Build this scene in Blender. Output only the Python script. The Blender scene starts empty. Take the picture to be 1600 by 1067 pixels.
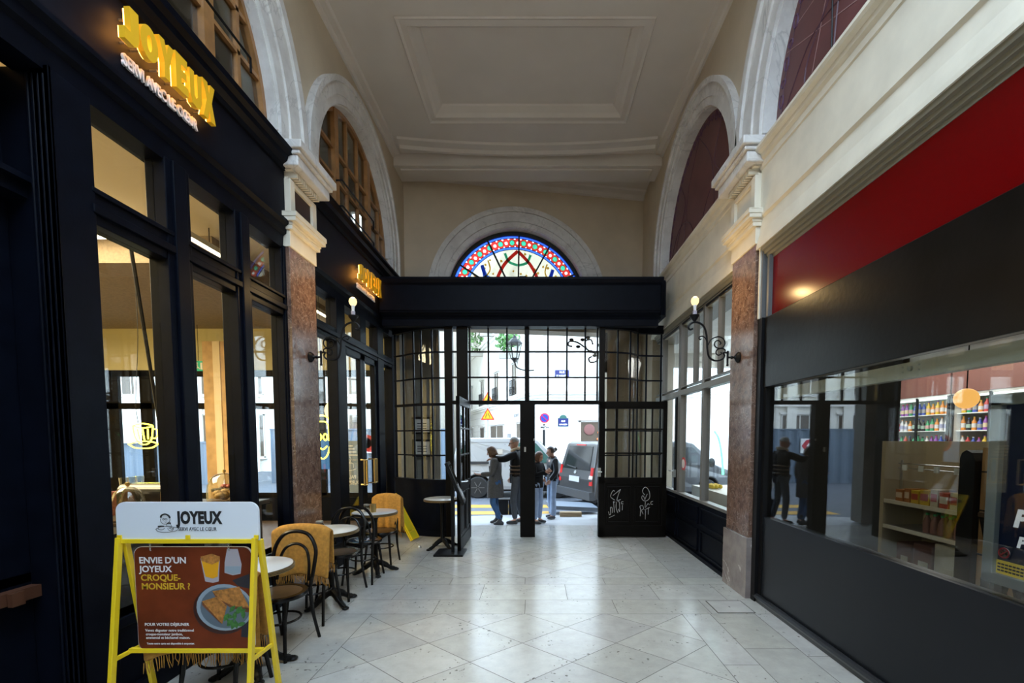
import bpy, bmesh, math, random
from mathutils import Vector, Matrix, Euler

# ------------------------------------------------------------------ camera, world, exposure
SC = bpy.context.scene
COL = SC.collection
PI = math.pi
random.seed(7)

cam_data = bpy.data.cameras.new('camera')
cam = bpy.data.objects.new('camera', cam_data)
COL.objects.link(cam)
cam_data.sensor_fit = 'HORIZONTAL'
cam_data.sensor_width = 36.0
cam_data.lens = 36.0 * 700.0 / 1600.0
cam_data.shift_x = -(838.0 - 800.0) / 1600.0
cam_data.shift_y = (724.63 - 533.5) / 1600.0
cam_data.clip_start = 0.05
cam_data.clip_end = 200
cam.location = (0, 0, 1.65)
cam.rotation_euler = (math.radians(90) - 0.057981, 0, 0)
SC.camera = cam

world = bpy.data.worlds.new('sky')
SC.world = world
world.use_nodes = True
wbg = world.node_tree.nodes['Background']
wbg.inputs[0].default_value = (0.62, 0.80, 1.0, 1)
wbg.inputs[1].default_value = 5.2

SC.view_settings.view_transform = 'Standard'
SC.view_settings.look = 'None'
SC.view_settings.exposure = 0.9
SC.view_settings.gamma = 1.0
SC.view_settings.use_curve_mapping = False
SC.cycles.max_bounces = 14
SC.cycles.diffuse_bounces = 5
SC.cycles.glossy_bounces = 5
SC.cycles.transparent_max_bounces = 24
SC.cycles.sample_clamp_indirect = 6.0
SC.cycles.use_denoising = True


def area_light(name, loc, rot, sx, sy, power, col=(1, 1, 1)):
    l = bpy.data.lights.new(name, 'AREA')
    l.shape = 'RECTANGLE'
    l.size, l.size_y, l.energy, l.color = sx, sy, power, col
    o = bpy.data.objects.new(name, l)
    COL.objects.link(o)
    o.location, o.rotation_euler = loc, rot
    return o


# ceiling lighting of the shops (their own lamps)
area_light('cafe_ceiling_light', (-6.2, 3.4, 4.05), (0, 0, 0), 3.4, 3.8, 520, (1.0, 0.80, 0.48))
area_light('kiosk_ceiling_light', (2.9, 3.6, 3.05), (0, 0, 0), 0.5, 1.4, 6, (1.0, 0.9, 0.72))
area_light('corner_shop_ceiling_light', (5.6, 7.2, 3.4), (0, 0, 0), 3.2, 3.2, 170, (1.0, 0.96, 0.9))

# ------------------------------------------------------------------ materials
MATS = {}


def _nodes(name):
    m = bpy.data.materials.new(name)
    m.use_nodes = True
    nt = m.node_tree
    return m, nt, nt.nodes['Principled BSDF']


def mat(name, col, rough=0.5, metal=0.0, var=0.0, vscale=6.0, bump=0.0, bscale=40.0, spec=0.5, emit=None, estr=0.0, coat=0.0):
    """principled paint/stone/metal with optional mottling and surface relief"""
    if name in MATS:
        return MATS[name]
    m, nt, b = _nodes(name)
    L = nt.links
    b.inputs['Roughness'].default_value = rough
    b.inputs['Metallic'].default_value = metal
    b.inputs['Specular IOR Level'].default_value = spec
    b.inputs['Coat Weight'].default_value = coat
    c = (col[0], col[1], col[2], 1)
    b.inputs['Base Color'].default_value = c
    if var > 0 or bump > 0:
        tc = nt.nodes.new('ShaderNodeTexCoord')
    if var > 0:
        n = nt.nodes.new('ShaderNodeTexNoise')
        n.inputs['Scale'].default_value = vscale
        n.inputs['Detail'].default_value = 6
        r = nt.nodes.new('ShaderNodeValToRGB')
        r.color_ramp.elements[0].position = 0.3
        r.color_ramp.elements[1].position = 0.7
        r.color_ramp.elements[0].color = tuple(x * (1 - var) for x in col[:3]) + (1,)
        r.color_ramp.elements[1].color = tuple(min(1, x * (1 + var * 0.6)) for x in col[:3]) + (1,)
        L.new(tc.outputs['Object'], n.inputs['Vector'])
        L.new(n.outputs['Fac'], r.inputs['Fac'])
        L.new(r.outputs['Color'], b.inputs['Base Color'])
    if bump > 0:
        n2 = nt.nodes.new('ShaderNodeTexNoise')
        n2.inputs['Scale'].default_value = bscale
        n2.inputs['Detail'].default_value = 4
        bp = nt.nodes.new('ShaderNodeBump')
        bp.inputs['Strength'].default_value = bump
        bp.inputs['Distance'].default_value = 0.01
        L.new(tc.outputs['Object'], n2.inputs['Vector'])
        L.new(n2.outputs['Fac'], bp.inputs['Height'])
        L.new(bp.outputs['Normal'], b.inputs['Normal'])
    if emit is not None:
        b.inputs['Emission Color'].default_value = (emit[0], emit[1], emit[2], 1)
        b.inputs['Emission Strength'].default_value = estr
    MATS[name] = m
    return m


def marble(name, base, vein, rough=0.2, scale=3.0, width=0.5, base2=None, mott=5.0):
    if name in MATS:
        return MATS[name]
    m, nt, b = _nodes(name)
    L = nt.links
    tc = nt.nodes.new('ShaderNodeTexCoord')
    n = nt.nodes.new('ShaderNodeTexNoise')
    n.inputs['Scale'].default_value = mott
    n.inputs['Detail'].default_value = 8
    n.inputs['Roughness'].default_value = 0.65
    r = nt.nodes.new('ShaderNodeValToRGB')
    b2 = base2 or tuple(x * 0.6 for x in base)
    r.color_ramp.elements[0].position = 0.35
    r.color_ramp.elements[1].position = 0.65
    r.color_ramp.elements[0].color = b2 + (1,)
    r.color_ramp.elements[1].color = base + (1,)
    v = nt.nodes.new('ShaderNodeTexNoise')
    v.inputs['Scale'].default_value = scale
    v.inputs['Detail'].default_value = 5
    v.inputs['Distortion'].default_value = 1.4
    a = nt.nodes.new('ShaderNodeMath')
    a.operation = 'SUBTRACT'
    a.inputs[1].default_value = 0.5
    ab = nt.nodes.new('ShaderNodeMath')
    ab.operation = 'ABSOLUTE'
    rr = nt.nodes.new('ShaderNodeValToRGB')
    rr.color_ramp.elements[0].position = 0.0
    rr.color_ramp.elements[1].position = 0.035 * width
    rr.color_ramp.elements[0].color = (1, 1, 1, 1)
    rr.color_ramp.elements[1].color = (0, 0, 0, 1)
    mx = nt.nodes.new('ShaderNodeMixRGB')
    mx.inputs[2].default_value = vein + (1,)
    L.new(tc.outputs['Object'], n.inputs['Vector'])
    L.new(tc.outputs['Object'], v.inputs['Vector'])
    L.new(n.outputs['Fac'], r.inputs['Fac'])
    L.new(v.outputs['Fac'], a.inputs[0])
    L.new(a.outputs[0], ab.inputs[0])
    L.new(ab.outputs[0], rr.inputs['Fac'])
    L.new(rr.outputs['Color'], mx.inputs[0])
    L.new(r.outputs['Color'], mx.inputs[1])
    L.new(mx.outputs[0], b.inputs['Base Color'])
    b.inputs['Roughness'].default_value = rough
    MATS[name] = m
    return m


def glass(name, tint=(0.965, 0.98, 0.975), ior=1.5, rough=0.0, boost=1.0):
    """thin window pane: see-through with fresnel reflection"""
    if name in MATS:
        return MATS[name]
    m = bpy.data.materials.new(name)
    m.use_nodes = True
    nt = m.node_tree
    nt.nodes.clear()
    L = nt.links
    out = nt.nodes.new('ShaderNodeOutputMaterial')
    mix = nt.nodes.new('ShaderNodeMixShader')
    t = nt.nodes.new('ShaderNodeBsdfTransparent')
    t.inputs[0].default_value = tuple(tint) + (1,)
    g = nt.nodes.new('ShaderNodeBsdfGlossy')
    g.inputs['Roughness'].default_value = rough
    fr = nt.nodes.new('ShaderNodeFresnel')
    ge = nt.nodes.new('ShaderNodeNewGeometry')      # same reflectance on both faces of the pane
    io = nt.nodes.new('ShaderNodeMapRange')
    io.inputs['To Min'].default_value = ior
    io.inputs['To Max'].default_value = 1.0 / ior
    L.new(ge.outputs['Backfacing'], io.inputs['Value'])
    L.new(io.outputs[0], fr.inputs['IOR'])
    mu = nt.nodes.new('ShaderNodeMath')
    mu.operation = 'MULTIPLY'
    mu.use_clamp = True
    mu.inputs[1].default_value = boost
    L.new(fr.outputs[0], mu.inputs[0])
    L.new(mu.outputs[0], mix.inputs[0])
    L.new(t.outputs[0], mix.inputs[1])
    L.new(g.outputs[0], mix.inputs[2])
    L.new(mix.outputs[0], out.inputs[0])
    MATS[name] = m
    return m


def stained(name, col, faces=2):
    """coloured leaded glass lit from behind by the daylight; col is what passes the whole thickness"""
    col = tuple(c ** (1.0 / faces) for c in col)
    if name in MATS:
        return MATS[name]
    m = bpy.data.materials.new(name)
    m.use_nodes = True
    nt = m.node_tree
    nt.nodes.clear()
    L = nt.links
    out = nt.nodes.new('ShaderNodeOutputMaterial')
    mix = nt.nodes.new('ShaderNodeMixShader')
    mix.inputs[0].default_value = 0.5
    t = nt.nodes.new('ShaderNodeBsdfTransparent')
    t.inputs[0].default_value = tuple(col) + (1,)
    tr = nt.nodes.new('ShaderNodeBsdfTranslucent')
    tr.inputs[0].default_value = tuple(col) + (1,)
    L.new(t.outputs[0], mix.inputs[1])
    L.new(tr.outputs[0], mix.inputs[2])
    L.new(mix.outputs[0], out.inputs[0])
    MATS[name] = m
    return m


def emis(name, col, s):
    return mat(name, (0.0, 0.0, 0.0), 0.6, emit=col, estr=s)


# ------------------------------------------------------------------ mesh builder
class MB:
    def __init__(self):
        self.v, self.f, self.mi = [], [], []
        self.m = 0
        self.cl = None

    def add(self, vs, fs):
        b = len(self.v)
        self.v += [tuple(p) for p in vs]
        for f in fs:
            self.f.append([i + b for i in f])
            self.mi.append(self.m)
        return self

    def box(self, x0, x1, y0, y1, z0, z1, M=None):
        vs = [(x, y, z) for x in (x0, x1) for y in (y0, y1) for z in (z0, z1)]
        if M is not None:
            vs = [M @ Vector(p) for p in vs]
        return self.add(vs, [(0, 1, 3, 2), (4, 6, 7, 5), (0, 4, 5, 1), (2, 3, 7, 6), (0, 2, 6, 4), (1, 5, 7, 3)])

    def bar(self, p0, p1, w, h=None, up=(0, 0, 1)):
        """square bar from p0 to p1"""
        h = h or w
        p0, p1 = Vector(p0), Vector(p1)
        d = (p1 - p0).normalized()
        u = Vector(up)
        if abs(d.dot(u)) > 0.98:
            u = Vector((0, 1, 0))
        s = d.cross(u).normalized()
        u = s.cross(d).normalized()
        vs = []
        for p in (p0, p1):
            for a, b in ((-1, -1), (1, -1), (1, 1), (-1, 1)):
                vs.append(p + s * a * w / 2 + u * b * h / 2)
        return self.add(vs, [(3, 2, 1, 0), (4, 5, 6, 7), (0, 1, 5, 4), (1, 2, 6, 5), (2, 3, 7, 6), (3, 0, 4, 7)])

    def tube(self, pts, r, seg=8, closed=False, cap=True):
        pts = [Vector(p) for p in pts]
        n = len(pts)
        rs = r if isinstance(r, (list, tuple)) else [r] * n
        rings = []
        prev = None
        for i, p in enumerate(pts):
            a = pts[(i - 1) % n] if (closed or i > 0) else p
            c = pts[(i + 1) % n] if (closed or i < n - 1) else p
            t = (c - a)
            t = t.normalized() if t.length > 1e-9 else Vector((0, 0, 1))
            if prev is None:
                u = Vector((0, 0, 1)) if abs(t.z) < 0.9 else Vector((1, 0, 0))
                s = t.cross(u).normalized()
            else:
                s = (prev - t * prev.dot(t))
                s = s.normalized() if s.length > 1e-6 else t.orthogonal().normalized()
            prev = s
            w = t.cross(s).normalized()
            rings.append([p + (s * math.cos(2 * PI * k / seg) + w * math.sin(2 * PI * k / seg)) * rs[i] for k in range(seg)])
        vs = [q for rg in rings for q in rg]
        fs = []
        m = n if closed else n - 1
        for i in range(m):
            j = (i + 1) % n
            for k in range(seg):
                l = (k + 1) % seg
                fs.append((i * seg + k, i * seg + l, j * seg + l, j * seg + k))
        if cap and not closed:
            fs.append(tuple(range(seg))[::-1])
            fs.append(tuple((n - 1) * seg + k for k in range(seg)))
        return self.add(vs, fs)

    def lathe(self, prof, o=(0, 0, 0), seg=20, M=None):
        vs, fs = [], []
        n = len(prof)
        for (r, z) in prof:
            for k in range(seg):
                a = 2 * PI * k / seg
                p = Vector((r * math.cos(a), r * math.sin(a), z))
                if M is not None:
                    p = M @ p
                vs.append((p[0] + o[0], p[1] + o[1], p[2] + o[2]))
        for i in range(n - 1):
            for k in range(seg):
                l = (k + 1) % seg
                fs.append((i * seg + k, i * seg + l, (i + 1) * seg + l, (i + 1) * seg + k))
        if prof[0][0] > 1e-5:
            fs.append(tuple(range(seg))[::-1])
        if prof[-1][0] > 1e-5:
            fs.append(tuple((n - 1) * seg + k for k in range(seg)))
        return self.add(vs, fs)

    def sphere(self, c, r, seg=14, rings=8, M=None):
        r = r if isinstance(r, (list, tuple)) else (r, r, r)
        vs, fs = [], []
        for i in range(rings + 1):
            a = PI * i / rings
            for k in range(seg):
                b = 2 * PI * k / seg
                p = Vector((r[0] * math.sin(a) * math.cos(b), r[1] * math.sin(a) * math.sin(b), r[2] * math.cos(a)))
                if M is not None:
                    p = M @ p
                vs.append((p[0] + c[0], p[1] + c[1], p[2] + c[2]))
        for i in range(rings):
            for k in range(seg):
                l = (k + 1) % seg
                fs.append((i * seg + k, (i + 1) * seg + k, (i + 1) * seg + l, i * seg + l))
        return self.add(vs, fs)

    def prism(self, poly, ax, a, b, M=None):
        """2-D outline pushed along axis: ax 'x' outline is (y,z); 'y' outline is (x,z); 'z' outline is (x,y)"""
        def P(p, t):
            q = {'x': (t, p[0], p[1]), 'y': (p[0], t, p[1]), 'z': (p[0], p[1], t)}[ax]
            return M @ Vector(q) if M is not None else q
        n = len(poly)
        vs = [P(p, a) for p in poly] + [P(p, b) for p in poly]
        fs = [tuple(range(n))[::-1], tuple(range(n, 2 * n))]
        for i in range(n):
            j = (i + 1) % n
            fs.append((i, j, n + j, n + i))
        return self.add(vs, fs)

    def arcband(self, ax, t0, t1, c, r0, r1, a0=0.0, a1=PI, n=28, M=None):
        poly = [(c[0] + r1 * math.cos(a0 + (a1 - a0) * i / n), c[1] + r1 * math.sin(a0 + (a1 - a0) * i / n)) for i in range(n + 1)]
        poly += [(c[0] + r0 * math.cos(a1 - (a1 - a0) * i / n), c[1] + r0 * math.sin(a1 - (a1 - a0) * i / n)) for i in range(n + 1)]
        # as quads (robust for thin bands)
        def P(p, t):
            q = {'x': (t, p[0], p[1]), 'y': (p[0], t, p[1]), 'z': (p[0], p[1], t)}[ax]
            return M @ Vector(q) if M is not None else q
        k = n + 1
        outer, inner = poly[:k], poly[k:][::-1]
        vs = [P(p, t0) for p in outer] + [P(p, t0) for p in inner] + [P(p, t1) for p in outer] + [P(p, t1) for p in inner]
        fs = []
        for i in range(n):
            fs += [(i, i + 1, k + i + 1, k + i), (2 * k + i, 3 * k + i, 3 * k + i + 1, 2 * k + i + 1),
                   (i, 2 * k + i, 2 * k + i + 1, i + 1), (k + i, k + i + 1, 3 * k + i + 1, 3 * k + i)]
        fs += [(0, k, 3 * k, 2 * k), (n, 2 * k + n, 3 * k + n, k + n)]
        return self.add(vs, fs)

    def grid(self, rows):
        """sheet through rows of points"""
        n, m = len(rows), len(rows[0])
        vs = [p for r in rows for p in r]
        return self.add(vs, [(i * m + j, i * m + j + 1, (i + 1) * m + j + 1, (i + 1) * m + j) for i in range(n - 1) for j in range(m - 1)])

    def build(self, name, mats, parent=None, smooth=False, bevel=0.0, solid=0.0, subsurf=0, keep=False):
        me = bpy.data.meshes.new(name)
        vs = [Vector(p) for p in self.v]
        org = Vector((0, 0, 0))
        if parent is None and not keep and vs:
            org = Vector(((min(p.x for p in vs) + max(p.x for p in vs)) / 2, (min(p.y for p in vs) + max(p.y for p in vs)) / 2, min(p.z for p in vs)))
        me.from_pydata([p - org for p in vs], [], self.f)
        bm = bmesh.new()
        bm.from_mesh(me)
        bmesh.ops.recalc_face_normals(bm, faces=bm.faces)
        bm.to_mesh(me)
        bm.free()
        for m in (mats if isinstance(mats, (list, tuple)) else [mats]):
            me.materials.append(m)
        if len(me.polygons) == len(self.mi):
            me.polygons.foreach_set('material_index', self.mi)
        if smooth:
            me.polygons.foreach_set('use_smooth', [True] * len(me.polygons))
            if hasattr(me, 'set_sharp_from_angle'):
                me.set_sharp_from_angle(angle=math.radians(smooth if smooth is not True else 40))
        o = bpy.data.objects.new(name, me)
        COL.objects.link(o)
        o.location = org
        if bevel:
            md = o.modifiers.new('edge', 'BEVEL')
            md.width = bevel
            md.segments = 2
            md.limit_method = 'ANGLE'
        if solid:
            md = o.modifiers.new('solid', 'SOLIDIFY')
            md.thickness = solid
            md.offset = 0
        if subsurf:
            md = o.modifiers.new('sub', 'SUBSURF')
            md.levels = md.render_levels = subsurf
        if parent is not None:
            adopt(o, parent)
        return o


WORLDPAR = set()


def adopt(o, parent):
    o.parent = parent
    if parent.name in WORLDPAR:
        o.location = -parent.location


def tag(o, label=None, cat=None, group=None, kind=None):
    if label:
        o['label'] = label
    if cat:
        o['category'] = cat
    if group:
        o['group'] = group
    if kind:
        o['kind'] = kind
    return o


def thing(name, label, cat, loc=(0, 0, 0), rz=0.0, group=None, kind=None, world=True):
    """Empty at the base of a thing; world=True: its parts are modelled in world coordinates"""
    o = bpy.data.objects.new(name, None)
    o.empty_display_size = 0.1
    COL.objects.link(o)
    o.location = loc
    o.rotation_euler = (0, 0, rz)
    tag(o, label, cat, group, kind)
    if world:
        WORLDPAR.add(o.name)
    return o


def dup(root, loc, rz=None, label=None):
    r = root.copy()
    COL.objects.link(r)
    r.location = loc
    if rz is not None:
        r.rotation_euler = (0, 0, rz)
    if label:
        r['label'] = label
    for ch in list(root.children):
        c = ch.copy()
        COL.objects.link(c)
        c.parent = r
        for g in list(ch.children):
            d = g.copy()
            COL.objects.link(d)
            d.parent = c
    return r


def text(name, s, size, m, M, parent=None, ext=0.002, bold=0.0, align='LEFT', sx=1.0, space=1.0, shear=0.0):
    """lettering as a mesh; M places the text plane (x right, y up)"""
    cu = bpy.data.curves.new(name, 'FONT')
    cu.body = s
    cu.size = size
    cu.extrude = ext
    cu.offset = bold
    cu.align_x = align
    cu.space_character = space
    cu.shear = shear
    cu.resolution_u = 3
    t = bpy.data.objects.new(name, cu)
    COL.objects.link(t)
    bpy.context.view_layer.update()
    me = bpy.data.meshes.new_from_object(t.evaluated_get(bpy.context.evaluated_depsgraph_get()))
    bpy.data.objects.remove(t)
    me.name = name
    me.materials.clear()
    me.materials.append(m)
    if sx != 1.0:
        me.transform(Matrix.Diagonal((sx, 1, 1, 1)))
    me.transform(M)
    o = bpy.data.objects.new(name, me)
    COL.objects.link(o)
    if parent is not None:
        adopt(o, parent)
    return o


def plane_M(o, right, up):
    r, u = Vector(right).normalized(), Vector(up).normalized()
    n = r.cross(u)
    M = Matrix.Identity(4)
    for i in range(3):
        M[i][0], M[i][1], M[i][2], M[i][3] = r[i], u[i], n[i], o[i]
    return M


def spline(pts, n=6, closed=False):
    """catmull-rom through points"""
    P = [Vector(p) for p in pts]
    out = []
    m = len(P)
    rng = m if closed else m - 1
    for i in range(rng):
        a = P[(i - 1) % m] if closed or i > 0 else P[0]
        b, c = P[i], P[(i + 1) % m]
        d = P[(i + 2) % m] if closed or i < m - 2 else P[-1]
        for k in range(n):
            t = k / n
            out.append(0.5 * ((2 * b) + (c - a) * t + (2 * a - 5 * b + 4 * c - d) * t * t + (3 * b - a - 3 * c + d) * t ** 3))
    if not closed:
        out.append(P[-1])
    return out


def arcpts(cy, cz, r, a0, a1, n):
    return [(cy + r * math.cos(a0 + (a1 - a0) * i / n), cz + r * math.sin(a0 + (a1 - a0) * i / n)) for i in range(n + 1)]


# palette
BLACKW = mat('black_paint_wood', (0.0025, 0.0036, 0.0075), 0.42, var=0.3, vscale=9, bump=0.05, bscale=60, spec=0.07)
BLACKM = mat('black_metal', (0.006, 0.006, 0.007), 0.4, bump=0.03, spec=0.2)
WARMBLK = mat('brown_black_paint', (0.0045, 0.0036, 0.003), 0.42, var=0.3, bump=0.04, spec=0.12)
CREAM = mat('cream_wall_paint', (0.58, 0.48, 0.35), 0.6, var=0.08, vscale=2.5, bump=0.05, bscale=25)
CREAMT = mat('cream_trim_paint', (0.70, 0.64, 0.52), 0.5, var=0.10, vscale=4, bump=0.05, bscale=30)
CEILP = mat('ceiling_paint', (0.66, 0.60, 0.54), 0.7, var=0.05, vscale=1.5, bump=0.05, bscale=14)
WHITEST = marble('worn_white_stone', (0.74, 0.72, 0.69), (0.52, 0.50, 0.48), 0.55, 1.6, 0.45, (0.58, 0.55, 0.52), 3.5)
BROWNMB = marble('brown_marble', (0.21, 0.125, 0.09), (0.32, 0.23, 0.18), 0.16, 9.0, 0.5, (0.085, 0.048, 0.036), 13)
GREYMB = marble('grey_veined_marble', (0.25, 0.215, 0.20), (0.48, 0.44, 0.41), 0.14, 1.8, 0.28, (0.17, 0.14, 0.135), 5)
MAROON = mat('maroon_panel_paint', (0.125, 0.042, 0.042), 0.5, var=0.18, vscale=3)
MAROONL = mat('maroon_line_paint', (0.075, 0.028, 0.045), 0.5)
OAK = mat('varnished_oak', (0.35, 0.165, 0.055), 0.35, var=0.35, vscale=7)
GLASS = glass('window_glass')
GLASSD = glass('upper_window_glass', (0.80, 0.80, 0.77))
YELLOW = mat('yellow_enamel', (0.78, 0.55, 0.015), 0.35)
BRASS = mat('brass', (0.60, 0.43, 0.17), 0.3, metal=0.9)
STEEL = mat('brushed_steel', (0.55, 0.56, 0.55), 0.3, metal=0.9)
WHITEP = mat('white_paint', (0.82, 0.82, 0.82), 0.5)

# ------------------------------------------------------------------ THE SETTING: floor
def clip_poly(poly, x0, x1, y0, y1):
    def cut(ps, f, inter):
        out = []
        for i in range(len(ps)):
            a, b = ps[i], ps[(i + 1) % len(ps)]
            fa, fb = f(a), f(b)
            if fa:
                out.append(a)
            if fa != fb:
                out.append(inter(a, b))
        return out

    def ix(v):
        return lambda a, b: (v, a[1] + (b[1] - a[1]) * (v - a[0]) / (b[0] - a[0]))

    def iy(v):
        return lambda a, b: (a[0] + (b[0] - a[0]) * (v - a[1]) / (b[1] - a[1]), v)
    for f, i in ((lambda p: p[0] > x0, ix(x0)), (lambda p: p[0] < x1, ix(x1)), (lambda p: p[1] > y0, iy(y0)), (lambda p: p[1] < y1, iy(y1))):
        if not poly:
            return []
        poly = cut(poly, f, i)
    return poly


def inset(poly, d):
    cx = sum(p[0] for p in poly) / len(poly)
    cy = sum(p[1] for p in poly) / len(poly)
    area = 0
    for i in range(len(poly)):
        a, b = poly[i], poly[(i + 1) % len(poly)]
        area += a[0] * b[1] - b[0] * a[1]
    if area < 0:
        poly = poly[::-1]
    n = len(poly)
    out = []
    for i in range(n):
        p, q, r = Vector(poly[i - 1]).to_2d() if False else Vector((poly[i - 1][0], poly[i - 1][1])), Vector((poly[i][0], poly[i][1])), Vector((poly[(i + 1) % n][0], poly[(i + 1) % n][1]))
        e1, e2 = (q - p), (r - q)
        if e1.length < 1e-6 or e2.length < 1e-6:
            continue
        e1.normalize()
        e2.normalize()
        n1, n2 = Vector((-e1.y, e1.x)), Vector((-e2.y, e2.x))
        b = n1 + n2
        if b.length < 1e-6:
            continue
        b.normalize()
        out.append(tuple(q + b * (d / max(0.35, b.dot(n1)))))
    return out


FL = []      # slabs of the passage floor


def slab(poly):
    if len(poly) >= 3:
        FL.append(poly)


def rect(x0, x1, y0, y1):
    slab([(x0, y0), (x1, y0), (x1, y1), (x0, y1)])


def diamonds(x0, x1, y0, y1, vx, vy, hx, hy):
    for i in range(-14, 15):
        for j in range(-46, 41):
            if (i + j) % 2:
                continue
            c = (vx + hx * i, vy + hy * j)
            p = clip_poly([(c[0] - hx, c[1]), (c[0], c[1] - hy), (c[0] + hx, c[1]), (c[0], c[1] + hy)], x0, x1, y0, y1)
            if len(p) >= 3:
                a = abs(sum(p[k][0] * p[(k + 1) % len(p)][1] - p[(k + 1) % len(p)][0] * p[k][1] for k in range(len(p)))) / 2
                if a > 0.004:
                    slab(p)


def row(xs, y0, y1):
    for a, b in zip(xs[:-1], xs[1:]):
        rect(a, b, y0, y1)


XL, XR = -2.7, 2.32
diamonds(-1.545, 1.365, -9.1, 4.118, -0.113, 3.8265, 0.3775, 0.3075)
for a, b, ys in ((XL, -1.9, (-9.1, -6.6, -5.2, -3.8, -2.4, -1.0, 0.4, 1.5, 2.55, 3.32, 4.118)), (-1.9, -1.545, (-9.1, -6, -4, -2.3, -0.4, 0.9, 2.2, 3.2, 4.118)),
                 (1.365, 1.63, (-9.1, -6, -4, -2.2, -0.6, 0.8, 2.05, 3.17, 4.118)), (1.63, 2.05, (-9.1, -6, -4, -2.4, -0.9, 0.6, 1.9, 2.72, 3.42, 4.118)), (2.05, XR, (-9.1, -5, -2, 0.5, 3.3, 4.118))):
    for y0, y1 in zip(ys[:-1], ys[1:]):
        rect(a, b, y0, y1)
row((XL, -2.2, -1.86, -0.98, -0.11, 0.77, 1.65, 2.05, XR), 4.118, 4.485)
row((XL, -2.36, -1.48, -0.58, 0.32, 1.26, 1.95, XR), 4.485, 4.965)
row((XL, -1.86, -0.98, -0.13, 0.78, 1.66, XR), 4.965, 5.2)
diamonds(-1.545, 1.32, 5.2, 7.46, -0.113, 5.5, 0.3775, 0.3075)
for a, b, ys in ((XL, -1.9, (5.2, 6.1, 7.0, 7.46)), (-1.9, -1.545, (5.2, 5.8, 6.7, 7.46)), (1.32, 1.65, (5.2, 5.85, 6.53, 7.46)), (1.65, XR, (5.2, 6.3, 7.46))):
    for y0, y1 in zip(ys[:-1], ys[1:]):
        rect(a, b, y0, y1)
row((XL, -1.7, -0.9, -0.2, 0.6, 1.4, XR), 7.46, 7.9)
row((XL, -1.3, -0.55, 0.25, 1.0, 1.8, XR), 7.9, 8.4)

fm = MB()
cols = []
fm.m = 0
fm.add([(XL, -9.1, -0.06), (XR, -9.1, -0.06), (XR, 8.4, -0.06), (XL, 8.4, -0.06), (XL, -9.1, -0.002), (XR, -9.1, -0.002), (XR, 8.4, -0.002), (XL, 8.4, -0.002)],
       [(0, 3, 2, 1), (4, 5, 6, 7), (0, 1, 5, 4), (1, 2, 6, 5), (2, 3, 7, 6), (3, 0, 4, 7)])
cols += [(0.3, 0.28, 0.25)] * 6
rf = random.Random(3)
fm.m = 1
for p in FL:
    q = inset(p, 0.0026)
    if len(q) < 3:
        continue
    fm.add([(x, y, 0.0) for x, y in q], [tuple(range(len(q)))])
    t = rf.random()
    g = 0.88 + 0.16 * rf.random()
    cols.append((0.455 * g, 0.446 * g, (0.425 - 0.025 * t) * g))
fo = fm.build('floor', [mat('floor_joint', (0.10, 0.09, 0.08), 0.9)], keep=True)
m, nt, b = _nodes('polished_limestone')
L = nt.links
at = nt.nodes.new('ShaderNodeAttribute')
at.attribute_name = 'slab_colour'
tc = nt.nodes.new('ShaderNodeTexCoord')
n1 = nt.nodes.new('ShaderNodeTexNoise')
n1.inputs['Scale'].default_value = 7
n1.inputs['Detail'].default_value = 8
n1.inputs['Roughness'].default_value = 0.7
r1 = nt.nodes.new('ShaderNodeValToRGB')
r1.color_ramp.elements[0].position = 0.30
r1.color_ramp.elements[0].color = (0.86, 0.86, 0.86, 1)
r1.color_ramp.elements[1].position = 0.62
r1.color_ramp.elements[1].color = (1.03, 1.03, 1.03, 1)
n2 = nt.nodes.new('ShaderNodeTexNoise')
n2.inputs['Scale'].default_value = 26
n2.inputs['Detail'].default_value = 3
n3 = nt.nodes.new('ShaderNodeTexNoise')
n3.inputs['Scale'].default_value = 2.6
n3.inputs['Detail'].default_value = 2
r2 = nt.nodes.new('ShaderNodeValToRGB')        # small pits, in patches
r2.color_ramp.elements[0].position = 0.32
r2.color_ramp.elements[0].color = (0.30, 0.28, 0.26, 1)
r2.color_ramp.elements[1].position = 0.37
r2.color_ramp.elements[1].color = (1, 1, 1, 1)
r3 = nt.nodes.new('ShaderNodeValToRGB')
r3.color_ramp.elements[0].position = 0.50
r3.color_ramp.elements[1].position = 0.60
mp = nt.nodes.new('ShaderNodeMixRGB')
mp.inputs[1].default_value = (1, 1, 1, 1)
mu1 = nt.nodes.new('ShaderNodeMixRGB')
mu1.blend_type = 'MULTIPLY'
mu1.inputs[0].default_value = 1
mu2 = nt.nodes.new('ShaderNodeMixRGB')
mu2.blend_type = 'MULTIPLY'
mu2.inputs[0].default_value = 1
for n_ in (n1, n2, n3):
    L.new(tc.outputs['Object'], n_.inputs['Vector'])
L.new(n1.outputs['Fac'], r1.inputs['Fac'])
L.new(n2.outputs['Fac'], r2.inputs['Fac'])
L.new(n3.outputs['Fac'], r3.inputs['Fac'])
L.new(r3.outputs['Color'], mp.inputs[0])
L.new(r2.outputs['Color'], mp.inputs[2])
L.new(at.outputs['Color'], mu1.inputs[1])
L.new(r1.outputs['Color'], mu1.inputs[2])
L.new(mu1.outputs[0], mu2.inputs[1])
L.new(mp.outputs[0], mu2.inputs[2])
L.new(mu2.outputs[0], b.inputs['Base Color'])
b.inputs['Roughness'].default_value = 0.17
rr = nt.nodes.new('ShaderNodeMapRange')
rr.inputs['To Min'].default_value = 0.13
rr.inputs['To Max'].default_value = 0.30
L.new(n1.outputs['Fac'], rr.inputs['Value'])
L.new(rr.outputs[0], b.inputs['Roughness'])
fo.data.materials.append(m)
fo.data.polygons.foreach_set('material_index', fm.mi)
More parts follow.
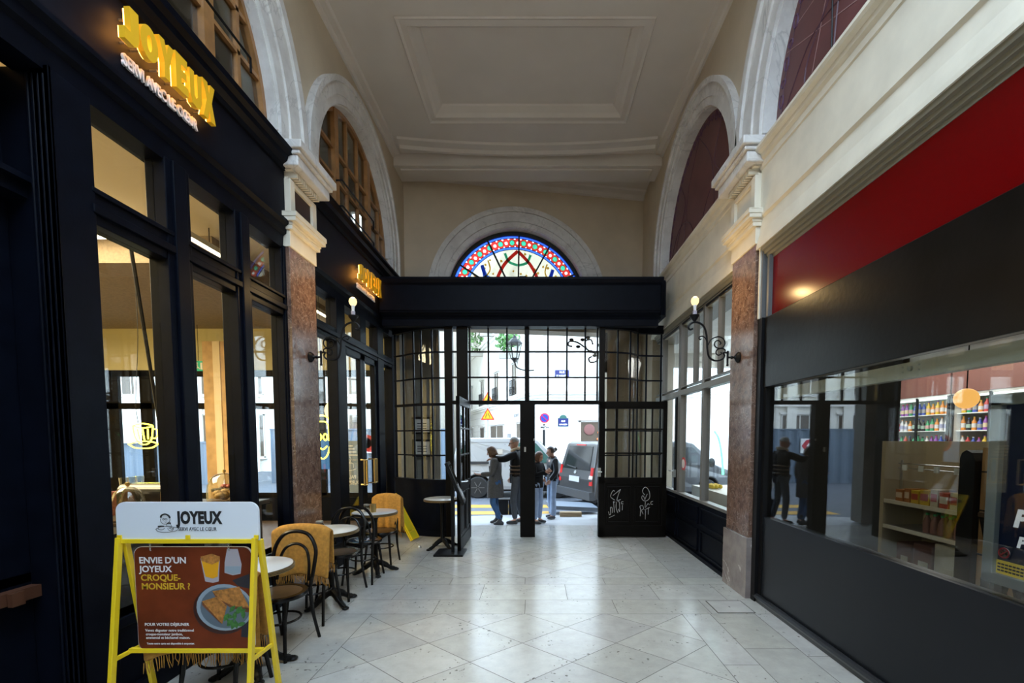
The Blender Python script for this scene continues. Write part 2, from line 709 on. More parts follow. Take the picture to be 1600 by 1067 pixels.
ca = fo.data.color_attributes.new('slab_colour', 'FLOAT_COLOR', 'CORNER')
for p in fo.data.polygons:
    for li in p.loop_indices:
        ca.data[li].color = cols[p.index] + (1,)
tag(fo, 'pale limestone passage floor with diamond slabs and straight borders', 'floor', kind='structure')

hat = MB()                      # little access cover let into the floor by the pier
hat.box(1.72, 2.06, 4.14, 4.44, 0.0005, 0.004)
hat.m = 1
for a_, b_, c_, d_ in ((1.712, 1.72, 4.132, 4.448), (2.06, 2.068, 4.132, 4.448), (1.712, 2.068, 4.132, 4.14), (1.712, 2.068, 4.44, 4.448), (1.88, 1.89, 4.27, 4.30)):
    hat.box(a_, b_, c_, d_, 0.0006, 0.0046)
hc = hat.build('trim_11', [mat('access_cover_stone', (0.46, 0.45, 0.425), 0.22, var=0.1), mat('floor_joint', ())])
tag(hc, 'square limestone access cover let into floor beside brown marble pier', 'floor cover', kind='structure')


# ------------------------------------------------------------------ side walls with arched openings
def wall_poly(y0, y1, z0, z1, yc, zc, r, n=36):
    P = [(y0, z0), (yc - r, z0), (yc - r, zc)]
    P += [(yc - r * math.cos(PI * i / n), zc + r * math.sin(PI * i / n)) for i in range(1, n)]
    P += [(yc + r, zc), (yc + r, z0), (y1, z0), (y1, z1), (y0, z1)]
    return P


ZT = 6.72
RX, LX = 2.2, -2.5
AR = dict(far=(6.62, 4.61, 1.43), near=(3.05, 4.60, 1.50))
AL = dict(far=(6.58, 4.72, 1.33), near=(3.05, 4.62, 1.48))
for side, X, A, s in (('right', RX, AR, 1), ('left', LX, AL, -1)):
    w = MB()
    w.prism(wall_poly(4.89, 10.2 if side == 'right' else 9.1, 4.42, ZT, *A['far']), 'x', X, X + 0.35 * s)
    w.prism(wall_poly(1.2, 4.89, 4.42, ZT, *A['near']), 'x', X, X + 0.35 * s)
    w.prism([(-9.1, 4.42), (1.2, 4.42), (1.2, ZT), (-9.1, ZT)], 'x', X, X + 0.35 * s)
    # walls of the passage behind the shops in view, down to the floor
    w.prism([(-9.1, 0), (0.9 if side == 'left' else -0.6, 0), (0.9 if side == 'left' else -0.6, 4.42), (-9.1, 4.42)], 'x', X - 0.0 * s, X + 0.35 * s)
    # short returns by the street end, behind the curved glass
    ye = 8.30 if side == 'left' else 8.60
    w.prism([(ye, 0), (10.2 if side == 'right' else 8.72, 0), (10.2 if side == 'right' else 8.72, 4.42), (ye, 4.42)], 'x', X, X + 0.16 * s)
    o = w.build('wall_' + side, CREAM, keep=True)
    tag(o, 'cream painted passage wall with tall arched openings, on the %s side' % side, 'wall', kind='structure')
    # moulded stone arches
    for k, nm in (('far', 'second'), ('near', 'first')):
        yc, zc, r = A[k]
        wd = 0.27 if k == 'far' else 0.42
        a = MB()
        for (ra, rb, dx) in ((r - 0.012, r + wd * 0.30, 0.035), (r + wd * 0.30, r + wd * 0.78, 0.055), (r + wd * 0.78, r + wd, 0.085)):
            a.arcband('x', X - dx * s, X + 0.06 * s, (yc, zc), ra, rb, n=40)
            for sg in (-1, 1):
                y_a, y_b = sorted((yc + sg * ra, yc + sg * rb))
                a.box(min(X - dx * s, X + 0.06 * s), max(X - dx * s, X + 0.06 * s), y_a, y_b, 4.47, zc)
        a.arcband('x', X - 0.005 * s, X + 0.16 * s, (yc, zc), r - 0.03, r + 0.004, n=40)   # reveal
        o = a.build('trim_%d' % {('right', 'far'): 1, ('right', 'near'): 2, ('left', 'far'): 3, ('left', 'near'): 4}[(side, k)], WHITEST, keep=True)
        tag(o, 'worn white stone arch around the %s' % {('right', 'far'): 'maroon lunette nearer the street doors', ('right', 'near'): 'maroon lunette above the red fascia',
                                                       ('left', 'far'): 'oak lunette window nearer the street doors', ('left', 'near'): 'oak lunette window above the big yellow letters'}[(side, k)],
            'arch', kind='structure')

# maroon lunette panels (right) with thin painted tracery
for k, nm in (('far', 'nearer the street doors'), ('near', 'above the red fascia')):
    yc, zc, r = AR[k]
    t = thing('lunette_panel', 'maroon painted lunette panel with faint tracery %s' % nm, 'wall panel', (RX + 0.13, yc, 4.4), group='maroon lunettes', kind='structure')
    p = MB()
    p.prism([(yc - r - 0.03, 4.40), (yc + r + 0.03, 4.40)] + arcpts(yc, zc, r + 0.03, 0, PI, 36), 'x', RX + 0.12, RX + 0.17)
    p.build('panel', MAROON, t)
    q = MB()
    X = RX + 0.119
    for a0 in (0.30, 0.62):
        q.tube([(X, yc + r * 0.92 * math.cos(a), zc + r * 0.92 * math.sin(a)) for a in [i * PI / 30 for i in range(31)]], 0.006, 4)
        break
    for sg in (-1, 1):
        q.tube(spline([(X, yc, zc + r * 0.9), (X, yc + sg * r * 0.33, zc + r * 0.5), (X, yc + sg * r * 0.42, zc), (X, yc + sg * r * 0.40, 4.42)]), 0.007, 4)
        q.tube(spline([(X, yc + sg * r * 0.88, zc + r * 0.05), (X, yc + sg * r * 0.6, zc + r * 0.28), (X, yc + sg * r * 0.25, zc + r * 0.2), (X, yc + sg * 0.02, 4.42)]), 0.007, 4)
        q.tube(spline([(X, yc + sg * r * 0.55, zc + r * 0.72), (X, yc + sg * r * 0.4, zc + r * 0.45), (X, yc + sg * r * 0.66, zc + r * 0.15), (X, yc + sg * r * 0.62, 4.42)]), 0.008, 4)
    q.build('painted_tracery', MAROONL, t)
    q = MB()
    for i_ in range(30):
        a = PI * (i_ + 0.5) / 30
        cy_, cz_ = yc + r * 0.93 * math.cos(a), zc + r * 0.93 * math.sin(a)
        q.tube([(X, cy_ + 0.035 * math.cos(b_ * PI / 5), cz_ + (0.055 if i_ % 2 else 0.03) * math.sin(b_ * PI / 5)) for b_ in range(10)], 0.008, 4, closed=True)
    q.build('painted_border', mat('violet_line_paint', (0.085, 0.030, 0.085), 0.5), t)
    if k == 'near':
        q = MB()
        for (ya, za, yb, zb) in ((2.0, 5.15, 4.2, 5.32), (4.05, 4.42, 3.55, 5.9), (2.5, 4.42, 4.35, 5.2)):
            q.bar((X, ya, za), (X, yb, zb), 0.003, 0.006)
        q.build('chalk_line', mat('chalk', (0.34, 0.20, 0.19), 0.8), t)
        h = MB()
        h.box(X - 0.05, X, 3.62, 3.72, 5.28, 5.42)
        h.box(X - 0.08, X - 0.02, 3.645, 3.695, 5.22, 5.30)
        h.tube([(X - 0.03, 3.67, 5.22), (X - 0.012, 3.675, 4.45)], 0.006, 6)
        h.build('blind_pull', BLACKM, t)
    else:
        h = MB()
        h.tube([(X - 0.01, 7.95, 4.46), (X - 0.02, 7.83, 4.62)], 0.01, 6)
        h.build('latch', BLACKM, t)

# oak lunette windows (left)
for k, idx in (('far', 2), ('near', 1)):
    yc, zc, r = AL[k]
    nm = {'far': 'above the small lettered fascia nearer the doors', 'near': 'above the big yellow letters'}[k]
    t = thing('window_%d' % idx, 'arched oak window with small panes and pull rods %s' % nm, 'window', (LX - 0.14, yc, 4.3), kind='structure')
    fr = MB()
    X0, X1 = LX - 0.17, LX - 0.09
    R1 = r + 0.02
    fr.arcband('x', X0, X1, (yc, zc), R1 - 0.10, R1, n=40)
    fr.arcband('x', X0 + 0.02, X1 + 0.015, (yc, zc), R1 - 0.045, R1, n=40)
    for sg in (-1, 1):
        ya, yb = sorted((yc + sg * (R1 - 0.10), yc + sg * R1))
        fr.box(X0, X1, ya, yb, 4.3, zc)
    fr.box(X0, X1, yc - R1, yc + R1, 4.28, 4.36)
    fr.build('frame', OAK, t)
    mu = MB()
    offs = (-0.42, 0.42) if k == 'far' else (-0.46, 0.46)
    for f_ in offs:
        hh = zc + math.sqrt(max(0, (R1 - 0.06) ** 2 - (f_ * r) ** 2))
        mu.box(X0, X1 + 0.01, yc + f_ * r - 0.055, yc + f_ * r + 0.055, 4.32, hh)
    mu.build('mullion', OAK, t)
    gb = MB()
    for f_ in (-0.76, -0.14, 0.14, 0.76) if k == 'far' else (-0.74, -0.16, 0.16, 0.72):
        hh = zc + math.sqrt(max(0, (R1 - 0.06) ** 2 - (f_ * r) ** 2))
        gb.box(X0 + 0.02, X1 - 0.01, yc + f_ * r - 0.02, yc + f_ * r + 0.02, 4.32, hh)
    for zz in (0.22, 0.62, 1.0):
        hw = math.sqrt(max(0, (R1 - 0.06) ** 2 - max(0, 4.42 + zz * 0.95 - zc) ** 2))
        gb.box(X0 + 0.02, X1 - 0.01, yc - hw, yc + hw, 4.42 + zz * 0.95 - 0.018, 4.42 + zz * 0.95 + 0.018)
    gb.build('glazing_bar', OAK, t)
    g = MB()
    g.prism([(yc - R1 + 0.05, 4.33), (yc + R1 - 0.05, 4.33)] + arcpts(yc, zc, R1 - 0.05, 0, PI, 36), 'x', LX - 0.135, LX - 0.130)
    g.build('glass_pane', GLASSD, t)
    rd = MB()
    ys = (yc + 0.02, yc + 0.30)
    for q in range(2):
        ym = yc + (-0.28 if k == 'far' else 0.30) + 0.0 * q
        z_ = 4.95 - 0.32 * q
        rd.tube([(X1 + 0.02, ym - 0.35, z_ + 0.0), (X1 + 0.10, ym - 0.35, z_), (X1 + 0.10, ym + 0.75, z_ + 0.0), (X1 + 0.10, ym + 0.75, z_ - 0.12)], 0.011, 6)
        if k == 'near':
            break
    rd.build('window_rod', BLACKM, t)

# room behind the oak windows: dim upper floor
up = MB()
up.box(-5.6, -5.5, 0.9, 9.1, 4.25, 6.7)
up.box(-5.6, LX - 0.35, 0.9, 0.95, 4.25, 6.7)
up.box(-5.6, -3.66, 9.1, 9.2, 4.25, 6.7)
up.box(-3.45, LX, 9.1, 9.2, 4.25, 6.7)
up.box(-3.66, -3.45, 9.1, 9.2, 4.25, 5.2)
up.box(-3.66, -3.45, 9.1, 9.2, 6.1, 6.7)
o = up.build('wall_upper', mat('upper_room_plaster', (0.55, 0.52, 0.47), 0.8), keep=True)
tag(o, 'plain pale plaster wall of the dim room behind the oak lunette windows', 'wall', kind='structure')
uc = MB()
uc.box(-5.6, LX - 0.3, 0.9, 9.1, 6.7, 6.8)
o = uc.build('trim_12', mat('upper_room_plaster', ()), keep=True)
tag(o, 'plain ceiling of the dim room behind the oak lunette windows', 'ceiling', kind='structure')

# unseen wall added behind the viewer to cut frontal light
w = MB()
w.box(-2.8, 2.5, -9.2, -9.0, 0, 6.7)
o = w.build('wall_front', CREAM, keep=True)
tag(o, 'plain cream wall added behind the viewer to cut frontal light', 'wall', kind='structure')

# ------------------------------------------------------------------ ceiling with moulded panel and beam
ce = MB()
ZC = 6.60
CY0 = 2.5
px0, px1, py0, py1 = -1.62, 1.36, 5.62, 7.28
ce.box(-2.6, -1.9, -9.2, CY0, ZC, ZC + 0.2)  # unseen ceiling strips, the roof opening between them shaped to limit skylight
ce.box(1.6, 2.3, -9.2, CY0, ZC, ZC + 0.2)
ce.box(-1.9, 1.6, -9.2, -4.6, ZC, ZC + 0.2)
ce.box(-2.6, px0, CY0, 10.2, ZC, ZC + 0.2)
ce.box(px1, 2.3, CY0, 10.2, ZC, ZC + 0.2)
ce.box(px0, px1, CY0, py0, ZC, ZC + 0.2)
ce.box(px0, px1, py1, 10.2, ZC, ZC + 0.2)
ce.box(px0, px1, py0, py1, ZC + 0.10, ZC + 0.2)
o = ce.build('ceiling', CEILP, keep=True)
tag(o, 'off-white plaster passage ceiling with one sunken moulded panel', 'ceiling', kind='structure')
cm = MB()
# moulding round the sunken panel: sloped profile, mitred
prof = [(0.0, 0.0), (-0.05, -0.025), (-0.06, -0.005), (0.06, -0.012), (0.10, 0.03), (0.18, 0.075), (0.20, 0.11), (0.0, 0.11)]
def ringprof(x0, x1, y0, y1, z, prof):
    rows = []
    for (d, h) in prof:
        rows.append([(x0 + d, y0 + d, z + h), (x1 - d, y0 + d, z + h), (x1 - d, y1 - d, z + h), (x0 + d, y1 - d, z + h)])
    n = len(rows)
    vs = [p for r in rows for p in r]
    fs = []
    for i in range(n):
        j = (i + 1) % n
        for k in range(4):
            l = (k + 1) % 4
            fs.append((i * 4 + k, i * 4 + l, j * 4 + l, j * 4 + k))
    cm.add(vs, fs)
ringprof(px0, px1, py0, py1, ZC, prof)
# cornice along the walls
for X, s in ((RX, -1), (LX, 1)):
    cm.prism([(X, ZC), (X, ZC - 0.075), (X + 0.03 * s, ZC - 0.07), (X + 0.05 * s, ZC - 0.035), (X + 0.12 * s, ZC - 0.03), (X + 0.14 * s, ZC)], 'y', CY0, 8.1)
# curved moulding before the beam
rows = []
for i in range(21):
    x = LX + 0.2 + (RX - LX - 0.4) * i / 20
    y = 7.98 - 0.16 * (((x + 0.15) / 2.1) ** 2) + 0.02
    rows.append([(x, y - 0.17, ZC), (x, y - 0.15, ZC - 0.03), (x, y - 0.03, ZC - 0.045), (x, y, ZC - 0.09), (x, y + 0.05, ZC - 0.09), (x, y + 0.05, ZC)])
cm.grid(rows)
cm.add([p for p in rows[0]], [tuple(range(6))])
cm.add([p for p in rows[-1]], [tuple(range(6))])
o = cm.build('trim_5', CEILP, keep=True)
tag(o, 'plaster ceiling mouldings framing the sunken panel and the wall tops', 'moulding', kind='structure')
bm_ = MB()
bm_.box(LX, RX, 8.12, 8.62, 6.40, 6.62)
bm_.box(LX + 0.1, RX - 0.15, 8.2, 8.55, 6.37, 6.40)
o = bm_.build('trim_6', CEILP, keep=True, bevel=0.01)
tag(o, 'plaster beam crossing the ceiling before the stained glass wall', 'beam', kind='structure')


# ------------------------------------------------------------------ street-end wall, set askew, with stained glass half-round
BW = Vector((-2.5, 8.70, 0))
BD = Vector((4.7, 0.80, 0)).normalized()
BN = Vector((BD.y, -BD.x, 0))           # towards the passage
BM = Matrix(((BD.x, -BN.x, 0, BW.x), (BD.y, -BN.y, 0, BW.y), (0, 0, 1, 0), (0, 0, 0, 1)))   # local: x along wall, y outward, z up
UC = 2.19                                # centre of the arch along the wall
GZ, GR = 4.36, 1.345


def archwall(u0, u1, z0, z1, uc, zc, r, n=40):
    P = [(u0, z0), (uc - r, z0), (uc - r, zc)]
    P += [(uc - r * math.cos(PI * i / n), zc + r * math.sin(PI * i / n)) for i in range(1, n)]
    P += [(uc + r, zc), (uc + r, z0), (u1, z0), (u1, z1), (u0, z1)]
    return P


w = MB()
w.prism(archwall(-0.02, 4.84, 4.20, 6.7, UC, GZ, GR + 0.09), 'y', 0, 0.4, M=BM)
OU0, OU1, OZ = 0.62, 4.02, 3.80           # street opening below
o = w.build('wall_back', CREAM, keep=True)
tag(o, 'cream wall at the street end holding the stained glass half-round', 'wall', kind='structure')
w = MB()
OU0, OU1, OZ = 0.62, 4.02, 3.80           # street opening below
w.prism([(OU0, OZ), (OU1, OZ), (OU1, 4.2), (OU0, 4.2)], 'y', 0, 0.4, M=BM)
w.prism([(OU1, -0.05), (4.84, -0.05), (4.84, 4.2), (OU1, 4.2)], 'y', 0, 0.4, M=BM)
w.box(2.195, 2.36, 8.58, 9.6, 0, 4.42)
o = w.build('wall_lobby_east', mat('tan_lobby_paint', (0.27, 0.205, 0.13), 0.6, var=0.1), keep=True)
tag(o, 'tan lobby wall between street opening and corner shop behind the open graffiti door', 'wall', kind='structure')
w = MB()
w.prism([(-0.02, -0.05), (OU0, -0.05), (OU0, 4.2), (-0.02, 4.2)], 'y', 0, 0.4, M=BM)
w.box(-2.66, -2.495, 8.28, 8.72, 0, 4.42)
o = w.build('wall_lobby_west', mat('shade_grey_lobby', (0.15, 0.14, 0.12), 0.6, var=0.1), keep=True)  # grey darkened to stand in for dimness behind the curved glass
tag(o, 'lobby wall coloured dark grey for shade, with framed notices behind the curved glass', 'wall', kind='structure')
a = MB()
for (ra, rb, d) in ((GR + 0.07, GR + 0.16, 0.03), (GR + 0.16, GR + 0.34, 0.055), (GR + 0.34, GR + 0.43, 0.085)):
    a.arcband('y', -d, 0.05, (UC, GZ), ra, rb, n=44, M=BM)
    for sg in (-1, 1):
        u0, u1 = sorted((UC + sg * ra, UC + sg * rb))
        a.box(u0, u1, -d, 0.05, 4.2, GZ, M=BM)
a.arcband('y', -0.01, 0.30, (UC, GZ), GR + 0.06, GR + 0.092, n=44, M=BM)
o = a.build('trim_7', WHITEST, keep=True)
tag(o, 'worn white stone arch around the stained glass half-round', 'arch', kind='structure')
# stone moulding of the ceiling behind the beam, following the skew wall
sk = MB()
sk.prism([(-0.0, 6.60), (-0.0, 6.50), (-0.05, 6.51), (-0.10, 6.56), (-0.22, 6.57), (-0.24, 6.60)], 'x', 0.0, 4.8,
         M=BM @ Matrix(((1, 0, 0, 0), (0, 1, 0, 0), (0, 0, 1, 0), (0, 0, 0, 1))))
o = sk.build('trim_8', CEILP, keep=True)
tag(o, 'slanting plaster cornice above the stained glass wall', 'moulding', kind='structure')

# stained glass window
SG_CREAM = stained('cream_cathedral_glass', (0.34, 0.30, 0.215))
SG_RED = stained('red_glass', (0.42, 0.016, 0.012))
SG_BLUE = stained('blue_glass', (0.03, 0.09, 0.55))
SG_GREEN = stained('green_glass', (0.03, 0.30, 0.17))
SG_GOLD = stained('gold_glass', (0.50, 0.29, 0.04))
SG_WHITE = stained('white_glass', (0.62, 0.58, 0.5))
LEAD = mat('lead_came', (0.01, 0.01, 0.01), 0.6)
t = thing('window_3', 'half-round stained glass window of cream glass with red and blue ribbons in a jewelled border', 'window', tuple(BM @ Vector((UC, 0.2, 4.3))), kind='structure')
Y0 = 0.18


def sgpoly(mb, poly, y, th=0.004):
    mb.prism(poly, 'y', y, y + th, M=BM)


g = MB()
sgpoly(g, [(UC - 1.07, 4.3), (UC + 1.07, 4.3)] + arcpts(UC, GZ, 1.07, 0, PI, 36), Y0 + 0.01)
g.build('cream_glass', SG_CREAM, t)
g = MB()
rs = random.Random(5)
for i in range(46):
    a_, r_ = rs.random() * PI, 0.2 + 0.8 * math.sqrt(rs.random())
    c = (UC + r_ * math.cos(a_), GZ + r_ * math.sin(a_))
    d_ = 0.018 + 0.012 * rs.random()
    sgpoly(g, [(c[0] + d_ * math.cos(k * PI / 3), c[1] + d_ * math.sin(k * PI / 3)) for k in range(6)], Y0 + 0.004)
g.build('gold_speckle', SG_GOLD, t)
for nm, r0, r1, mm in (('inner_blue_band', 1.07, 1.115, SG_BLUE), ('outer_blue_band', 1.285, 1.335, SG_BLUE)):
    g = MB()
    g.arcband('y', Y0 + 0.006, Y0 + 0.010, (UC, GZ), r0, r1, n=44, M=BM)
    g.build(nm, mm, t)
gj, gw, gr_, gred = MB(), MB(), MB(), MB()
nj = 16


def red_cell(a_, rj):
    """red glass cell of the border with a round hole for its jewel"""
    n_ = 16
    da = PI / nj / 4
    hole, edge = [], []
    for k in range(n_):
        th = 2 * PI * k / n_
        cx_, sy_ = math.cos(th), math.sin(th)
        q_ = min(da / max(1e-6, abs(cx_)), 0.085 / 1.2 / max(1e-6, abs(sy_)))
        edge.append((1.2 * (1 + q_ * sy_), a_ + q_ * cx_))
        hole.append((1.2 + rj * sy_, a_ + rj / 1.2 * cx_))
    vs_ = [BM @ Vector((UC + r_ * math.cos(t_), Y0 + 0.006, GZ + r_ * math.sin(t_))) for r_, t_ in edge + hole]
    gred.add(vs_, [(k, (k + 1) % n_, n_ + (k + 1) % n_, n_ + k) for k in range(n_)])


for i in range(nj):
    a_ = PI * (i + 0.5) / nj
    c = (UC + 1.20 * math.cos(a_), GZ + 1.20 * math.sin(a_))
    sgpoly(gj, [(c[0] + 0.049 * math.cos(k * PI / 6), c[1] + 0.049 * math.sin(k * PI / 6)) for k in range(12)], Y0 - 0.001)
    gr_.arcband('y', Y0 - 0.002, Y0 + 0.003, c, 0.047, 0.058, 0, 2 * PI, 12, M=BM)
    red_cell(a_, 0.049)
    a2 = PI * (i + 1) / nj
    if i < nj - 1:
        red_cell(a2, 0.030)
    c = (UC + 1.20 * math.cos(a2), GZ + 1.20 * math.sin(a2))
    sgpoly(gw, [(c[0] + 0.030 * math.cos(k * PI / 5), c[1] + 0.030 * math.sin(k * PI / 5)) for k in range(10)], Y0 - 0.001)
gred.build('red_border', stained('red_border_glass', (0.28, 0.016, 0.012), 1), t)
gj.build('green_jewel', SG_GREEN, t)
gw.build('white_jewel', SG_WHITE, t)
gr_.build('jewel_ring', SG_GOLD, t)


def ribbon(mb, pts, wd, y):
    P = spline([(p[0], p[1], 0) for p in pts], 7)
    Lf, Rt = [], []
    for i, p in enumerate(P):
        d = (P[min(i + 1, len(P) - 1)] - P[max(i - 1, 0)]).normalized()
        n_ = Vector((-d.y, d.x, 0))
        Lf.append(p + n_ * wd / 2)
        Rt.append(p - n_ * wd / 2)
    vs = [BM @ Vector((UC + q.x, y + dy, GZ + q.y)) for dy in (0, 0.004) for q in Lf + Rt]
    n_ = len(P)
    fs = []
    for i in range(n_ - 1):
        fs += [(i, i + 1, n_ + i + 1, n_ + i), (2 * n_ + i, 3 * n_ + i, 3 * n_ + i + 1, 2 * n_ + i + 1)]
    mb.add(vs, fs)


rr_, bb_, gg_, yy_ = MB(), MB(), MB(), MB()
for s in (-1, 1):
    ribbon(rr_, [(s * 0.52, -0.05), (s * 0.46, 0.35), (s * 0.28, 0.75), (0.0, 1.04)], 0.065, Y0)
    ribbon(rr_, [(s * 1.02, -0.05), (s * 1.0, 0.16), (s * 0.78, 0.22), (s * 0.55, 0.10), (s * 0.42, -0.05)], 0.065, Y0)
    ribbon(bb_, [(s * 0.02, -0.05), (s * 0.06, 0.18), (s * 0.20, 0.36), (s * 0.42, 0.46), (s * 0.62, 0.50), (s * 0.72, 0.72)], 0.065, Y0 + 0.003)
    ribbon(bb_, [(s * 0.72, 0.72), (s * 0.66, 0.42), (s * 0.74, 0.15), (s * 0.72, -0.05)], 0.065, Y0 + 0.003)
    ribbon(yy_, [(s * 0.88, 0.52), (s * 0.80, 0.46), (s * 0.66, 0.50), (s * 0.56, 0.64), (s * 0.60, 0.82)], 0.03, Y0 + 0.002)
    ribbon(gg_, [(s * 0.26, 0.98), (s * 0.18, 0.82), (0.0, 0.76)], 0.05, Y0 + 0.002)
    ribbon(gg_, [(s * 1.03, 0.02), (s * 0.92, 0.08), (s * 0.88, 0.26), (s * 0.95, 0.42)], 0.05, Y0 + 0.002)
rr_.build('red_ribbon', SG_RED, t)
bb_.build('blue_ribbon', SG_BLUE, t)
gg_.build('green_loop', SG_GREEN, t)
yy_.build('gold_loop', SG_GOLD, t)
ld = MB()
for a_ in (90, 62, 118, 30, 150):
    a_ = math.radians(a_ - 1)
    ld.bar(BM @ Vector((UC + 0.38 * math.cos(a_), Y0 - 0.01, GZ + 0.38 * math.sin(a_))) if a_ != 0 else (0, 0, 0), BM @ Vector((UC + 1.34 * math.cos(a_), Y0 - 0.01, GZ + 1.34 * math.sin(a_))), 0.03, 0.03)
ld.arcband('y', Y0 - 0.02, Y0, (UC, GZ), 0.37, 0.40, n=24, M=BM)
ld.arcband('y', Y0 - 0.03, Y0 + 0.04, (UC, GZ), 1.335, GR + 0.075, n=40, M=BM)
for rb in (1.07, 1.115, 1.285):
    ld.arcband('y', Y0 - 0.004, Y0 + 0.006, (UC, GZ), rb - 0.005, rb + 0.005, n=40, M=BM)
ld.bar(BM @ Vector((UC - 1.34, Y0, 4.3)), BM @ Vector((UC + 1.34, Y0, 4.3)), 0.05, 0.06)
ld.build('lead_frame', LEAD, t)

# ------------------------------------------------------------------ marble piers with their stone capitals
for side, X, s in (('right', 2.17, 1), ('left', -2.47, -1)):
    ya, yb = (4.54, 5.07) if side == 'right' else (4.60, 5.12)
    t = thing('pier', {'right': 'brown marble pier with grey veined plinth beside the red fascia', 'left': 'brown marble pier with cream capital beside the cafe tables'}[side],
              'pier', (X, (ya + yb) / 2, 0), kind='structure')
    b_ = abs(X) + 0.15

    def bx(mb, d, y0, y1, z0, z1):
        x0, x1 = sorted((X - d * s, s * b_))
        mb.box(x0, x1, y0, y1, z0, z1)
    p = MB()
    bx(p, 0.025, ya - 0.02, yb + 0.02, 0, 0.63)
    p.build('plinth', GREYMB, t, bevel=0.004)
    p = MB()
    bx(p, 0.0, ya, yb, 0.63, 3.56)
    p.build('shaft', BROWNMB, t, bevel=0.003)
    p = MB()
    bx(p, 0.015, ya - 0.01, yb + 0.01, 3.56, 3.72)
    prof = [(0.015, 3.72), (0.05, 3.76), (0.06, 3.79), (0.10, 3.83), (0.11, 3.87), (0.02, 3.88)]
    for i in range(len(prof) - 1):
        d0, z0 = prof[i]
        d1, z1 = prof[i + 1]
        d = max(d0, d1)
        bx(p, d, ya - d * 0.6, yb + d * 0.6, min(z0, z1), max(z0, z1))
    # framed block
    bx(p, 0.0, ya, yb, 3.87, 4.24)
    bx(p, 0.03, ya - 0.006, ya + 0.08, 3.90, 4.22)
    bx(p, 0.03, yb - 0.08, yb + 0.006, 3.90, 4.22)
    bx(p, 0.028, ya - 0.003, yb + 0.003, 3.88, 3.93)
    bx(p, 0.028, ya - 0.003, yb + 0.003, 4.17, 4.22)
    p.build('necking', CREAMT, t, bevel=0.004)
    if side == 'left':
        p = MB()
        bx(p, 0.012, ya + 0.10, yb - 0.10, 3.945, 4.155)
        p.build('dark_inset', mat('dark_inset_marble', (0.035, 0.018, 0.014), 0.3), t)
    p = MB()
    nd = 11
    for i in range(nd):
        y0 = ya + 0.02 + (yb - ya - 0.04) * i / nd
        bx(p, 0.085, y0, y0 + (yb - ya) / nd * 0.55, 4.235, 4.285)
    bx(p, 0.06, ya - 0.03, yb + 0.03, 4.285, 4.30)
    p.build('dentil', CREAMT, t)
    p = MB()
    bx(p, 0.15, ya - 0.08, yb + 0.08, 4.30, 4.40)
    bx(p, 0.18, ya - 0.10, yb + 0.10, 4.40, 4.44)
    bx(p, 0.21, ya - 0.13, yb + 0.13, 4.44, 4.52)
    p.build('cornice', WHITEST, t, bevel=0.012)

# ------------------------------------------------------------------ right: cream entablature and the red-fascia kiosk front
def entablature(mb, y0, y1, x=2.2):
    mb.prism([(x + 0.4, 3.495), (x + 0.4, 4.42), (x - 0.10, 4.42), (x - 0.10, 4.395), (x - 0.085, 4.375), (x - 0.05, 4.36), (x - 0.04, 4.33), (x - 0.015, 4.31), (x - 0.012, 4.26), (x, 4.25),
              (x, 3.83), (x - 0.016, 3.825), (x - 0.016, 3.80), (x + 0.006, 3.78), (x - 0.004, 3.66), (x - 0.030, 3.53), (x - 0.034, 3.495)], 'y', y0, y1)


e = MB()
entablature(e, -0.6, 4.535)
entablature(e, 5.075, 8.6)
o = e.build('trim_9', CREAMT, keep=True)
tag(o, 'cream moulded entablature running above the shopfronts facing the cafe', 'entablature', kind='structure')
e = MB()
for y0, y1 in ((-0.6, 4.46), (5.085, 8.4)):
    e.prism([(2.178, 3.496), (2.60, 3.496), (2.60, 3.37), (2.258, 3.37), (2.256, 3.395), (2.236, 3.40), (2.232, 3.425), (2.212, 3.43), (2.208, 3.455), (2.186, 3.462)], 'y', y0, y1)
o = e.build('trim_10', mat('olive_grey_paint', (0.20, 0.18, 0.13), 0.5), keep=True)
tag(o, 'olive grey moulding between the cream entablature and the red fascia', 'moulding', kind='structure')

t = thing('kiosk_front', 'dark kiosk shopfront with glossy red fascia over a wide window', 'shopfront', (2.3, 2.0, 0), kind='structure')
p = MB()
p.box(2.262, 2.34, -0.6, 4.41, 2.80, 3.38)
p.build('red_fascia', mat('glossy_red_panel', (0.13, 0.0008, 0.0015), 0.22, spec=0.2), t)
p = MB()
p.box(2.225, 2.30, -0.6, 4.46, 2.14, 2.815)
p.build('shutter_box', mat('worn_black_panel', (0.005, 0.0042, 0.0036), 0.30, spec=0.25, var=0.5, vscale=4, bump=0.10, bscale=18), t, bevel=0.006)
p = MB()
p.box(2.245, 2.34, -0.6, 4.46, 0.07, 0.87)
p.build('base_panel', mat('slate_black_laminate', (0.006, 0.0075, 0.011), 0.30, var=0.1, spec=0.25), t)
p = MB()
p.box(2.215, 2.34, -0.6, 4.49, 0.0, 0.035)
p.tube([(2.225, -0.6, 0.055), (2.225, 4.47, 0.055)], 0.028, 8)
p.build('kick_rail', mat('dark_kick_rail', (0.02, 0.022, 0.026), 0.3), t)
p = MB()
p.box(2.20, 2.36, 4.44, 4.52, 0.0, 2.82)
p.box(2.235, 2.36, 4.39, 4.44, 0.035, 2.2)
p.build('jamb', BLACKM, t)
p = MB()
p.box(2.20, 2.36, 4.46, 4.535, 2.82, 3.56)
p.box(2.225, 2.36, 4.38, 4.415, 2.82, 3.40)
p.build('grey_post', mat('grey_post_paint', (0.12, 0.12, 0.12), 0.5), t)
p = MB()
p.box(2.185, 2.24, 4.485, 4.505, 2.82, 3.56)
p.build('cream_bead', CREAMT, t)
p = MB()
p.box(2.272, 2.282, -0.6, 4.40, 0.87, 2.14)
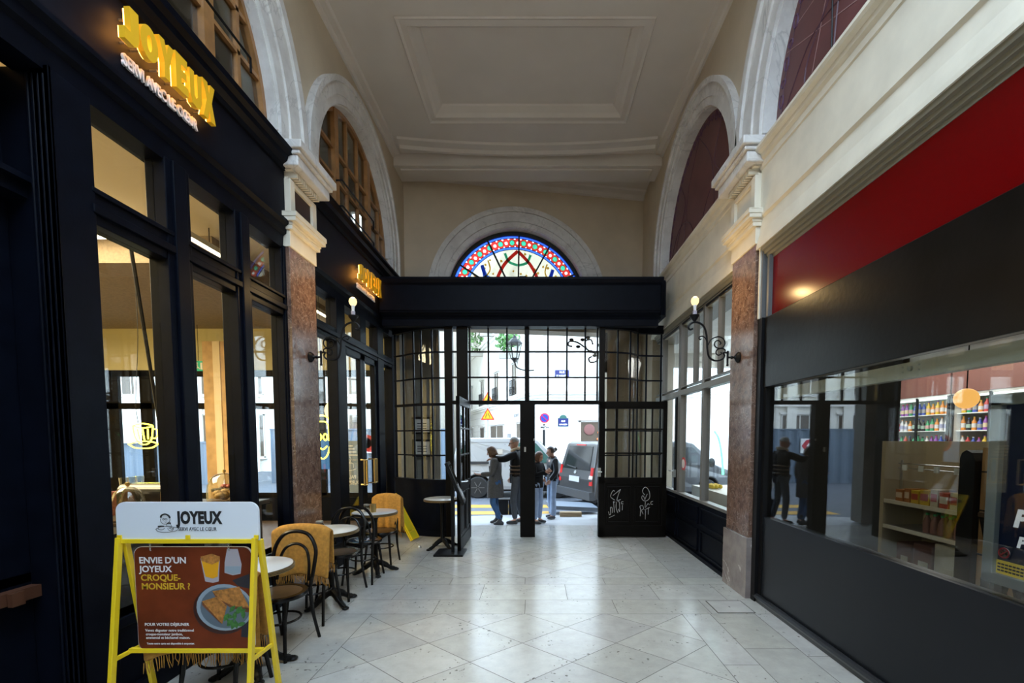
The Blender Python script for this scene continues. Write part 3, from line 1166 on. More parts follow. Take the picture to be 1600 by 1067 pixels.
p.build('window_pane', glass('kiosk_glass', (0.78, 0.80, 0.79), 1.52, 0.0, 1.35), t)
p = MB()
p.box(2.30, 2.36, -0.6, 4.30, 2.035, 2.115)
p.box(2.30, 2.37, -0.6, 4.30, 2.02, 2.035)
p.build('shutter_rail', mat('dull_aluminium', (0.72, 0.71, 0.62), 0.35), t)
p = MB()
p.lathe([(0.0, 0), (0.016, 0), (0.016, 0.012), (0.009, 0.016), (0.0, 0.016)], (0, 0, 0), 12, M=Matrix.Translation((2.30, 2.78, 2.075)) @ Matrix.Rotation(-PI / 2, 4, 'Y'))
for dy in (-0.06, 0.06):
    for dz in (-0.015, 0.015):
        p.box(2.297, 2.302, 2.78 + dy - 0.005, 2.78 + dy + 0.005, 2.075 + dz - 0.005, 2.075 + dz + 0.005)
p.build('rail_lock', STEEL, t)

# ------------------------------------------------------------------ right: corner shop front between pier and street doors
FRM = mat('grey_shop_frame', (0.15, 0.145, 0.135), 0.4)
t = thing('corner_shop_front', 'grey framed glass shopfront over black panelled base between pier and street doors', 'shopfront', (2.28, 6.5, 0), kind='structure')
p = MB()
p.box(2.235, 2.33, 5.09, 8.4, 0.05, 0.76)
p.box(2.20, 2.33, 5.09, 8.4, 0.0, 0.05)
p.build('base_panel', BLACKW, t)
p = MB()
for y0, y1 in ((5.14, 6.02), (6.12, 7.0), (7.1, 7.98)):
    for z0, z1 in ((0.08, 0.40), (0.46, 0.70)):
        for (a0, a1, c0, c1) in ((y0, y1, z0, z0 + 0.025), (y0, y1, z1 - 0.025, z1), (y0, y0 + 0.025, z0, z1), (y1 - 0.025, y1, z0, z1)):
            p.box(2.215, 2.24, a0, a1, c0, c1)
p.build('panel_moulding', BLACKW, t, bevel=0.005)
p = MB()
p.box(2.225, 2.33, 5.09, 8.4, 0.76, 0.80)
p.box(2.225, 2.33, 5.09, 8.4, 2.305, 2.385)
p.box(2.235, 2.33, 5.09, 8.4, 2.42, 2.435)
p.build('rail', FRM, t, bevel=0.004)
p = MB()
p.box(2.225, 2.33, 5.09, 8.4, 3.42, 3.46)
p.box(2.235, 2.33, 5.09, 8.4, 3.38, 3.42)
p.build('head', BLACKM, t)
for nm, y0, y1, z0, z1 in (('mullion', 6.02, 6.09, 0.8, 3.4), ('mullion', 6.98, 7.10, 0.8, 3.4), ('mullion', 8.02, 8.12, 0.8, 3.4), ('mullion', 5.09, 5.16, 0.8, 3.4)):
    p = MB()
    p.box(2.23, 2.33, y0, y1, z0, z1)
    p.build(nm, FRM, t, bevel=0.004)
for y0, y1 in ((5.16, 6.02), (6.09, 6.98), (7.10, 8.02)):
    for z0, z1 in ((0.8, 2.305), (2.385, 3.38)):
        p = MB()
        p.box(2.278, 2.284, y0, y1, z0, z1)
        p.build('glass_pane', GLASS, t)
p = MB()
p.box(2.24, 2.32, 6.45, 6.47, 2.44, 3.38)
p.box(2.24, 2.32, 5.6, 5.615, 2.44, 3.38)
p.build('glazing_bar', FRM, t)
# glass door leaf standing open inside, near the street end
p = MB()
p.box(2.24, 2.30, 7.22, 7.28, 0.8, 2.3)
p.box(2.24, 2.30, 7.90, 7.96, 0.8, 2.3)
p.build('door_stile', BLACKM, t)
p = MB()
p.box(2.20, 2.235, 7.16, 7.20, 1.02, 1.14)
p.tube([(2.21, 7.18, 1.12), (2.16, 7.18, 1.12), (2.16, 7.28, 1.12)], 0.01, 6)
p.build('door_handle', STEEL, t)
for i, (y, z, r, cc) in enumerate(((6.92, 1.25, 0.10, (0.55, 0.05, 0.06)), (5.22, 1.62, 0.07, (0.6, 0.06, 0.06)))):
    s_ = MB()
    s_.lathe([(0, 0), (r, 0), (r, 0.003), (0, 0.003)], (0, 0, 0), 24, M=Matrix.Translation((2.276, y, z)) @ Matrix.Rotation(-PI / 2, 4, 'Y'))
    s_.m = 1
    s_.lathe([(0, 0.003), (r * 0.7, 0.003), (r * 0.7, 0.005), (0, 0.005)], (0, 0, 0), 24, M=Matrix.Translation((2.276, y, z)) @ Matrix.Rotation(-PI / 2, 4, 'Y'))
    so = s_.build('round_sticker', [mat('sticker_red_%d' % i, cc, 0.5), mat('sticker_pale', (0.75, 0.72, 0.7), 0.5)])
    tag(so, ['round red and white sticker on the shop glass near the open door leaf', 'round red and white sticker on the shop glass beside the marble pier'][i], 'sticker')

# ------------------------------------------------------------------ left: cafe front, first bay
t = thing('cafe_front', 'black timber cafe shopfront with tall panes and a plain fascia', 'shopfront', (-2.55, 3.6, 0), kind='structure')
p = MB()
p.box(-2.66, -2.50, 0.9, 4.60, 3.79, 4.30)
FASC = mat('navy_black_fascia', (0.0055, 0.0065, 0.011), 0.5, var=0.25, vscale=5, spec=0.07)
p.build('fascia', FASC, t)
p = MB()
p.prism([(-2.7, 4.28), (-2.48, 4.28), (-2.46, 4.31), (-2.42, 4.34), (-2.41, 4.38), (-2.37, 4.40), (-2.36, 4.44), (-2.7, 4.47)], 'y', 0.9, 4.585)
p.build('fascia_cornice', BLACKW, t)
p = MB()
p.prism([(-2.7, 3.54), (-2.53, 3.54), (-2.52, 3.66), (-2.49, 3.68), (-2.485, 3.74), (-2.45, 3.765), (-2.45, 3.795), (-2.7, 3.80)], 'y', 0.9, 4.60)
p.build('fascia_moulding', BLACKW, t)
p = MB()
p.box(-2.66, -2.53, 2.62, 4.61, 2.875, 3.075)
p.box(-2.66, -2.505, 2.62, 4.61, 2.93, 2.98)
p.box(-2.66, -2.51, 2.62, 4.61, 3.045, 3.075)
p.build('transom', BLACKW, t, bevel=0.006)
for y0, y1, xf in ((3.15, 3.365, -2.52), (3.86, 4.05, -2.52), (4.56, 4.62, -2.53)):
    p = MB()
    p.box(-2.66, xf, y0, y1, 0.55, 3.56)
    p.box(-2.66, xf + 0.02, y0 + 0.05, y1 - 0.05, 0.55, 3.56)
    p.build('mullion', BLACKW, t, bevel=0.006)
p = MB()
p.box(-2.92, -2.515, 2.42, 2.64, 0, 3.56)
for k in range(4):
    p.box(-2.60 - 0.012 * k * 0, -2.505, 2.41, 2.425, 0.0, 3.56)
    p.tube([(-2.535 - 0.028 * k, 2.415, 0.2), (-2.535 - 0.028 * k, 2.415, 3.52)], 0.009, 6)
p.build('corner_post', BLACKW, t, bevel=0.004)
p = MB()
p.box(-2.66, -2.52, 2.62, 4.60, 0, 0.56)
p.box(-2.66, -2.50, 2.62, 4.60, 0.50, 0.56)
p.box(-2.66, -2.49, 2.62, 4.60, 0, 0.12)
p.build('stall_riser', BLACKW, t, bevel=0.005)
for y0, y1 in ((2.64, 3.15), (3.365, 3.86), (4.05, 4.56)):
    for z0, z1 in ((0.56, 2.875), (3.075, 3.55)):
        p = MB()
        p.box(-2.605, -2.599, y0, y1, z0, z1)
        p.build('glass_pane', GLASS, t)

# recessed side door left of the corner post
t = thing('door_1', 'black recessed side door with dark glass and a brass plate beside the corner post', 'door', (-2.78, 1.8, 0), kind='structure')
p = MB()
p.box(-2.86, -2.78, 0.9, 2.42, 2.99, 3.56)
p.build('overdoor_panel', BLACKW, t)
p = MB()
p.box(-2.86, -2.66, 0.9, 2.42, 2.90, 3.0)
p.box(-2.86, -2.62, 0.9, 2.42, 2.97, 3.0)
p.build('lintel', BLACKW, t)
p = MB()
p.box(-2.86, -2.77, 2.24, 2.42, 0, 2.9)
p.box(-2.86, -2.79, 0.9, 2.42, 2.30, 2.9)
p.box(-2.86, -2.79, 0.9, 2.42, 0, 0.86)
p.box(-2.86, -2.77, 0.9, 2.42, 0.86, 0.92)
p.build('stile', BLACKW, t, bevel=0.005)
p = MB()
p.box(-2.825, -2.82, 0.9, 2.24, 0.92, 2.30)
p.build('glass_pane', glass('dark_door_glass', (0.10, 0.105, 0.10)), t)
p = MB()
p.box(-2.77, -2.715, 2.02, 2.415, 0.785, 0.85)
p.box(-2.71, -2.685, 2.25, 2.31, 0.78, 0.85)
p.build('brass_plate', mat('dull_brass', (0.09, 0.035, 0.018), 0.45, metal=0.3), t)

# ------------------------------------------------------------------ left: cafe front, second bay with the double door
t = thing('cafe_door_front', 'black timber cafe entrance front with glazed double door', 'shopfront', (-2.55, 6.6, 0), kind='structure')
p = MB()
p.box(-2.66, -2.50, 5.12, 8.3, 3.55, 4.28)
p.build('fascia', FASC, t)
p = MB()
p.prism([(-2.7, 4.26), (-2.48, 4.26), (-2.46, 4.29), (-2.41, 4.33), (-2.40, 4.38), (-2.36, 4.40), (-2.36, 4.43), (-2.7, 4.46)], 'y', 5.12, 8.3)
p.build('fascia_cornice', BLACKW, t)
p = MB()
p.prism([(-2.7, 3.40), (-2.53, 3.40), (-2.52, 3.50), (-2.48, 3.53), (-2.46, 3.57), (-2.7, 3.58)], 'y', 5.12, 8.3)
p.build('fascia_moulding', BLACKW, t)
p = MB()
p.box(-2.66, -2.53, 5.12, 8.0, 2.87, 3.03)
p.box(-2.66, -2.505, 5.12, 8.0, 2.92, 2.97)
p.build('transom', BLACKW, t, bevel=0.006)
for y0, y1 in ((5.12, 5.24), (5.75, 6.0), (7.22, 7.49), (7.93, 8.05)):
    p = MB()
    p.box(-2.66, -2.52, y0, y1, 0.0, 3.42)
    p.build('mullion', BLACKW, t, bevel=0.006)
p = MB()
p.box(-2.66, -2.53, 6.54, 6.76, 3.03, 3.42)
p.build('mullion', BLACKW, t, bevel=0.006)
for (y0, y1) in ((5.24, 5.75), (7.49, 7.93)):
    p = MB()
    p.box(-2.66, -2.52, y0, y1, 0, 0.30)
    p.build('stall_riser', BLACKW, t)
    p = MB()
    p.box(-2.605, -2.599, y0, y1, 0.30, 2.87)
    p.build('glass_pane', GLASS, t)
for (y0, y1) in ((5.24, 5.75), (6.0, 6.54), (6.76, 7.22), (7.49, 7.93)):
    p = MB()
    p.box(-2.605, -2.599, y0, y1, 3.03, 3.40)
    p.build('glass_pane', GLASS, t)
for (y0, y1, hy) in ((6.0, 6.65, 6.50), (6.65, 7.22, 6.80)):
    d = MB()
    d.box(-2.62, -2.55, y0, y0 + 0.09, 0.02, 2.87)
    d.box(-2.62, -2.55, y1 - 0.09, y1, 0.02, 2.87)
    d.box(-2.62, -2.55, y0, y1, 0.02, 0.34)
    d.box(-2.62, -2.55, y0, y1, 2.78, 2.87)
    do = d.build('door_leaf', BLACKW, t, bevel=0.005)
    d = MB()
    d.box(-2.588, -2.582, y0 + 0.08, y1 - 0.08, 0.34, 2.78)
    d.build('glass_pane', GLASS, do)
    d = MB()
    for q in (0.0,):
        d.tube([(-2.55, hy, 0.97), (-2.46, hy, 0.97), (-2.46, hy, 1.33), (-2.55, hy, 1.33)], 0.014, 6)
        d.tube([(-2.46, hy, 0.97), (-2.46, hy + 0.10 * (1 if hy > 6.6 else -1), 0.97), (-2.46, hy + 0.10 * (1 if hy > 6.6 else -1), 1.33), (-2.46, hy, 1.33)], 0.014, 6)
    d.build('handle', BRASS, do)


# ------------------------------------------------------------------ rooms behind the shopfronts
CAFEW = mat('cafe_wall_paint', (0.62, 0.56, 0.33), 0.7)
CAFEC = mat('cafe_ceiling_paint', (0.62, 0.54, 0.40), 0.75)
w = MB()
w.box(-9.3, -9.15, 0.9, 9.05, 0, 4.2)
w.box(-9.3, -2.66, 0.85, 0.95, 0, 4.2)
w.box(-9.3, -8.9, 8.9, 9.05, 0, 4.2)
w.box(-8.9, -2.66, 8.9, 9.05, 2.98, 4.2)
w.box(-2.96, -2.66, 8.9, 9.05, 0.45, 2.98)
o = w.build('wall_cafe', CAFEW, keep=True)
tag(o, 'warm yellowish cafe wall seen through the tall black framed panes', 'wall', kind='structure')
w = MB()
w.box(-9.3, -2.55, 0.85, 9.05, -0.06, -0.005)
o = w.build('floor_cafe', mat('cafe_floor_boards', (0.11, 0.075, 0.05), 0.5, var=0.2), keep=True)
tag(o, 'dark brown cafe floor behind the shop windows', 'floor', kind='structure')
w = MB()
w.box(-9.15, -2.68, 8.88, 9.05, -0.05, 0.46)
o = w.build('baseboard_cafe', BLACKW, keep=True)
tag(o, 'low dark wall under the cafe street window', 'low wall', kind='structure')
w = MB()
w.box(-9.3, -2.66, 0.85, 9.05, 4.10, 4.22)
o = w.build('ceiling_cafe', CAFEC, keep=True)
tag(o, 'beige cafe ceiling behind the shop windows', 'ceiling', kind='structure')
w = MB()
w.box(-9.1, -3.95, 5.6, 8.9, 3.78, 4.10)
o = w.build('acoustic_ceiling', mat('perforated_acoustic_board', (0.26, 0.20, 0.14), 0.8, var=0.2, vscale=30, bump=0.2, bscale=120), keep=True)
tag(o, 'lowered brown acoustic ceiling board inside the cafe', 'ceiling panel', kind='structure')
# street-side cafe window
t = thing('window_4', 'cafe street window of dark frames behind the counter', 'window', (-5.9, 8.95, 0.45), kind='structure')
p = MB()
p.box(-8.9, -2.96, 8.93, 9.0, 2.86, 2.98)
p.box(-8.9, -2.96, 8.93, 9.0, 0.45, 0.55)
p.build('frame', WARMBLK, t)
p = MB()
p.box(-8.9, -2.96, 8.93, 9.0, 2.22, 2.34)
p.build('rail', WARMBLK, t)
for x0, x1 in ((-8.9, -8.8), (-8.55, -8.28), (-7.85, -7.62), (-7.5, -7.38), (-6.3, -6.2), (-5.2, -5.05), (-4.3, -4.2), (-3.06, -2.96)):
    p = MB()
    p.box(x0, x1, 8.93, 9.0, 0.5, 2.95)
    p.build('mullion', WARMBLK, t)
p = MB()
p.box(-8.9, -2.96, 8.96, 8.965, 0.5, 2.9)
p.build('glass_pane', GLASS, t)
# the shop behind both right-hand fronts: one deep bright room
w = MB()
SHOPW = mat('shop_wall_white', (0.70, 0.70, 0.66), 0.6)
w.box(8.2, 8.3, -0.75, 10.3, 0, 3.6)
w.box(2.36, 8.3, -0.75, -0.6, 0, 3.6)
w.box(2.34, 8.3, 9.95, 10.1, 3.2, 3.6)
w.box(2.34, 8.3, 9.95, 10.1, 0, 0.35)
w.box(6.6, 8.3, 9.95, 10.1, 0, 3.6)
w.box(2.34, 2.55, 8.4, 10.1, 0, 3.6)
o = w.build('wall_corner_shop', SHOPW, keep=True)
tag(o, 'white wall of the bright corner shop behind grey framed panes', 'wall', kind='structure')
w = MB()
w.box(2.36, 3.86, 4.78, 4.92, 0, 3.5)
o = w.build('wall_added_dark', mat('added_dark_partition', (0.012, 0.011, 0.010), 0.6), keep=True)  # partition added to keep the window dark behind its reflections
tag(o, 'dark partition added behind the marble pier to blacken the kiosk window', 'wall', kind='structure')
w = MB()
w.box(2.30, 8.3, -0.75, 10.1, -0.06, -0.003)
o = w.build('floor_corner_shop', mat('shop_floor_tile', (0.30, 0.30, 0.29), 0.4), keep=True)
tag(o, 'grey floor of the bright corner shop', 'floor', kind='structure')
w = MB()
w.box(2.34, 8.3, -0.75, 10.1, 3.5, 3.6)
o = w.build('ceiling_corner_shop', SHOPW, keep=True)
tag(o, 'white ceiling of the bright corner shop', 'ceiling', kind='structure')

# ------------------------------------------------------------------ street doors: black vestibule across the passage
t = thing('door_2', 'black glazed entrance screen with deep header and small square panes at the street end', 'entrance screen', (-0.2, 7.43, 0), kind='structure')
YD = 7.43
p = MB()
p.prism([(7.24, 3.60), (7.20, 3.66), (7.20, 4.05), (7.17, 4.08), (7.15, 4.13), (7.15, 4.165), (7.95, 4.165), (7.95, 3.54), (7.30, 3.54), (7.28, 3.57)], 'x', -2.48, 2.0)
hd = p.build('header', BLACKW, t, bevel=0.01)
p = MB()
p.box(-2.48, 1.96, 7.19, 7.21, 3.625, 3.645)
p.box(-2.48, 1.96, 7.30, 7.45, 3.44, 3.545)
p.prism([(1.96, 7.16), (2.03, 7.19), (2.07, 7.28), (2.07, 7.9), (1.96, 7.9)], 'z', 3.58, 4.12)
p.build('header_moulding', BLACKW, t, bevel=0.006)
p = MB()
p.box(-2.48, 2.18, 7.9, 8.95, 4.02, 4.15)
p.build('vestibule_roof', BLACKW, t)
p = MB()
for x, y, w_, h_ in ((-0.22, 7.5, 0.11, 0.13), (0.12, 7.5, 0.09, 0.05), (1.2, 7.4, 0.08, 0.05), (-0.42, 7.5, 0.16, 0.05), (-2.2, 7.4, 0.3, 0.02)):
    p.box(x - w_ / 2, x + w_ / 2, y, y + 0.1, 4.16, 4.165 + h_)
p.build('header_fixture', BLACKM, t)
for x0, x1, z0, z1 in ((-1.50, -1.37, 0, 3.45), (-1.30, -1.12, 0, 3.45), (1.03, 1.12, 0, 3.45)):
    p = MB()
    p.box(x0, x1, 7.38, 7.50, z0, z1)
    p.build('post', WARMBLK, t, bevel=0.006)
p = MB()
p.box(-0.268, -0.022, 7.37, 7.52, 0, 2.24)
p.box(-0.19, -0.115, 7.39, 7.48, 2.24, 3.45)
cp = p.build('centre_post', WARMBLK, t, bevel=0.006)
p = MB()
p.box(-0.20, -0.17, 7.362, 7.371, 1.42, 1.50)
p.box(-0.045, -0.03, 7.362, 7.371, 1.6, 1.64)
p.build('lock_plate', STEEL, cp)
p = MB()
p.box(-1.37, 1.12, 7.39, 7.48, 2.20, 2.262)
p.box(-1.37, 1.12, 7.375, 7.39, 2.215, 2.245)
p.build('transom', WARMBLK, t, bevel=0.004)
p = MB()
for x in (-1.09, -0.785, -0.48, 0.19, 0.5, 0.80, 1.0):
    p.box(x - 0.014, x + 0.014, 7.415, 7.445, 2.26, 3.45)
for z in (3.056, 2.64):
    p.box(-1.12, -0.19, 7.415, 7.445, z - 0.013, z + 0.013)
    p.box(-0.115, 1.03, 7.415, 7.445, z - 0.013, z + 0.013)
    p.box(-1.37, -1.30, 7.415, 7.445, z - 0.013, z + 0.013)
p.build('glazing_bar', WARMBLK, t)
p = MB()
p.box(-1.12, -0.19, 7.428, 7.432, 2.26, 3.44)
p.box(-0.115, 1.03, 7.428, 7.432, 2.26, 3.44)
p.build('transom_glass', GLASS, t)


def sidelight(path, bars, name):
    pts = [Vector((x, y, 0)) for x, y in path]
    P = [v.to_2d() for v in spline(pts, 6)]

    def strip(mb, z0, z1, th):
        rows = []
        n = len(P)
        for i, q in enumerate(P):
            d = (P[min(i + 1, n - 1)] - P[max(i - 1, 0)]).normalized()
            nn = Vector((-d.y, d.x)) * th / 2
            rows.append([(q.x - nn.x, q.y - nn.y, z0), (q.x + nn.x, q.y + nn.y, z0), (q.x + nn.x, q.y + nn.y, z1), (q.x - nn.x, q.y - nn.y, z1), (q.x - nn.x, q.y - nn.y, z0)])
        mb.grid(rows)
        for r in (rows[0], rows[-1]):
            mb.add(r[:4], [(0, 1, 2, 3)])
    c = MB()
    strip(c, 0, 0.95, 0.06)
    strip(c, 0.90, 0.96, 0.09)
    strip(c, 0, 0.12, 0.08)
    strip(c, 3.42, 3.56, 0.08)
    c.build('curved_panel', BLACKW, t)
    g = MB()
    strip(g, 0.96, 3.42, 0.004)
    g.build('curved_glass', GLASS, t, smooth=True)
    c = MB()
    for z in (3.05, 2.63, 2.20, 1.77, 1.36):
        strip(c, z - (0.022 if z == 2.20 else 0.012), z + (0.022 if z == 2.20 else 0.012), 0.03)
    L_ = [0]
    for i in range(1, len(P)):
        L_.append(L_[-1] + (P[i] - P[i - 1]).length)
    for f in bars:
        s = f * L_[-1]
        for i in range(1, len(P)):
            if L_[i] >= s:
                q = P[i - 1].lerp(P[i], (s - L_[i - 1]) / (L_[i] - L_[i - 1]))
                w_ = 0.018 if f in (0, 1) else 0.013
                c.box(q.x - w_, q.x + w_, q.y - w_, q.y + w_, 0.95, 3.43)
                break
    c.build('curved_glazing_bar', BLACKW, t)


sidelight([(-1.44, 7.43), (-1.72, 7.44), (-2.02, 7.55), (-2.28, 7.74), (-2.46, 7.86)], (0.02, 0.24, 0.42, 0.56, 0.80, 0.98), 'left')
sidelight([(1.08, 7.44), (1.36, 7.47), (1.60, 7.57), (1.76, 7.74), (2.17, 7.80)], (0.02, 0.22, 0.42, 0.62, 0.76, 0.98), 'right')


def leaf(mb_frame, gl, bars, M, w, panels=True):
    f = mb_frame
    f.box(0, 0.10, -0.025, 0.025, 0.02, 2.24, M)
    f.box(w - 0.07, w, -0.025, 0.025, 0.02, 2.24, M)
    f.box(0, w, -0.025, 0.025, 2.12, 2.24, M)
    f.box(0, w, -0.025, 0.025, 0.02, 0.20, M)
    f.box(0, w, -0.025, 0.025, 0.90, 1.0, M)
    f.box(0, w, -0.012, 0.012, 0.1, 1.0, M)
    gl.box(0.1, w - 0.07, -0.003, 0.003, 1.0, 2.12, M)
    for x in bars:
        f.box(x - 0.012, x + 0.012, -0.02, 0.02, 1.0, 2.12, M)
    for z in (1.40, 1.79):
        f.box(0.1, w - 0.07, -0.02, 0.02, z - 0.012, z + 0.012, M)
    for (a, b) in ((0.14, w / 2 - 0.03), (w / 2 + 0.03, w - 0.10)):
        for (x0, x1, z0, z1) in ((a, b, 0.25, 0.275), (a, b, 0.825, 0.85), (a, a + 0.025, 0.25, 0.85), (b - 0.025, b, 0.25, 0.85)):
            f.box(x0, x1, -0.024, 0.024, z0, z1, M)


d = thing('door_3', 'open black street door leaf with small panes and scratched graffiti on its lower panels', 'door', (1.04, 7.36, 0), kind='structure')
f, g = MB(), MB()
M = Matrix.Translation((1.02, 7.33, 0)) @ Matrix.Rotation(math.radians(1.5), 4, 'Z')
leaf(f, g, (0.28, 0.56, 0.875), M, 1.12)
f.build('door_leaf', WARMBLK, d, bevel=0.004)
g.build('glass_pane', GLASS, d)
gf = MB()
gs = 0.1031 * 7.3 / 700


def gpt(c):
    return (1.02 + (940 + 0.1031 * c[0] - 945.8 + 9.2) * 7.3 / 700 + 0.0, 7.298, 1.65 - (740 + 0.1031 * c[1] - 684) * 7.3 / 700)


for st in ([(300, 240), (185, 335)], [(210, 270), (185, 262), (150, 350), (215, 405)], [(300, 240), (265, 330), (248, 410), (305, 395)],
           [(120, 580), (135, 630), (155, 610), (150, 520), (175, 525), (180, 600)], [(195, 420), (210, 595)], [(240, 430), (235, 520), (262, 600)], [(260, 430), (285, 440), (290, 580), (270, 540)],
           [(345, 430), (320, 430), (318, 460), (345, 462)], [(332, 480), (330, 560)], [(130, 675), (215, 635)], [(220, 430), (190, 440)],
           [(668, 325), (635, 270), (660, 215), (700, 215), (740, 280), (745, 370), (700, 415), (650, 410), (625, 370), (640, 335), (665, 370), (675, 400)], [(670, 400), (710, 310)],
           [(605, 650), (610, 550), (600, 500), (640, 490), (655, 540), (625, 560), (650, 620)], [(680, 430), (680, 520), (720, 460), (745, 480)], [(670, 555), (750, 515)], [(685, 560), (683, 700)], [(730, 530), (728, 625)],
           [(795, 425), (770, 430), (765, 465), (795, 470)]):
    gf.tube(spline([gpt(c) for c in st], 4) if len(st) > 2 else [gpt(c) for c in st], 0.0045, 5)
gf.build('graffiti', mat('scratched_paint', (0.42, 0.42, 0.42), 0.7), d)
p = MB()
p.box(1.00, 1.05, 7.27, 7.31, 1.02, 1.16)
p.tube([(1.02, 7.29, 1.10), (1.02, 7.22, 1.10), (1.06, 7.21, 1.10)], 0.01, 6)
p.build('door_handle', STEEL, d)

d = thing('door_4', 'black street door leaf swung open towards the passage, seen edge on', 'door', (-1.12, 7.36, 0), kind='structure')
f, g = MB(), MB()
M = Matrix.Translation((-1.10, 7.33, 0)) @ Matrix.Rotation(math.radians(-90.5), 4, 'Z')
leaf(f, g, (0.28, 0.56, 0.875), M, 0.98)
f.build('door_leaf', WARMBLK, d, bevel=0.004)
g.build('glass_pane', GLASS, d)
p = MB()
p.tube([M @ Vector((0.90, 0.03, 1.02)), M @ Vector((0.90, 0.09, 1.02)), M @ Vector((0.80, 0.10, 1.02))], 0.01, 6)
p.tube([M @ Vector((0.90, -0.03, 1.02)), M @ Vector((0.90, -0.09, 1.02)), M @ Vector((0.80, -0.10, 1.02))], 0.01, 6)
p.build('door_handle', STEEL, d)

# iron ornament under the street opening
t = thing('iron_bracket', 'curled wrought iron leaf bracket under the lintel of the street opening', 'bracket', (1.1, 9.2, 3.3))
p = MB()
for s_ in ([(1.42, 9.35, 3.70), (1.28, 9.34, 3.40), (1.05, 9.33, 3.46), (1.0, 9.33, 3.62), (1.12, 9.33, 3.66), (1.16, 9.33, 3.56)],
           [(1.05, 9.33, 3.46), (0.85, 9.32, 3.60), (0.68, 9.31, 3.62), (0.66, 9.31, 3.54), (0.74, 9.31, 3.52)],
           [(1.28, 9.34, 3.40), (1.25, 9.34, 3.24), (1.12, 9.33, 3.20), (1.08, 9.33, 3.28), (1.15, 9.33, 3.32)],
           [(1.42, 9.35, 3.70), (1.40, 9.35, 3.10)]):
    p.tube(spline(s_, 6), 0.018, 6)
for x, z in ((0.72, 3.66), (0.86, 3.52), (0.95, 3.66), (1.12, 3.42), (1.2, 3.34), (1.3, 3.55), (1.06, 3.7)):
    p.sphere((x, 9.33, z), (0.05, 0.012, 0.035), 8, 5)
p.build('scroll', BLACKM, t)
p = MB()
p.box(1.36, 1.46, 9.32, 9.40, 3.0, 3.80)
p.build('mounting_bar', BLACKM, t)

# ------------------------------------------------------------------ wall lamps on the piers
BULB = emis('warm_bulb', (1.0, 0.66, 0.28), 1.1)


def wall_lamp(x, y, z, s, label):
    t = thing('wall_lamp', label, 'lamp', (x, y, z), group='scrolled wall lamps', world=True)

    def W(c):
        return (x + s * (735 - c[0]) * 0.00104, y, z + (790 - c[1]) * 0.00104)
    p = MB()
    M = Matrix.Translation((x, y, z)) @ Matrix.Rotation(s * PI / 2, 4, 'Y')
    p.lathe([(0.0, 0.0), (0.055, 0.0), (0.058, 0.012), (0.045, 0.022), (0.040, 0.03), (0.022, 0.038), (0.018, 0.05), (0.0, 0.052)], (0, 0, 0), 20, M=M)
    p.tube([(x, y, z), (x + s * 0.12, y, z)], 0.010, 8)
    p.sphere((x + s * 0.075, y, z), 0.018, 10, 6)
    p.build('wall_plate', BLACKM, t, smooth=True)
    p = MB()
    p.tube([W((620, 735)), W((620, 865))], [0.012, 0.010], 8)
    p.sphere(W((620, 868)), 0.014, 8, 6)
    p.sphere(W((620, 735)), 0.014, 8, 6)
    p.build('hinge_pin', BLACKM, t, smooth=True)
    p = MB()
    stem = [(620, 745), (575, 742), (588, 770), (575, 800), (535, 820), (480, 820), (430, 785), (410, 710), (404, 620), (395, 550), (370, 480), (325, 442), (270, 433), (228, 452), (210, 485), (228, 508), (255, 498)]
    p.tube(spline([W(c) for c in stem], 5), [0.009] * (5 * 5) + [0.011] * (len(stem) * 5 - 4 - 25), 8)
    for st in ([(413, 665), (450, 605), (520, 580), (572, 602), (590, 650), (565, 690), (520, 696), (485, 672), (488, 632), (522, 618), (548, 645), (535, 660)],
               [(590, 745), (590, 712), (550, 698), (508, 715), (500, 748), (525, 768), (558, 750), (545, 735)],
               [(404, 640), (388, 595), (352, 575), (322, 588), (332, 608), (345, 600)]):
        p.tube(spline([W(c) for c in st], 5), 0.007, 7)
    p.build('scroll_arm', BLACKM, t, smooth=True)
    p = MB()
    c = W((272, 0))
    zc = z + (790 - 430) * 0.00104
    p.lathe([(0.008, 0), (0.02, 0.015), (0.05, 0.055), (0.052, 0.07), (0.046, 0.07), (0.02, 0.04), (0.0, 0.03)], (c[0], y, zc), 16)
    p.build('drip_cup', BLACKM, t, smooth=True)
    p = MB()
    p.lathe([(0.022, 0.04), (0.022, 0.115), (0.018, 0.118), (0, 0.118)], (c[0], y, zc), 14)
    p.build('socket', mat('bulb_socket', (0.42, 0.38, 0.45), 0.4), t, smooth=True)
    p = MB()
    p.lathe([(0.015, 0.115), (0.017, 0.16), (0.024, 0.18)], (c[0], y, zc), 14)
    p.build('bulb_neck', mat('bulb_neck_white', (0.85, 0.85, 0.85), 0.4), t, smooth=True)
    p = MB()
    p.lathe([(0.022, 0.175), (0.036, 0.195), (0.042, 0.22), (0.036, 0.245), (0.018, 0.262), (0, 0.266)], (c[0], y, zc), 16)
    p.build('bulb', BULB, t, smooth=True)
    li = bpy.data.lights.new('bulb_light', 'POINT')
    li.energy, li.color, li.shadow_soft_size = 7, (1.0, 0.66, 0.28), 0.03
    lo = bpy.data.objects.new('bulb_light', li)
    COL.objects.link(lo)
    lo.location = (c[0], y, zc + 0.31)
    return t


wall_lamp(2.17, 4.86, 2.51, -1, 'lit bare bulb on a scrolled iron arm fixed to the pier beside the red fascia')
wall_lamp(-2.47, 4.95, 2.53, 1, 'lit bare bulb on a scrolled iron arm fixed to the pier above the cafe tables')

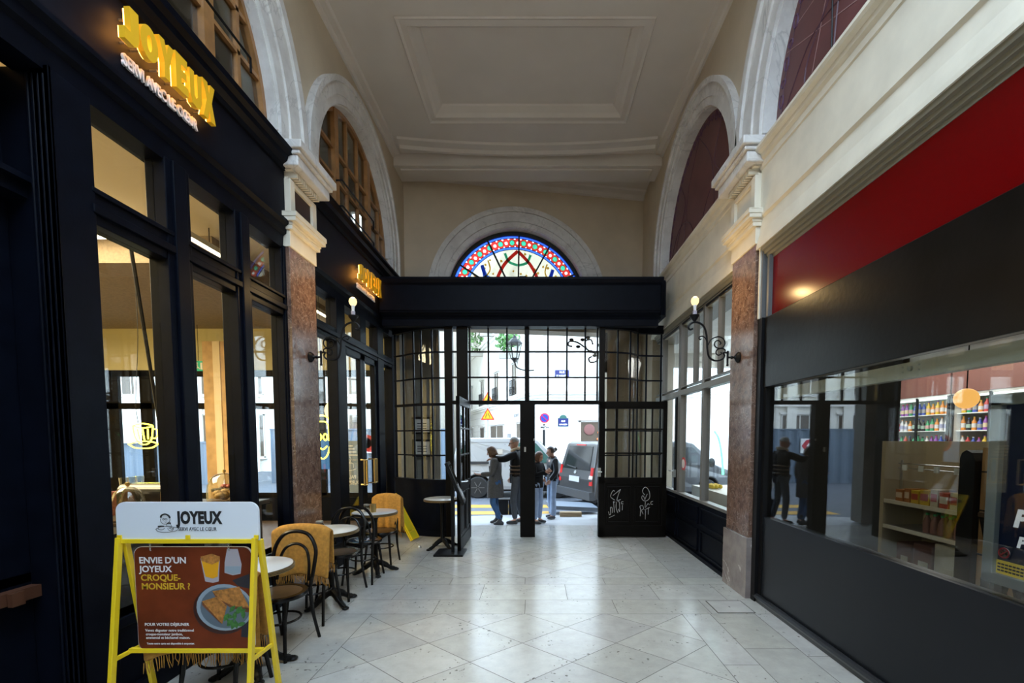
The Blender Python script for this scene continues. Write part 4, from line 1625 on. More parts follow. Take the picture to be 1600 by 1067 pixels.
# ------------------------------------------------------------------ lit letters on the cafe fascias
LETY = mat('yellow_sign_face', (0.60, 0.35, 0.010), 0.45, emit=(0.9, 0.42, 0.01), estr=0.08)
LETS = mat('yellow_sign_return', (0.80, 0.52, 0.10), 0.4)
LEDO = emis('sign_backlight', (1.0, 0.40, 0.07), 9.0)
LETW = mat('white_sign_letter', (0.80, 0.80, 0.84), 0.5)


def letter_outline(ch):
    """hand-cut block capitals in a unit box, as closed outlines"""
    if ch == 'J':
        return [(0.40, 1.0), (0.98, 1.0), (0.98, 0.28), (0.86, 0.08), (0.60, 0.0), (0.0, 0.02), (0.0, 0.34), (0.42, 0.32)]
    if ch == 'Y':
        return [(0.0, 1.0), (0.36, 1.0), (0.50, 0.68), (0.64, 0.98), (1.0, 0.98), (0.68, 0.40), (0.68, 0.0), (0.30, 0.0), (0.32, 0.40)]
    if ch == 'E':
        return [(0.05, 0.0), (0.05, 1.0), (0.92, 1.0), (0.92, 0.76), (0.46, 0.76), (0.46, 0.62), (0.84, 0.62), (0.84, 0.40), (0.46, 0.40), (0.46, 0.25), (0.96, 0.25), (0.96, 0.0)]
    if ch == 'U':
        return [(0.02, 1.0), (0.38, 1.0), (0.38, 0.34), (0.50, 0.26), (0.62, 0.34), (0.62, 1.0), (0.98, 1.0), (0.98, 0.26), (0.80, 0.05), (0.5, 0.0), (0.20, 0.05), (0.02, 0.26)]
    if ch == 'X':
        return [(0.0, 1.0), (0.40, 1.0), (0.52, 0.70), (0.64, 1.0), (1.0, 1.0), (0.72, 0.52), (1.0, 0.0), (0.62, 0.0), (0.50, 0.32), (0.38, 0.0), (0.0, 0.0), (0.30, 0.52)]


def block_letter(name, ch, y0, z0, w_, h_, x0, x1, m, par):
    p_ = MB()
    if ch == 'O':
        n_ = 22
        rows_ = []
        for ra, rb, xx in ((0.5, 0.5, x0), (0.5, 0.5, x1), (0.13, 0.24, x1), (0.13, 0.24, x0), (0.5, 0.5, x0)):
            rows_.append([(xx, y0 + w_ * (0.5 + ra * math.cos(2 * PI * k / n_)), z0 + h_ * (0.5 + rb * math.sin(2 * PI * k / n_))) for k in range(n_ + 1)])
        p_.grid(rows_)
    else:
        p_.prism([(y0 + w_ * a, z0 + h_ * b_) for a, b_ in letter_outline(ch)], 'x', x0, x1)
    return p_.build(name, m, par)


def letter_sign(y0, x, z, width, label):
    t = thing('letter_sign', label, 'sign', (x, y0 + width / 2, z), group='fascia letter signs', world=True)
    ws = (0.15, 0.19, 0.17, 0.17, 0.17, 0.18)
    yy = y0
    for i, ch in enumerate('JOYEUX'):
        w_ = ws[i] / sum(ws) * width
        z0 = z + (0.0, 0.012, 0.0, 0.012, 0.0, 0.0)[i]
        h_ = (0.215, 0.205, 0.235, 0.235, 0.235, 0.262)[i]
        block_letter('letter', ch, yy, z0, w_ * 0.93, h_, x + 0.055, x + 0.09, LETY, t)
        block_letter('letter_backlight', ch, yy + w_ * 0.05, z0 + 0.01, w_ * 0.86, h_ - 0.02, x + 0.045, x + 0.0545, LEDO, t)
        for dz_ in (0.03, 0.16):
            sd = MB()
            sd.tube([(x, yy + w_ * (0.62 if ch == 'J' else 0.2), z0 + dz_), (x + 0.05, yy + w_ * (0.62 if ch == 'J' else 0.2), z0 + dz_)], 0.006, 6)
            sd.build('standoff', STEEL, t)
        yy += w_
    text('tagline', 'SERVI AVEC LE CŒUR', 0.096, LETW, plane_M((x + 0.014, y0 + 0.06, z - 0.094), (0, 1, 0), (0, 0, 1)), t, ext=0.008, bold=0.003, sx=(width - 0.045) / 1.115, space=1.0)
    return t


letter_sign(2.765, -2.50, 3.988, 0.755, 'big yellow backlit JOYEUX letters over white SERVI AVEC LE CŒUR on first black fascia')
letter_sign(6.28, -2.50, 3.825, 0.86, 'yellow backlit JOYEUX letters on black fascia beside the street door header')

# ------------------------------------------------------------------ cafe tables
TOPM = mat('pale_table_top', (0.50, 0.52, 0.54), 0.22)
RIMM = mat('brass_table_rim', (0.32, 0.21, 0.07), 0.35, metal=0.4)
IRON = mat('black_cast_iron', (0.005, 0.0045, 0.004), 0.45, spec=0.2)
BENT = mat('black_bentwood', (0.004, 0.0036, 0.0036), 0.25, spec=0.25)
SEATM = mat('worn_brown_seat', (0.075, 0.046, 0.026), 0.4, var=0.3)


def cafe_table(label, loc, rz=0.4):
    t = thing('cafe_table', label, 'table', (0, 0, 0), group='round cafe tables', world=False)
    p = MB()
    p.lathe([(0, 0.722), (0.258, 0.722), (0.262, 0.726), (0.262, 0.748), (0.256, 0.752), (0, 0.752)], (0, 0, 0), 40)
    p.build('table_top', TOPM, t, smooth=True)
    p = MB()
    p.lathe([(0.260, 0.719), (0.267, 0.720), (0.267, 0.7495), (0.261, 0.7505)], (0, 0, 0), 40)
    for z in (0.722, 0.732, 0.742):
        p.m = 1
        p.lathe([(0.264, z), (0.2695, z + 0.001), (0.2705, z + 0.002), (0.2695, z + 0.003), (0.264, z + 0.004)], (0, 0, 0), 40)
    p.build('rim', [mat('dark_table_rim', (0.05, 0.032, 0.014), 0.5), RIMM], t, smooth=True)
    p = MB()
    p.lathe([(0.05, 0.10), (0.036, 0.14), (0.028, 0.2), (0.028, 0.62), (0.034, 0.66), (0.05, 0.69), (0.11, 0.705), (0.11, 0.722), (0, 0.722)], (0, 0, 0), 16)
    p.build('column', IRON, t, smooth=True)
    for k in range(4):
        a = k * PI / 2 + 0.25
        c, s = math.cos(a), math.sin(a)
        p = MB()
        p.tube(spline([(0.02 * c, 0.02 * s, 0.13), (0.09 * c, 0.09 * s, 0.10), (0.17 * c, 0.17 * s, 0.045), (0.23 * c, 0.23 * s, 0.022), (0.25 * c, 0.25 * s, 0.016)], 5), [0.034] * 8 + [0.026] * 6 + [0.02] * 7, 8)
        p.sphere((0.24 * c, 0.24 * s, 0.016), (0.034, 0.034, 0.016), 10, 6)
        p.build('foot', IRON, t, smooth=True)
    t.location = loc
    t.rotation_euler = (0, 0, rz)
    return t


T1 = cafe_table('small round pale cafe table right behind the yellow framed pavement sign', (-2.00, 3.10, 0))
T2 = dup(T1, (-2.03, 4.36, 0), 0.7, 'small round pale cafe table with a jar in front of the marble pier')
T3 = dup(T1, (-1.97, 5.42, 0), 0.2, 'small round pale cafe table with jar and brass cup before the glazed cafe door')
T4 = dup(T1, (-1.40, 6.62, 0), 0.5, 'small round pale table standing alone behind the black menu stand')


# ------------------------------------------------------------------ bentwood chairs
def chair(label):
    t = thing('bentwood_chair', label, 'chair', (0, 0, 0), group='black bentwood cafe chairs', world=False)
    p = MB()
    p.lathe([(0, 0.447), (0.165, 0.447), (0.17, 0.455), (0.16, 0.462), (0, 0.456)], (0, 0, 0), 28)
    p.build('seat', SEATM, t, smooth=True)
    p = MB()
    p.lathe([(0.165, 0.43), (0.20, 0.432), (0.206, 0.448), (0.20, 0.464), (0.165, 0.464), (0.16, 0.448), (0.165, 0.43)], (0, 0, 0), 28)
    p.build('seat_ring', BENT, t, smooth=True)
    for sx in (-1, 1):
        p = MB()
        p.tube(spline([(sx * 0.13, 0.12, 0.44), (sx * 0.145, 0.15, 0.25), (sx * 0.17, 0.19, 0.0)], 5), [0.016] * 6 + [0.013] * 5, 8)
        p.build('leg', BENT, t, smooth=True)
    for sx in (-1, 1):
        p = MB()
        p.tube(spline([(sx * 0.165, -0.25, 0.0), (sx * 0.15, -0.19, 0.25), (sx * 0.155, -0.16, 0.46)], 5), [0.013] * 5 + [0.015] * 6, 8)
        p.build('leg', BENT, t, smooth=True)
    p = MB()
    hp = [(-0.155, -0.16, 0.46), (-0.178, -0.185, 0.62), (-0.175, -0.215, 0.75), (-0.11, -0.235, 0.855), (0, -0.24, 0.885), (0.11, -0.235, 0.855), (0.175, -0.215, 0.75), (0.178, -0.185, 0.62), (0.155, -0.16, 0.46)]
    p.tube(spline(hp, 6), 0.0155, 8)
    p.build('back_hoop', BENT, t, smooth=True)
    p = MB()
    hp = [(-0.135, -0.168, 0.50), (-0.128, -0.195, 0.64), (-0.09, -0.218, 0.745), (0, -0.228, 0.785), (0.09, -0.218, 0.745), (0.128, -0.195, 0.64), (0.135, -0.168, 0.50)]
    p.tube(spline(hp, 6), 0.012, 8)
    p.build('inner_hoop', BENT, t, smooth=True)
    p = MB()
    p.tube([(0.142 * math.cos(a), 0.142 * math.sin(a) - 0.01, 0.25) for a in [2 * PI * i / 24 for i in range(24)]], 0.009, 6, closed=True)
    p.build('leg_ring', BENT, t, smooth=True)
    return t


C1 = chair('black bentwood chair facing the nearest table, its bare hoop back before the first ochre blanket')
C1.location, C1.rotation_euler = (-1.99, 3.40, 0), (0, 0, PI - 0.10)
C2 = dup(C1, (-2.05, 4.08, 0), 0.06, 'black bentwood chair under the big ochre blanket, turned towards the table with one jar')
C3 = dup(C1, (-2.05, 4.62, 0), PI - 0.04, 'black bentwood chair with bare back on the far side of the table with one jar')
C4 = dup(C1, (-2.02, 5.18, 0), 0.05, 'black bentwood chair with sky-tinted seat before the table with brass cup')
C5 = dup(C1, (-2.0, 5.72, 0), PI + 0.05, 'black bentwood chair under an ochre blanket nearest the leaning yellow sign')
C0 = dup(C1, (-1.98, 2.80, 0), 0.1, 'black bentwood chair with blanket standing hidden behind the yellow framed pavement sign')
# one seat coloured blue and glossy to imitate sky light on it
for ch in C4.children:
    if ch.name.startswith('seat') and 'ring' not in ch.name:
        ch.data = ch.data.copy()
        ch.data.materials.clear()
        ch.data.materials.append(mat('sky_tinted_seat', (0.03, 0.06, 0.09), 0.12))

# ------------------------------------------------------------------ ochre blankets over the chair backs
OCHRE = mat('ochre_wool', (0.42, 0.20, 0.030), 0.9, var=0.25, vscale=40, bump=0.5, bscale=260)


def blanket(label, cx, cy, facing, w, front, back, seed, ztop=0.905, yaw=0.0):
    """cloth hung over a chair hoop: long side towards facing (-1 = camera side)"""
    r = random.Random(seed)
    prof = []
    for i in range(9):
        prof.append((facing * (0.035 + 0.004 * i), ztop - 0.015 - front * (8 - i) / 8.0) if False else (facing * 0.045, 0))
    pts = []
    nf, nb = 9, 8
    for i in range(nf):
        z = ztop - 0.03 - front * (1 - i / (nf - 1.0))
        pts.append((facing * (0.036 + 0.02 * (1 - i / (nf - 1.0))), z))
    for a in (30, 60, 90, 120, 150):
        pts.append((facing * 0.036 * math.cos(math.radians(a)), ztop - 0.03 + 0.03 * math.sin(math.radians(a))))
    for i in range(nb):
        z = ztop - 0.03 - back * (i / (nb - 1.0))
        pts.append((-facing * (0.036 + 0.02 * (i / (nb - 1.0))), z))
    nx = 22
    ph = [r.random() * 6 for _ in range(4)]
    rows = []
    cyaw, syaw = math.cos(yaw), math.sin(yaw)
    for j, (dy, z) in enumerate(pts):
        row_ = []
        low = max(0, (ztop - z) / 0.4)
        for i in range(nx + 1):
            u = i / nx - 0.5
            fold = 0.010 * low * math.sin(u * 17 + ph[0]) + 0.007 * low * math.sin(u * 31 + ph[1])
            sag = -0.035 * (2 * u) ** 2 - 0.03 * max(0, abs(u) - 0.36) * 6
            lx, ly = u * w * (1 + 0.05 * low * math.sin(ph[2])), dy + fold * (1 if dy * facing > 0 else -1) * facing
            row_.append((cx + lx * cyaw - ly * syaw, cy + lx * syaw + ly * cyaw, z + sag * (1 - 0.3 * low) + 0.008 * math.sin(u * 9 + ph[3]) * low))
        rows.append(row_)
    p = MB()
    p.grid(rows)
    t = thing('blanket', label, 'blanket', (cx, cy, ztop - front), group='ochre blankets')
    p.build('cloth', OCHRE, t, smooth=80, solid=0.014, subsurf=1)
    for rw in (rows[0], rows[-1]):
        f = MB()
        for i in range(0, nx + 1):
            for q in (0, 0.5):
                if i == nx and q:
                    continue
                a = Vector(rw[i]).lerp(Vector(rw[min(i + 1, nx)]), q)
                f.tube([a, a + Vector((0.004 * r.uniform(-1, 1), 0.004 * r.uniform(-1, 1), -0.03)), a + Vector((0.012 * r.uniform(-1, 1), 0.01 * r.uniform(-1, 1), -0.065 - 0.015 * r.random()))], [0.003, 0.003, 0.0015], 4)
        f.build('fringe', OCHRE, t)
    return t


blanket('large ochre wool blanket hanging over the chair back behind the nearest table', -2.03, 3.85, -1, 0.50, 0.40, 0.30, 1, yaw=0.04)
blanket('smaller ochre wool blanket over the chair back nearest the leaning yellow sign', -1.99, 5.95, -1, 0.40, 0.44, 0.40, 2, 0.91, -0.04)
blanket('ochre wool blanket partly hidden behind the brown menu poster', -1.93, 2.57, -1, 0.60, 0.46, 0.40, 3, 0.905, 0.12)

# small things on the tables
GLASSJ = glass('jar_glass', (0.80, 0.83, 0.84), 1.5, 0.02, 1.6)


def jar(x, y, label):
    t = thing('glass_jar', label, 'jar', (0, 0, 0), group='jars on the cafe tables', world=False)
    p = MB()
    p.lathe([(0.028, 0), (0.036, 0.006), (0.037, 0.06), (0.031, 0.072), (0.031, 0.08), (0.027, 0.08), (0.027, 0.07), (0.033, 0.058), (0.032, 0.01), (0, 0.008)], (0, 0, 0), 18)
    p.build('jar_body', GLASSJ, t, smooth=True)
    p = MB()
    p.lathe([(0.0, 0.078), (0.034, 0.078), (0.034, 0.094), (0.0, 0.096)], (0, 0, 0), 18)
    p.build('lid', mat('jar_lid', (0.35, 0.35, 0.35), 0.35, metal=0.7), t, smooth=True)
    p = MB()
    p.lathe([(0, 0.009), (0.030, 0.01), (0.031, 0.045), (0, 0.05)], (0, 0, 0), 14)
    p.build('sugar', mat('sugar_white', (0.55, 0.53, 0.5), 0.8), t, smooth=True)
    t.location = (x, y, 0.7525)
    return t


J1 = jar(-2.10, 4.30, 'little lidded glass jar on the table before the marble pier')
J2 = dup(J1, (-2.06, 5.40, 0.7525), 0, 'little lidded glass jar on the table before the glazed cafe door')
p = MB()
p.lathe([(0, 0), (0.034, 0), (0.036, 0.10), (0.033, 0.10), (0.031, 0.004), (0, 0.004)], (-1.975, 5.38, 0.7525), 18)
o = p.build('brass_cup', BRASS, smooth=True)
tag(o, 'plain brass cup beside the jar on the table before the cafe door', 'cup')

# ------------------------------------------------------------------ yellow framed pavement sign with the hanging poster
t = thing('pavement_sign', 'yellow framed pavement sign with white header and hanging brown menu poster', 'sign', (-1.92, 2.46, 0))
xl, xr, yc = -2.295, -1.545, 2.455
for nm, x, yb_ in (('leg', xl, 2.31), ('leg', xl, 2.63), ('leg', xr, 2.31), ('leg', xr, 2.63)):
    p = MB()
    dx = 0.012 if yb_ > 2.4 else -0.012
    p.bar((x + dx * 0.5, yc + (0.012 if yb_ > 2.4 else -0.012), 1.10 if yb_ < 2.4 else 1.085), (x, yb_, 0.0), 0.022, 0.03)
    p.build(nm, YELLOW, t, bevel=0.002)
p = MB()
p.box(xl - 0.005, xr + 0.005, yc - 0.015, yc + 0.015, 1.068, 1.092)
for x in (xl - 0.002, (xl + xr) / 2, xr + 0.002):
    p.box(x - 0.012, x + 0.012, yc - 0.018, yc - 0.010, 1.09, 1.115)
p.build('top_bar', YELLOW, t, bevel=0.002)
p = MB()
p.box(xl, xr, 2.455, 2.48, 0.44, 0.465)
for x in (xl, xr):
    p.bar((x, 2.365, 0.445), (x, 2.575, 0.445), 0.014, 0.022)
p.build('lower_bar', YELLOW, t, bevel=0.002)
hx0, hx1, hz0, hz1, rr0 = -2.318, -1.532, 1.085, 1.297, 0.05
pl = [(hx0, hz0), (hx1, hz0)] + [(hx1 - rr0 + rr0 * math.cos(a), hz1 - rr0 + rr0 * math.sin(a)) for a in [i * PI / 16 for i in range(9)]] + [(hx0 + rr0 - rr0 * math.sin(a), hz1 - rr0 + rr0 * math.cos(a)) for a in [i * PI / 16 for i in range(9)]]
p = MB()
p.prism(pl, 'y', 2.449, 2.461)
hb = p.build('header_board', mat('white_sign_board', (0.68, 0.72, 0.78), 0.45), t)
INK = mat('black_ink', (0.01, 0.01, 0.012), 0.6)
yf = 2.447
text('lettering', 'JOYEUX', 0.092, INK, plane_M((-1.858, yf, 1.180), (1, 0, 0), (0, 0, 1)), hb, ext=0.0008, bold=0.0045, align='CENTER', sx=0.70, space=1.06)
text('tagline', 'SERVI AVEC LE CŒUR', 0.029, INK, plane_M((-1.975, yf, 1.138), (1, 0, 0), (0, 0, 1)), hb, ext=0.0006, bold=0.0, sx=0.72, space=1.05)
dr = MB()      # line drawing of a boy at a table


def dpt(c):
    return (-2.105 + (c[0] - 270) * 0.000469, yf, 1.128 + (372 - c[1]) * 0.00046)


for st in ([(340, 205), (345, 240), (370, 265), (405, 268), (440, 245), (455, 205), (440, 170)], [(365, 210), (375, 222), (390, 210), (378, 200), (365, 210)], [(395, 210), (405, 222), (420, 210), (408, 200), (395, 210)],
           [(390, 240), (402, 248), (412, 240)], [(280, 330), (330, 305), (420, 298), (520, 310), (545, 330), (500, 355), (400, 370), (310, 360), (280, 330)],
           [(305, 315), (320, 335), (360, 338), (385, 318)], [(420, 320), (440, 348), (480, 345), (490, 312)], [(455, 265), (470, 300), (450, 315)], [(410, 268), (415, 300)], [(435, 315), (470, 330), (485, 315)]):
    dr.tube(spline([dpt(c) for c in st], 4), 0.0011, 4)
for st, wd in (([(345, 190), (355, 165), (385, 150), (420, 155), (445, 175), (452, 195)], 0.0042), ([(310, 298), (345, 294), (375, 296)], 0.0035), ([(420, 262), (440, 256), (460, 258)], 0.0035)):
    dr.tube(spline([dpt(c) for c in st], 4), wd, 5)
dr.build('line_drawing', INK, hb)
# hanging poster
qx0, qx1, qz0, qz1, rq = -2.242, -1.585, 0.452, 1.046, 0.045


def rrect(x0, x1, z0, z1, r, n=6):
    out = []
    for cx, cz, a0 in ((x1 - r, z0 + r, -PI / 2), (x1 - r, z1 - r, 0), (x0 + r, z1 - r, PI / 2), (x0 + r, z0 + r, PI)):
        out += [(cx + r * math.cos(a0 + i * PI / 2 / n), cz + r * math.sin(a0 + i * PI / 2 / n)) for i in range(n + 1)]
    return out


p = MB()
p.prism(rrect(qx0, qx1, qz0, qz1, rq), 'y', 2.462, 2.470)
p.m = 1
p.prism(rrect(qx0 + 0.003, qx1 - 0.003, qz0 + 0.003, qz1 - 0.003, rq), 'y', 2.4605, 2.463)
po = p.build('poster', [mat('poster_edge', (0.55, 0.50, 0.50), 0.4), mat('brown_poster', (0.15, 0.028, 0.008), 0.5, spec=0.2, var=0.45, vscale=4)], t)
yp = 2.460
PW = mat('poster_white', (0.72, 0.70, 0.68), 0.5)
PY = mat('poster_yellow', (0.62, 0.37, 0.02), 0.5)


def px2x(u):
    return (u - 838) / 700 * 2.46


def py2z(v):
    return 1.65 - (v - 684) / 700 * 2.46


for s_, u, v, h, mm, sx in (("ENVIE D'UN", 208, 882.5, 0.0495, PW, 1.0), ('JOYEUX', 208.5, 896.5, 0.0495, PW, 1.0), ('CROQUE-', 209.5, 910.5, 0.0495, PY, 1.0), ('MONSIEUR ?', 210, 924.5, 0.0495, PY, 1.0),
                            ('POUR VOTRE DÉJEUNER', 212, 984, 0.0235, PW, 0.97), ('Venez déguster notre traditionnel', 212.5, 993.3, 0.0205, PW, 0.97), ('croque-monsieur jambon,', 213, 999.5, 0.0205, PW, 0.97),
                            ('emmental et béchamel maison.', 213, 1005.3, 0.0205, PW, 0.97), ('Toute notre carte est disponible à emporter.', 214, 1014.5, 0.0150, PW, 0.98)):
    text('poster_lettering', s_, h, mm, plane_M((px2x(u), yp, py2z(v)), (1, 0, 0), (0, 0, 1)), po, ext=0.0005, bold=0.0010 if h > 0.03 else 0.0002, sx=sx)


def ell(cx, cz, rx, rz, n=28):
    return [(cx + rx * math.cos(2 * PI * i / n), cz + rz * math.sin(2 * PI * i / n)) for i in range(n)]


cx, cz = px2x(341), py2z(954)
pr = MB()
mats_ = [mat('print_shadow', (0.035, 0.008, 0.005), 0.5), mat('print_plate_grey', (0.25, 0.31, 0.36), 0.4), mat('print_plate_dark', (0.10, 0.13, 0.16), 0.4), mat('print_toast', (0.42, 0.17, 0.035), 0.5, var=0.5, vscale=60),
         mat('print_crust', (0.16, 0.05, 0.014), 0.5, var=0.4, vscale=60), mat('print_leaf', (0.045, 0.16, 0.030), 0.5, var=0.4, vscale=80), mat('print_juice', (0.72, 0.33, 0.010), 0.4), mat('print_glass', (0.36, 0.33, 0.36), 0.4), mat('print_napkin', (0.015, 0.014, 0.02), 0.6)]


def pp(poly, mi, y):
    pr.m = mi
    c_ = clip_poly(poly, qx0 + 0.006, qx1 - 0.006, qz0 + 0.01, qz1 - 0.008)
    if len(c_) > 2:
        pr.prism(c_, 'y', y, yp + 0.0008)


def P2(us):
    return [(px2x(140 + a * 0.3066), py2z(740 + b * 0.3066)) for a, b in us]


pp(ell(cx - 0.012, cz - 0.012, 0.165, 0.142), 0, yp + 0.0002)
pp(P2([(700, 555), (790, 520), (792, 600), (730, 585)]), 8, yp + 0.0001)
pp(P2([(745, 760), (800, 740), (798, 860), (735, 855)]), 8, yp + 0.0001)
pp(ell(cx, cz, 0.158, 0.133), 1, yp - 0.0002)
pp(ell(cx + 0.004, cz - 0.002, 0.140, 0.117), 2, yp - 0.0005)
pp(P2([(595, 612), (735, 588), (785, 700), (700, 690), (640, 660)]), 3, yp - 0.0010)
pp(P2([(595, 612), (640, 660), (700, 690), (785, 700), (780, 725), (690, 700), (615, 650)]), 4, yp - 0.0012)
pp(P2([(540, 665), (620, 640), (668, 690), (640, 785)]), 3, yp - 0.0014)
pp(P2([(540, 665), (640, 785), (625, 775), (540, 685)]), 4, yp - 0.0016)
for k in range(16):
    a_ = rs.random() * 6.28
    r_ = math.sqrt(rs.random())
    ux, uy = 712 + 58 * r_ * math.cos(a_), 745 + 52 * r_ * math.sin(a_)
    b_ = rs.random() * 3
    pp(P2([(ux + 24 * math.cos(b_ + q * PI / 3) * (1 if q % 3 == 0 else 0.5), uy + 24 * math.sin(b_ + q * PI / 3) * (1 if q % 3 == 0 else 0.5)) for q in range(6)]), 5, yp - 0.0017 - 0.0001 * k)
pp(P2([(541, 440), (641, 440), (630, 560), (600, 568), (560, 560)]), 7, yp)
pp(P2([(545, 450), (637, 450), (626, 535), (600, 545), (564, 535)]), 6, yp - 0.0006)
pp(P2([(543, 430), (600, 415), (641, 430), (641, 452), (600, 472), (545, 452)]), 3, yp - 0.0009)
pp(P2([(680, 390), (735, 390), (752, 470), (745, 520), (705, 528), (662, 515), (665, 460)]), 7, yp)
pp(P2([(668, 480), (748, 480), (743, 515), (705, 522), (666, 508)]), 1, yp - 0.0006)
pr.build('poster_picture', mats_, po)
p = MB()
for u in (228, 352):
    x = px2x(u)
    for k in range(5):
        z = 1.070 - 0.0095 * k
        if k % 2:
            p.tube([(x + 0.004 * math.cos(a), 2.455, z + 0.006 * math.sin(a)) for a in [q * PI / 4 for q in range(8)]], 0.0012, 4, closed=True)
        else:
            p.tube([(x, 2.455 + 0.004 * math.cos(a), z + 0.006 * math.sin(a)) for a in [q * PI / 4 for q in range(8)]], 0.0012, 4, closed=True)
    p.tube([(x, 2.456, 1.03), (x, 2.459, 1.022)], 0.002, 5)
p.build('chain', STEEL, t)

# ------------------------------------------------------------------ black menu stand
t = thing('menu_stand', 'black menu stand with tilted glazed board on a square plate foot', 'stand', (-1.20, 6.25, 0))
p = MB()
p.box(-1.43, -1.02, 6.13, 6.50, 0.0, 0.03)
p.build('base_plate', BLACKM, t, bevel=0.004)
p = MB()
p.box(-1.205, -1.165, 6.27, 6.31, 0.03, 1.06)
p.build('pole', BLACKM, t)
Mb = Matrix.Translation((-1.135, 6.29, 1.02)) @ Matrix.Rotation(math.radians(6), 4, 'Z') @ Matrix.Rotation(math.radians(68), 4, 'Y')
p = MB()
p.box(-0.31, 0.31, -0.20, 0.20, -0.025, 0.018, Mb)
p.build('board', BLACKM, t, bevel=0.004)
p = MB()
p.box(-0.27, 0.27, -0.165, 0.165, 0.0185, 0.021, Mb)
p.build('menu_sheet', mat('menu_sheet', (0.10, 0.11, 0.11), 0.12, var=0.4, vscale=9), t)
p = MB()
p.box(0.02, 0.24, -0.12, 0.05, 0.0212, 0.0222, Mb)
p.build('menu_card', mat('menu_card_white', (0.55, 0.57, 0.62), 0.2), t)

# ------------------------------------------------------------------ folded yellow sign leaning in the corner
t = thing('folded_sign', 'folded yellow pavement sign leaning against black curved panel', 'sign', (-2.1, 7.2, 0))
a0, a1 = Vector((-2.33, 7.22, 0.74)), Vector((-1.93, 7.10, 0.035))
dd = (a1 - a0).normalized()
nn = Vector((0.75, -0.35, 0.42)).normalized()
ss = dd.cross(nn).normalized()
nn = ss.cross(dd).normalized()
for q, off in ((0, 0.0), (1, 0.035)):
    p = MB()
    for sg in (-1, 1):
        p.bar(a0 + ss * sg * 0.075 * 1.0 - nn * off, a1 + ss * sg * 0.075 - nn * off, 0.022, 0.02, up=nn)
    for f_ in (0.02, 0.82, 0.98):
        c_ = a0.lerp(a1, f_) - nn * off
        p.bar(c_ - ss * 0.075, c_ + ss * 0.075, 0.02, 0.02, up=nn)
    p.build('frame_leaf', YELLOW, t)
p = MB()
for f0, f1 in ((0.04, 0.80), (0.84, 0.97)):
    b0, b1 = a0.lerp(a1, f0) + nn * 0.004, a0.lerp(a1, f1) + nn * 0.004
    p.add([b0 - ss * 0.066, b0 + ss * 0.066, b1 + ss * 0.066, b1 - ss * 0.066, b0 - ss * 0.066 - nn * 0.01, b0 + ss * 0.066 - nn * 0.01, b1 + ss * 0.066 - nn * 0.01, b1 - ss * 0.066 - nn * 0.01],
          [(0, 1, 2, 3), (7, 6, 5, 4), (0, 4, 5, 1), (1, 5, 6, 2), (2, 6, 7, 3), (3, 7, 4, 0)])
p.build('sign_panel', mat('olive_yellow_panel', (0.62, 0.50, 0.02), 0.4), t)
p = MB()
p.lathe([(0, 0), (0.028, 0), (0.028, 0.012), (0.022, 0.026), (0.010, 0.034), (0, 0.035)], (-1.76, 6.66, 0), 14)
o = p.build('door_stop', STEEL, smooth=True)
tag(o, 'tiny round metal door stop on the floor below the leaning yellow sign', 'door stop')

# ------------------------------------------------------------------ THE STREET
ASPH = mat('asphalt', (0.085, 0.095, 0.115), 0.7, var=0.2, vscale=3, bump=0.2, bscale=80)
PAVE = mat('pavement_stone', (0.30, 0.30, 0.305), 0.6, var=0.12, vscale=3)
g = MB()
g.box(-40, 40, 9.6, 60, -0.30, -0.15)
o = g.build('floor_street', ASPH, keep=True)
tag(o, 'grey asphalt street beyond the passage doors', 'road', kind='structure')
g = MB()
g.add([(-40, 8.41, -0.09), (40, 8.41, -0.09), (40, 13.5, -0.09), (-40, 8.0, -0.09), (-40, 8.41, -0.3), (40, 8.41, -0.3), (40, 13.5, -0.3), (-40, 8.0, -0.3)], [(0, 1, 2, 3)])
g.v, g.f, g.mi = [], [], []
g.prism([(-40, 8.405), (-6, 8.405), (2.3, 8.405), (2.6, 8.41), (7, 11.7), (7, 12.3), (2.6, 10.62), (-3.1, 9.62), (-40, 9.3)], 'z', -0.3, -0.09)
o = g.build('floor_pavement', PAVE, keep=True)
tag(o, 'pale grey pavement along the street outside the passage', 'pavement', kind='structure')
YP = mat('yellow_road_paint', (0.50, 0.27, 0.025), 0.6, var=0.1)
for i, (x0, x1, y0, y1) in enumerate(((-2.6, 0.9, 11.45, 11.95), (-2.6, 0.3, 10.45, 10.9), (-9.0, -4.6, 11.2, 11.6))):
    p = MB()
    p.box(x0, x1, y0, y1, -0.15, -0.146)
    o = p.build('road_marking', YP)
    tag(o, ['yellow painted road stripe under the silver van', 'yellow painted road stripe close to the pavement edge', 'yellow painted road stripe by the blue grey hoarding'][i], 'road marking', 'yellow road stripes')
p = MB()
p.box(-9, 2.2, 9.72, 9.84, -0.15, -0.144)
o = p.build('road_marking', mat('white_road_paint', (0.75, 0.75, 0.74), 0.6))
tag(o, 'thin white painted line along the kerb of the street', 'road marking')

STONE = mat('pale_limestone_facade', (0.89, 0.86, 0.80), 0.75, var=0.06, vscale=1.2)
STONES = mat('limestone_joint', (0.62, 0.58, 0.52), 0.75)  # darker stone tone of the ground floor joints
DKWIN = mat('dim_window_room', (0.22, 0.20, 0.17), 0.5)
FRW = mat('pale_window_frame', (0.62, 0.58, 0.52), 0.5)
PANE = glass('street_window_glass', (0.75, 0.78, 0.78), 1.5, 0.0, 1.5)

# corner building across the street
t = thing('corner_building', 'pale stone corner building across the street with rounded corner and two street plaques', 'building', (1.0, 18.5, -0.15))
CBX, CBY = 0.05, 18.0
WD = Vector((-0.32, 0.947, 0)).normalized()      # direction of the wing that runs off to the left


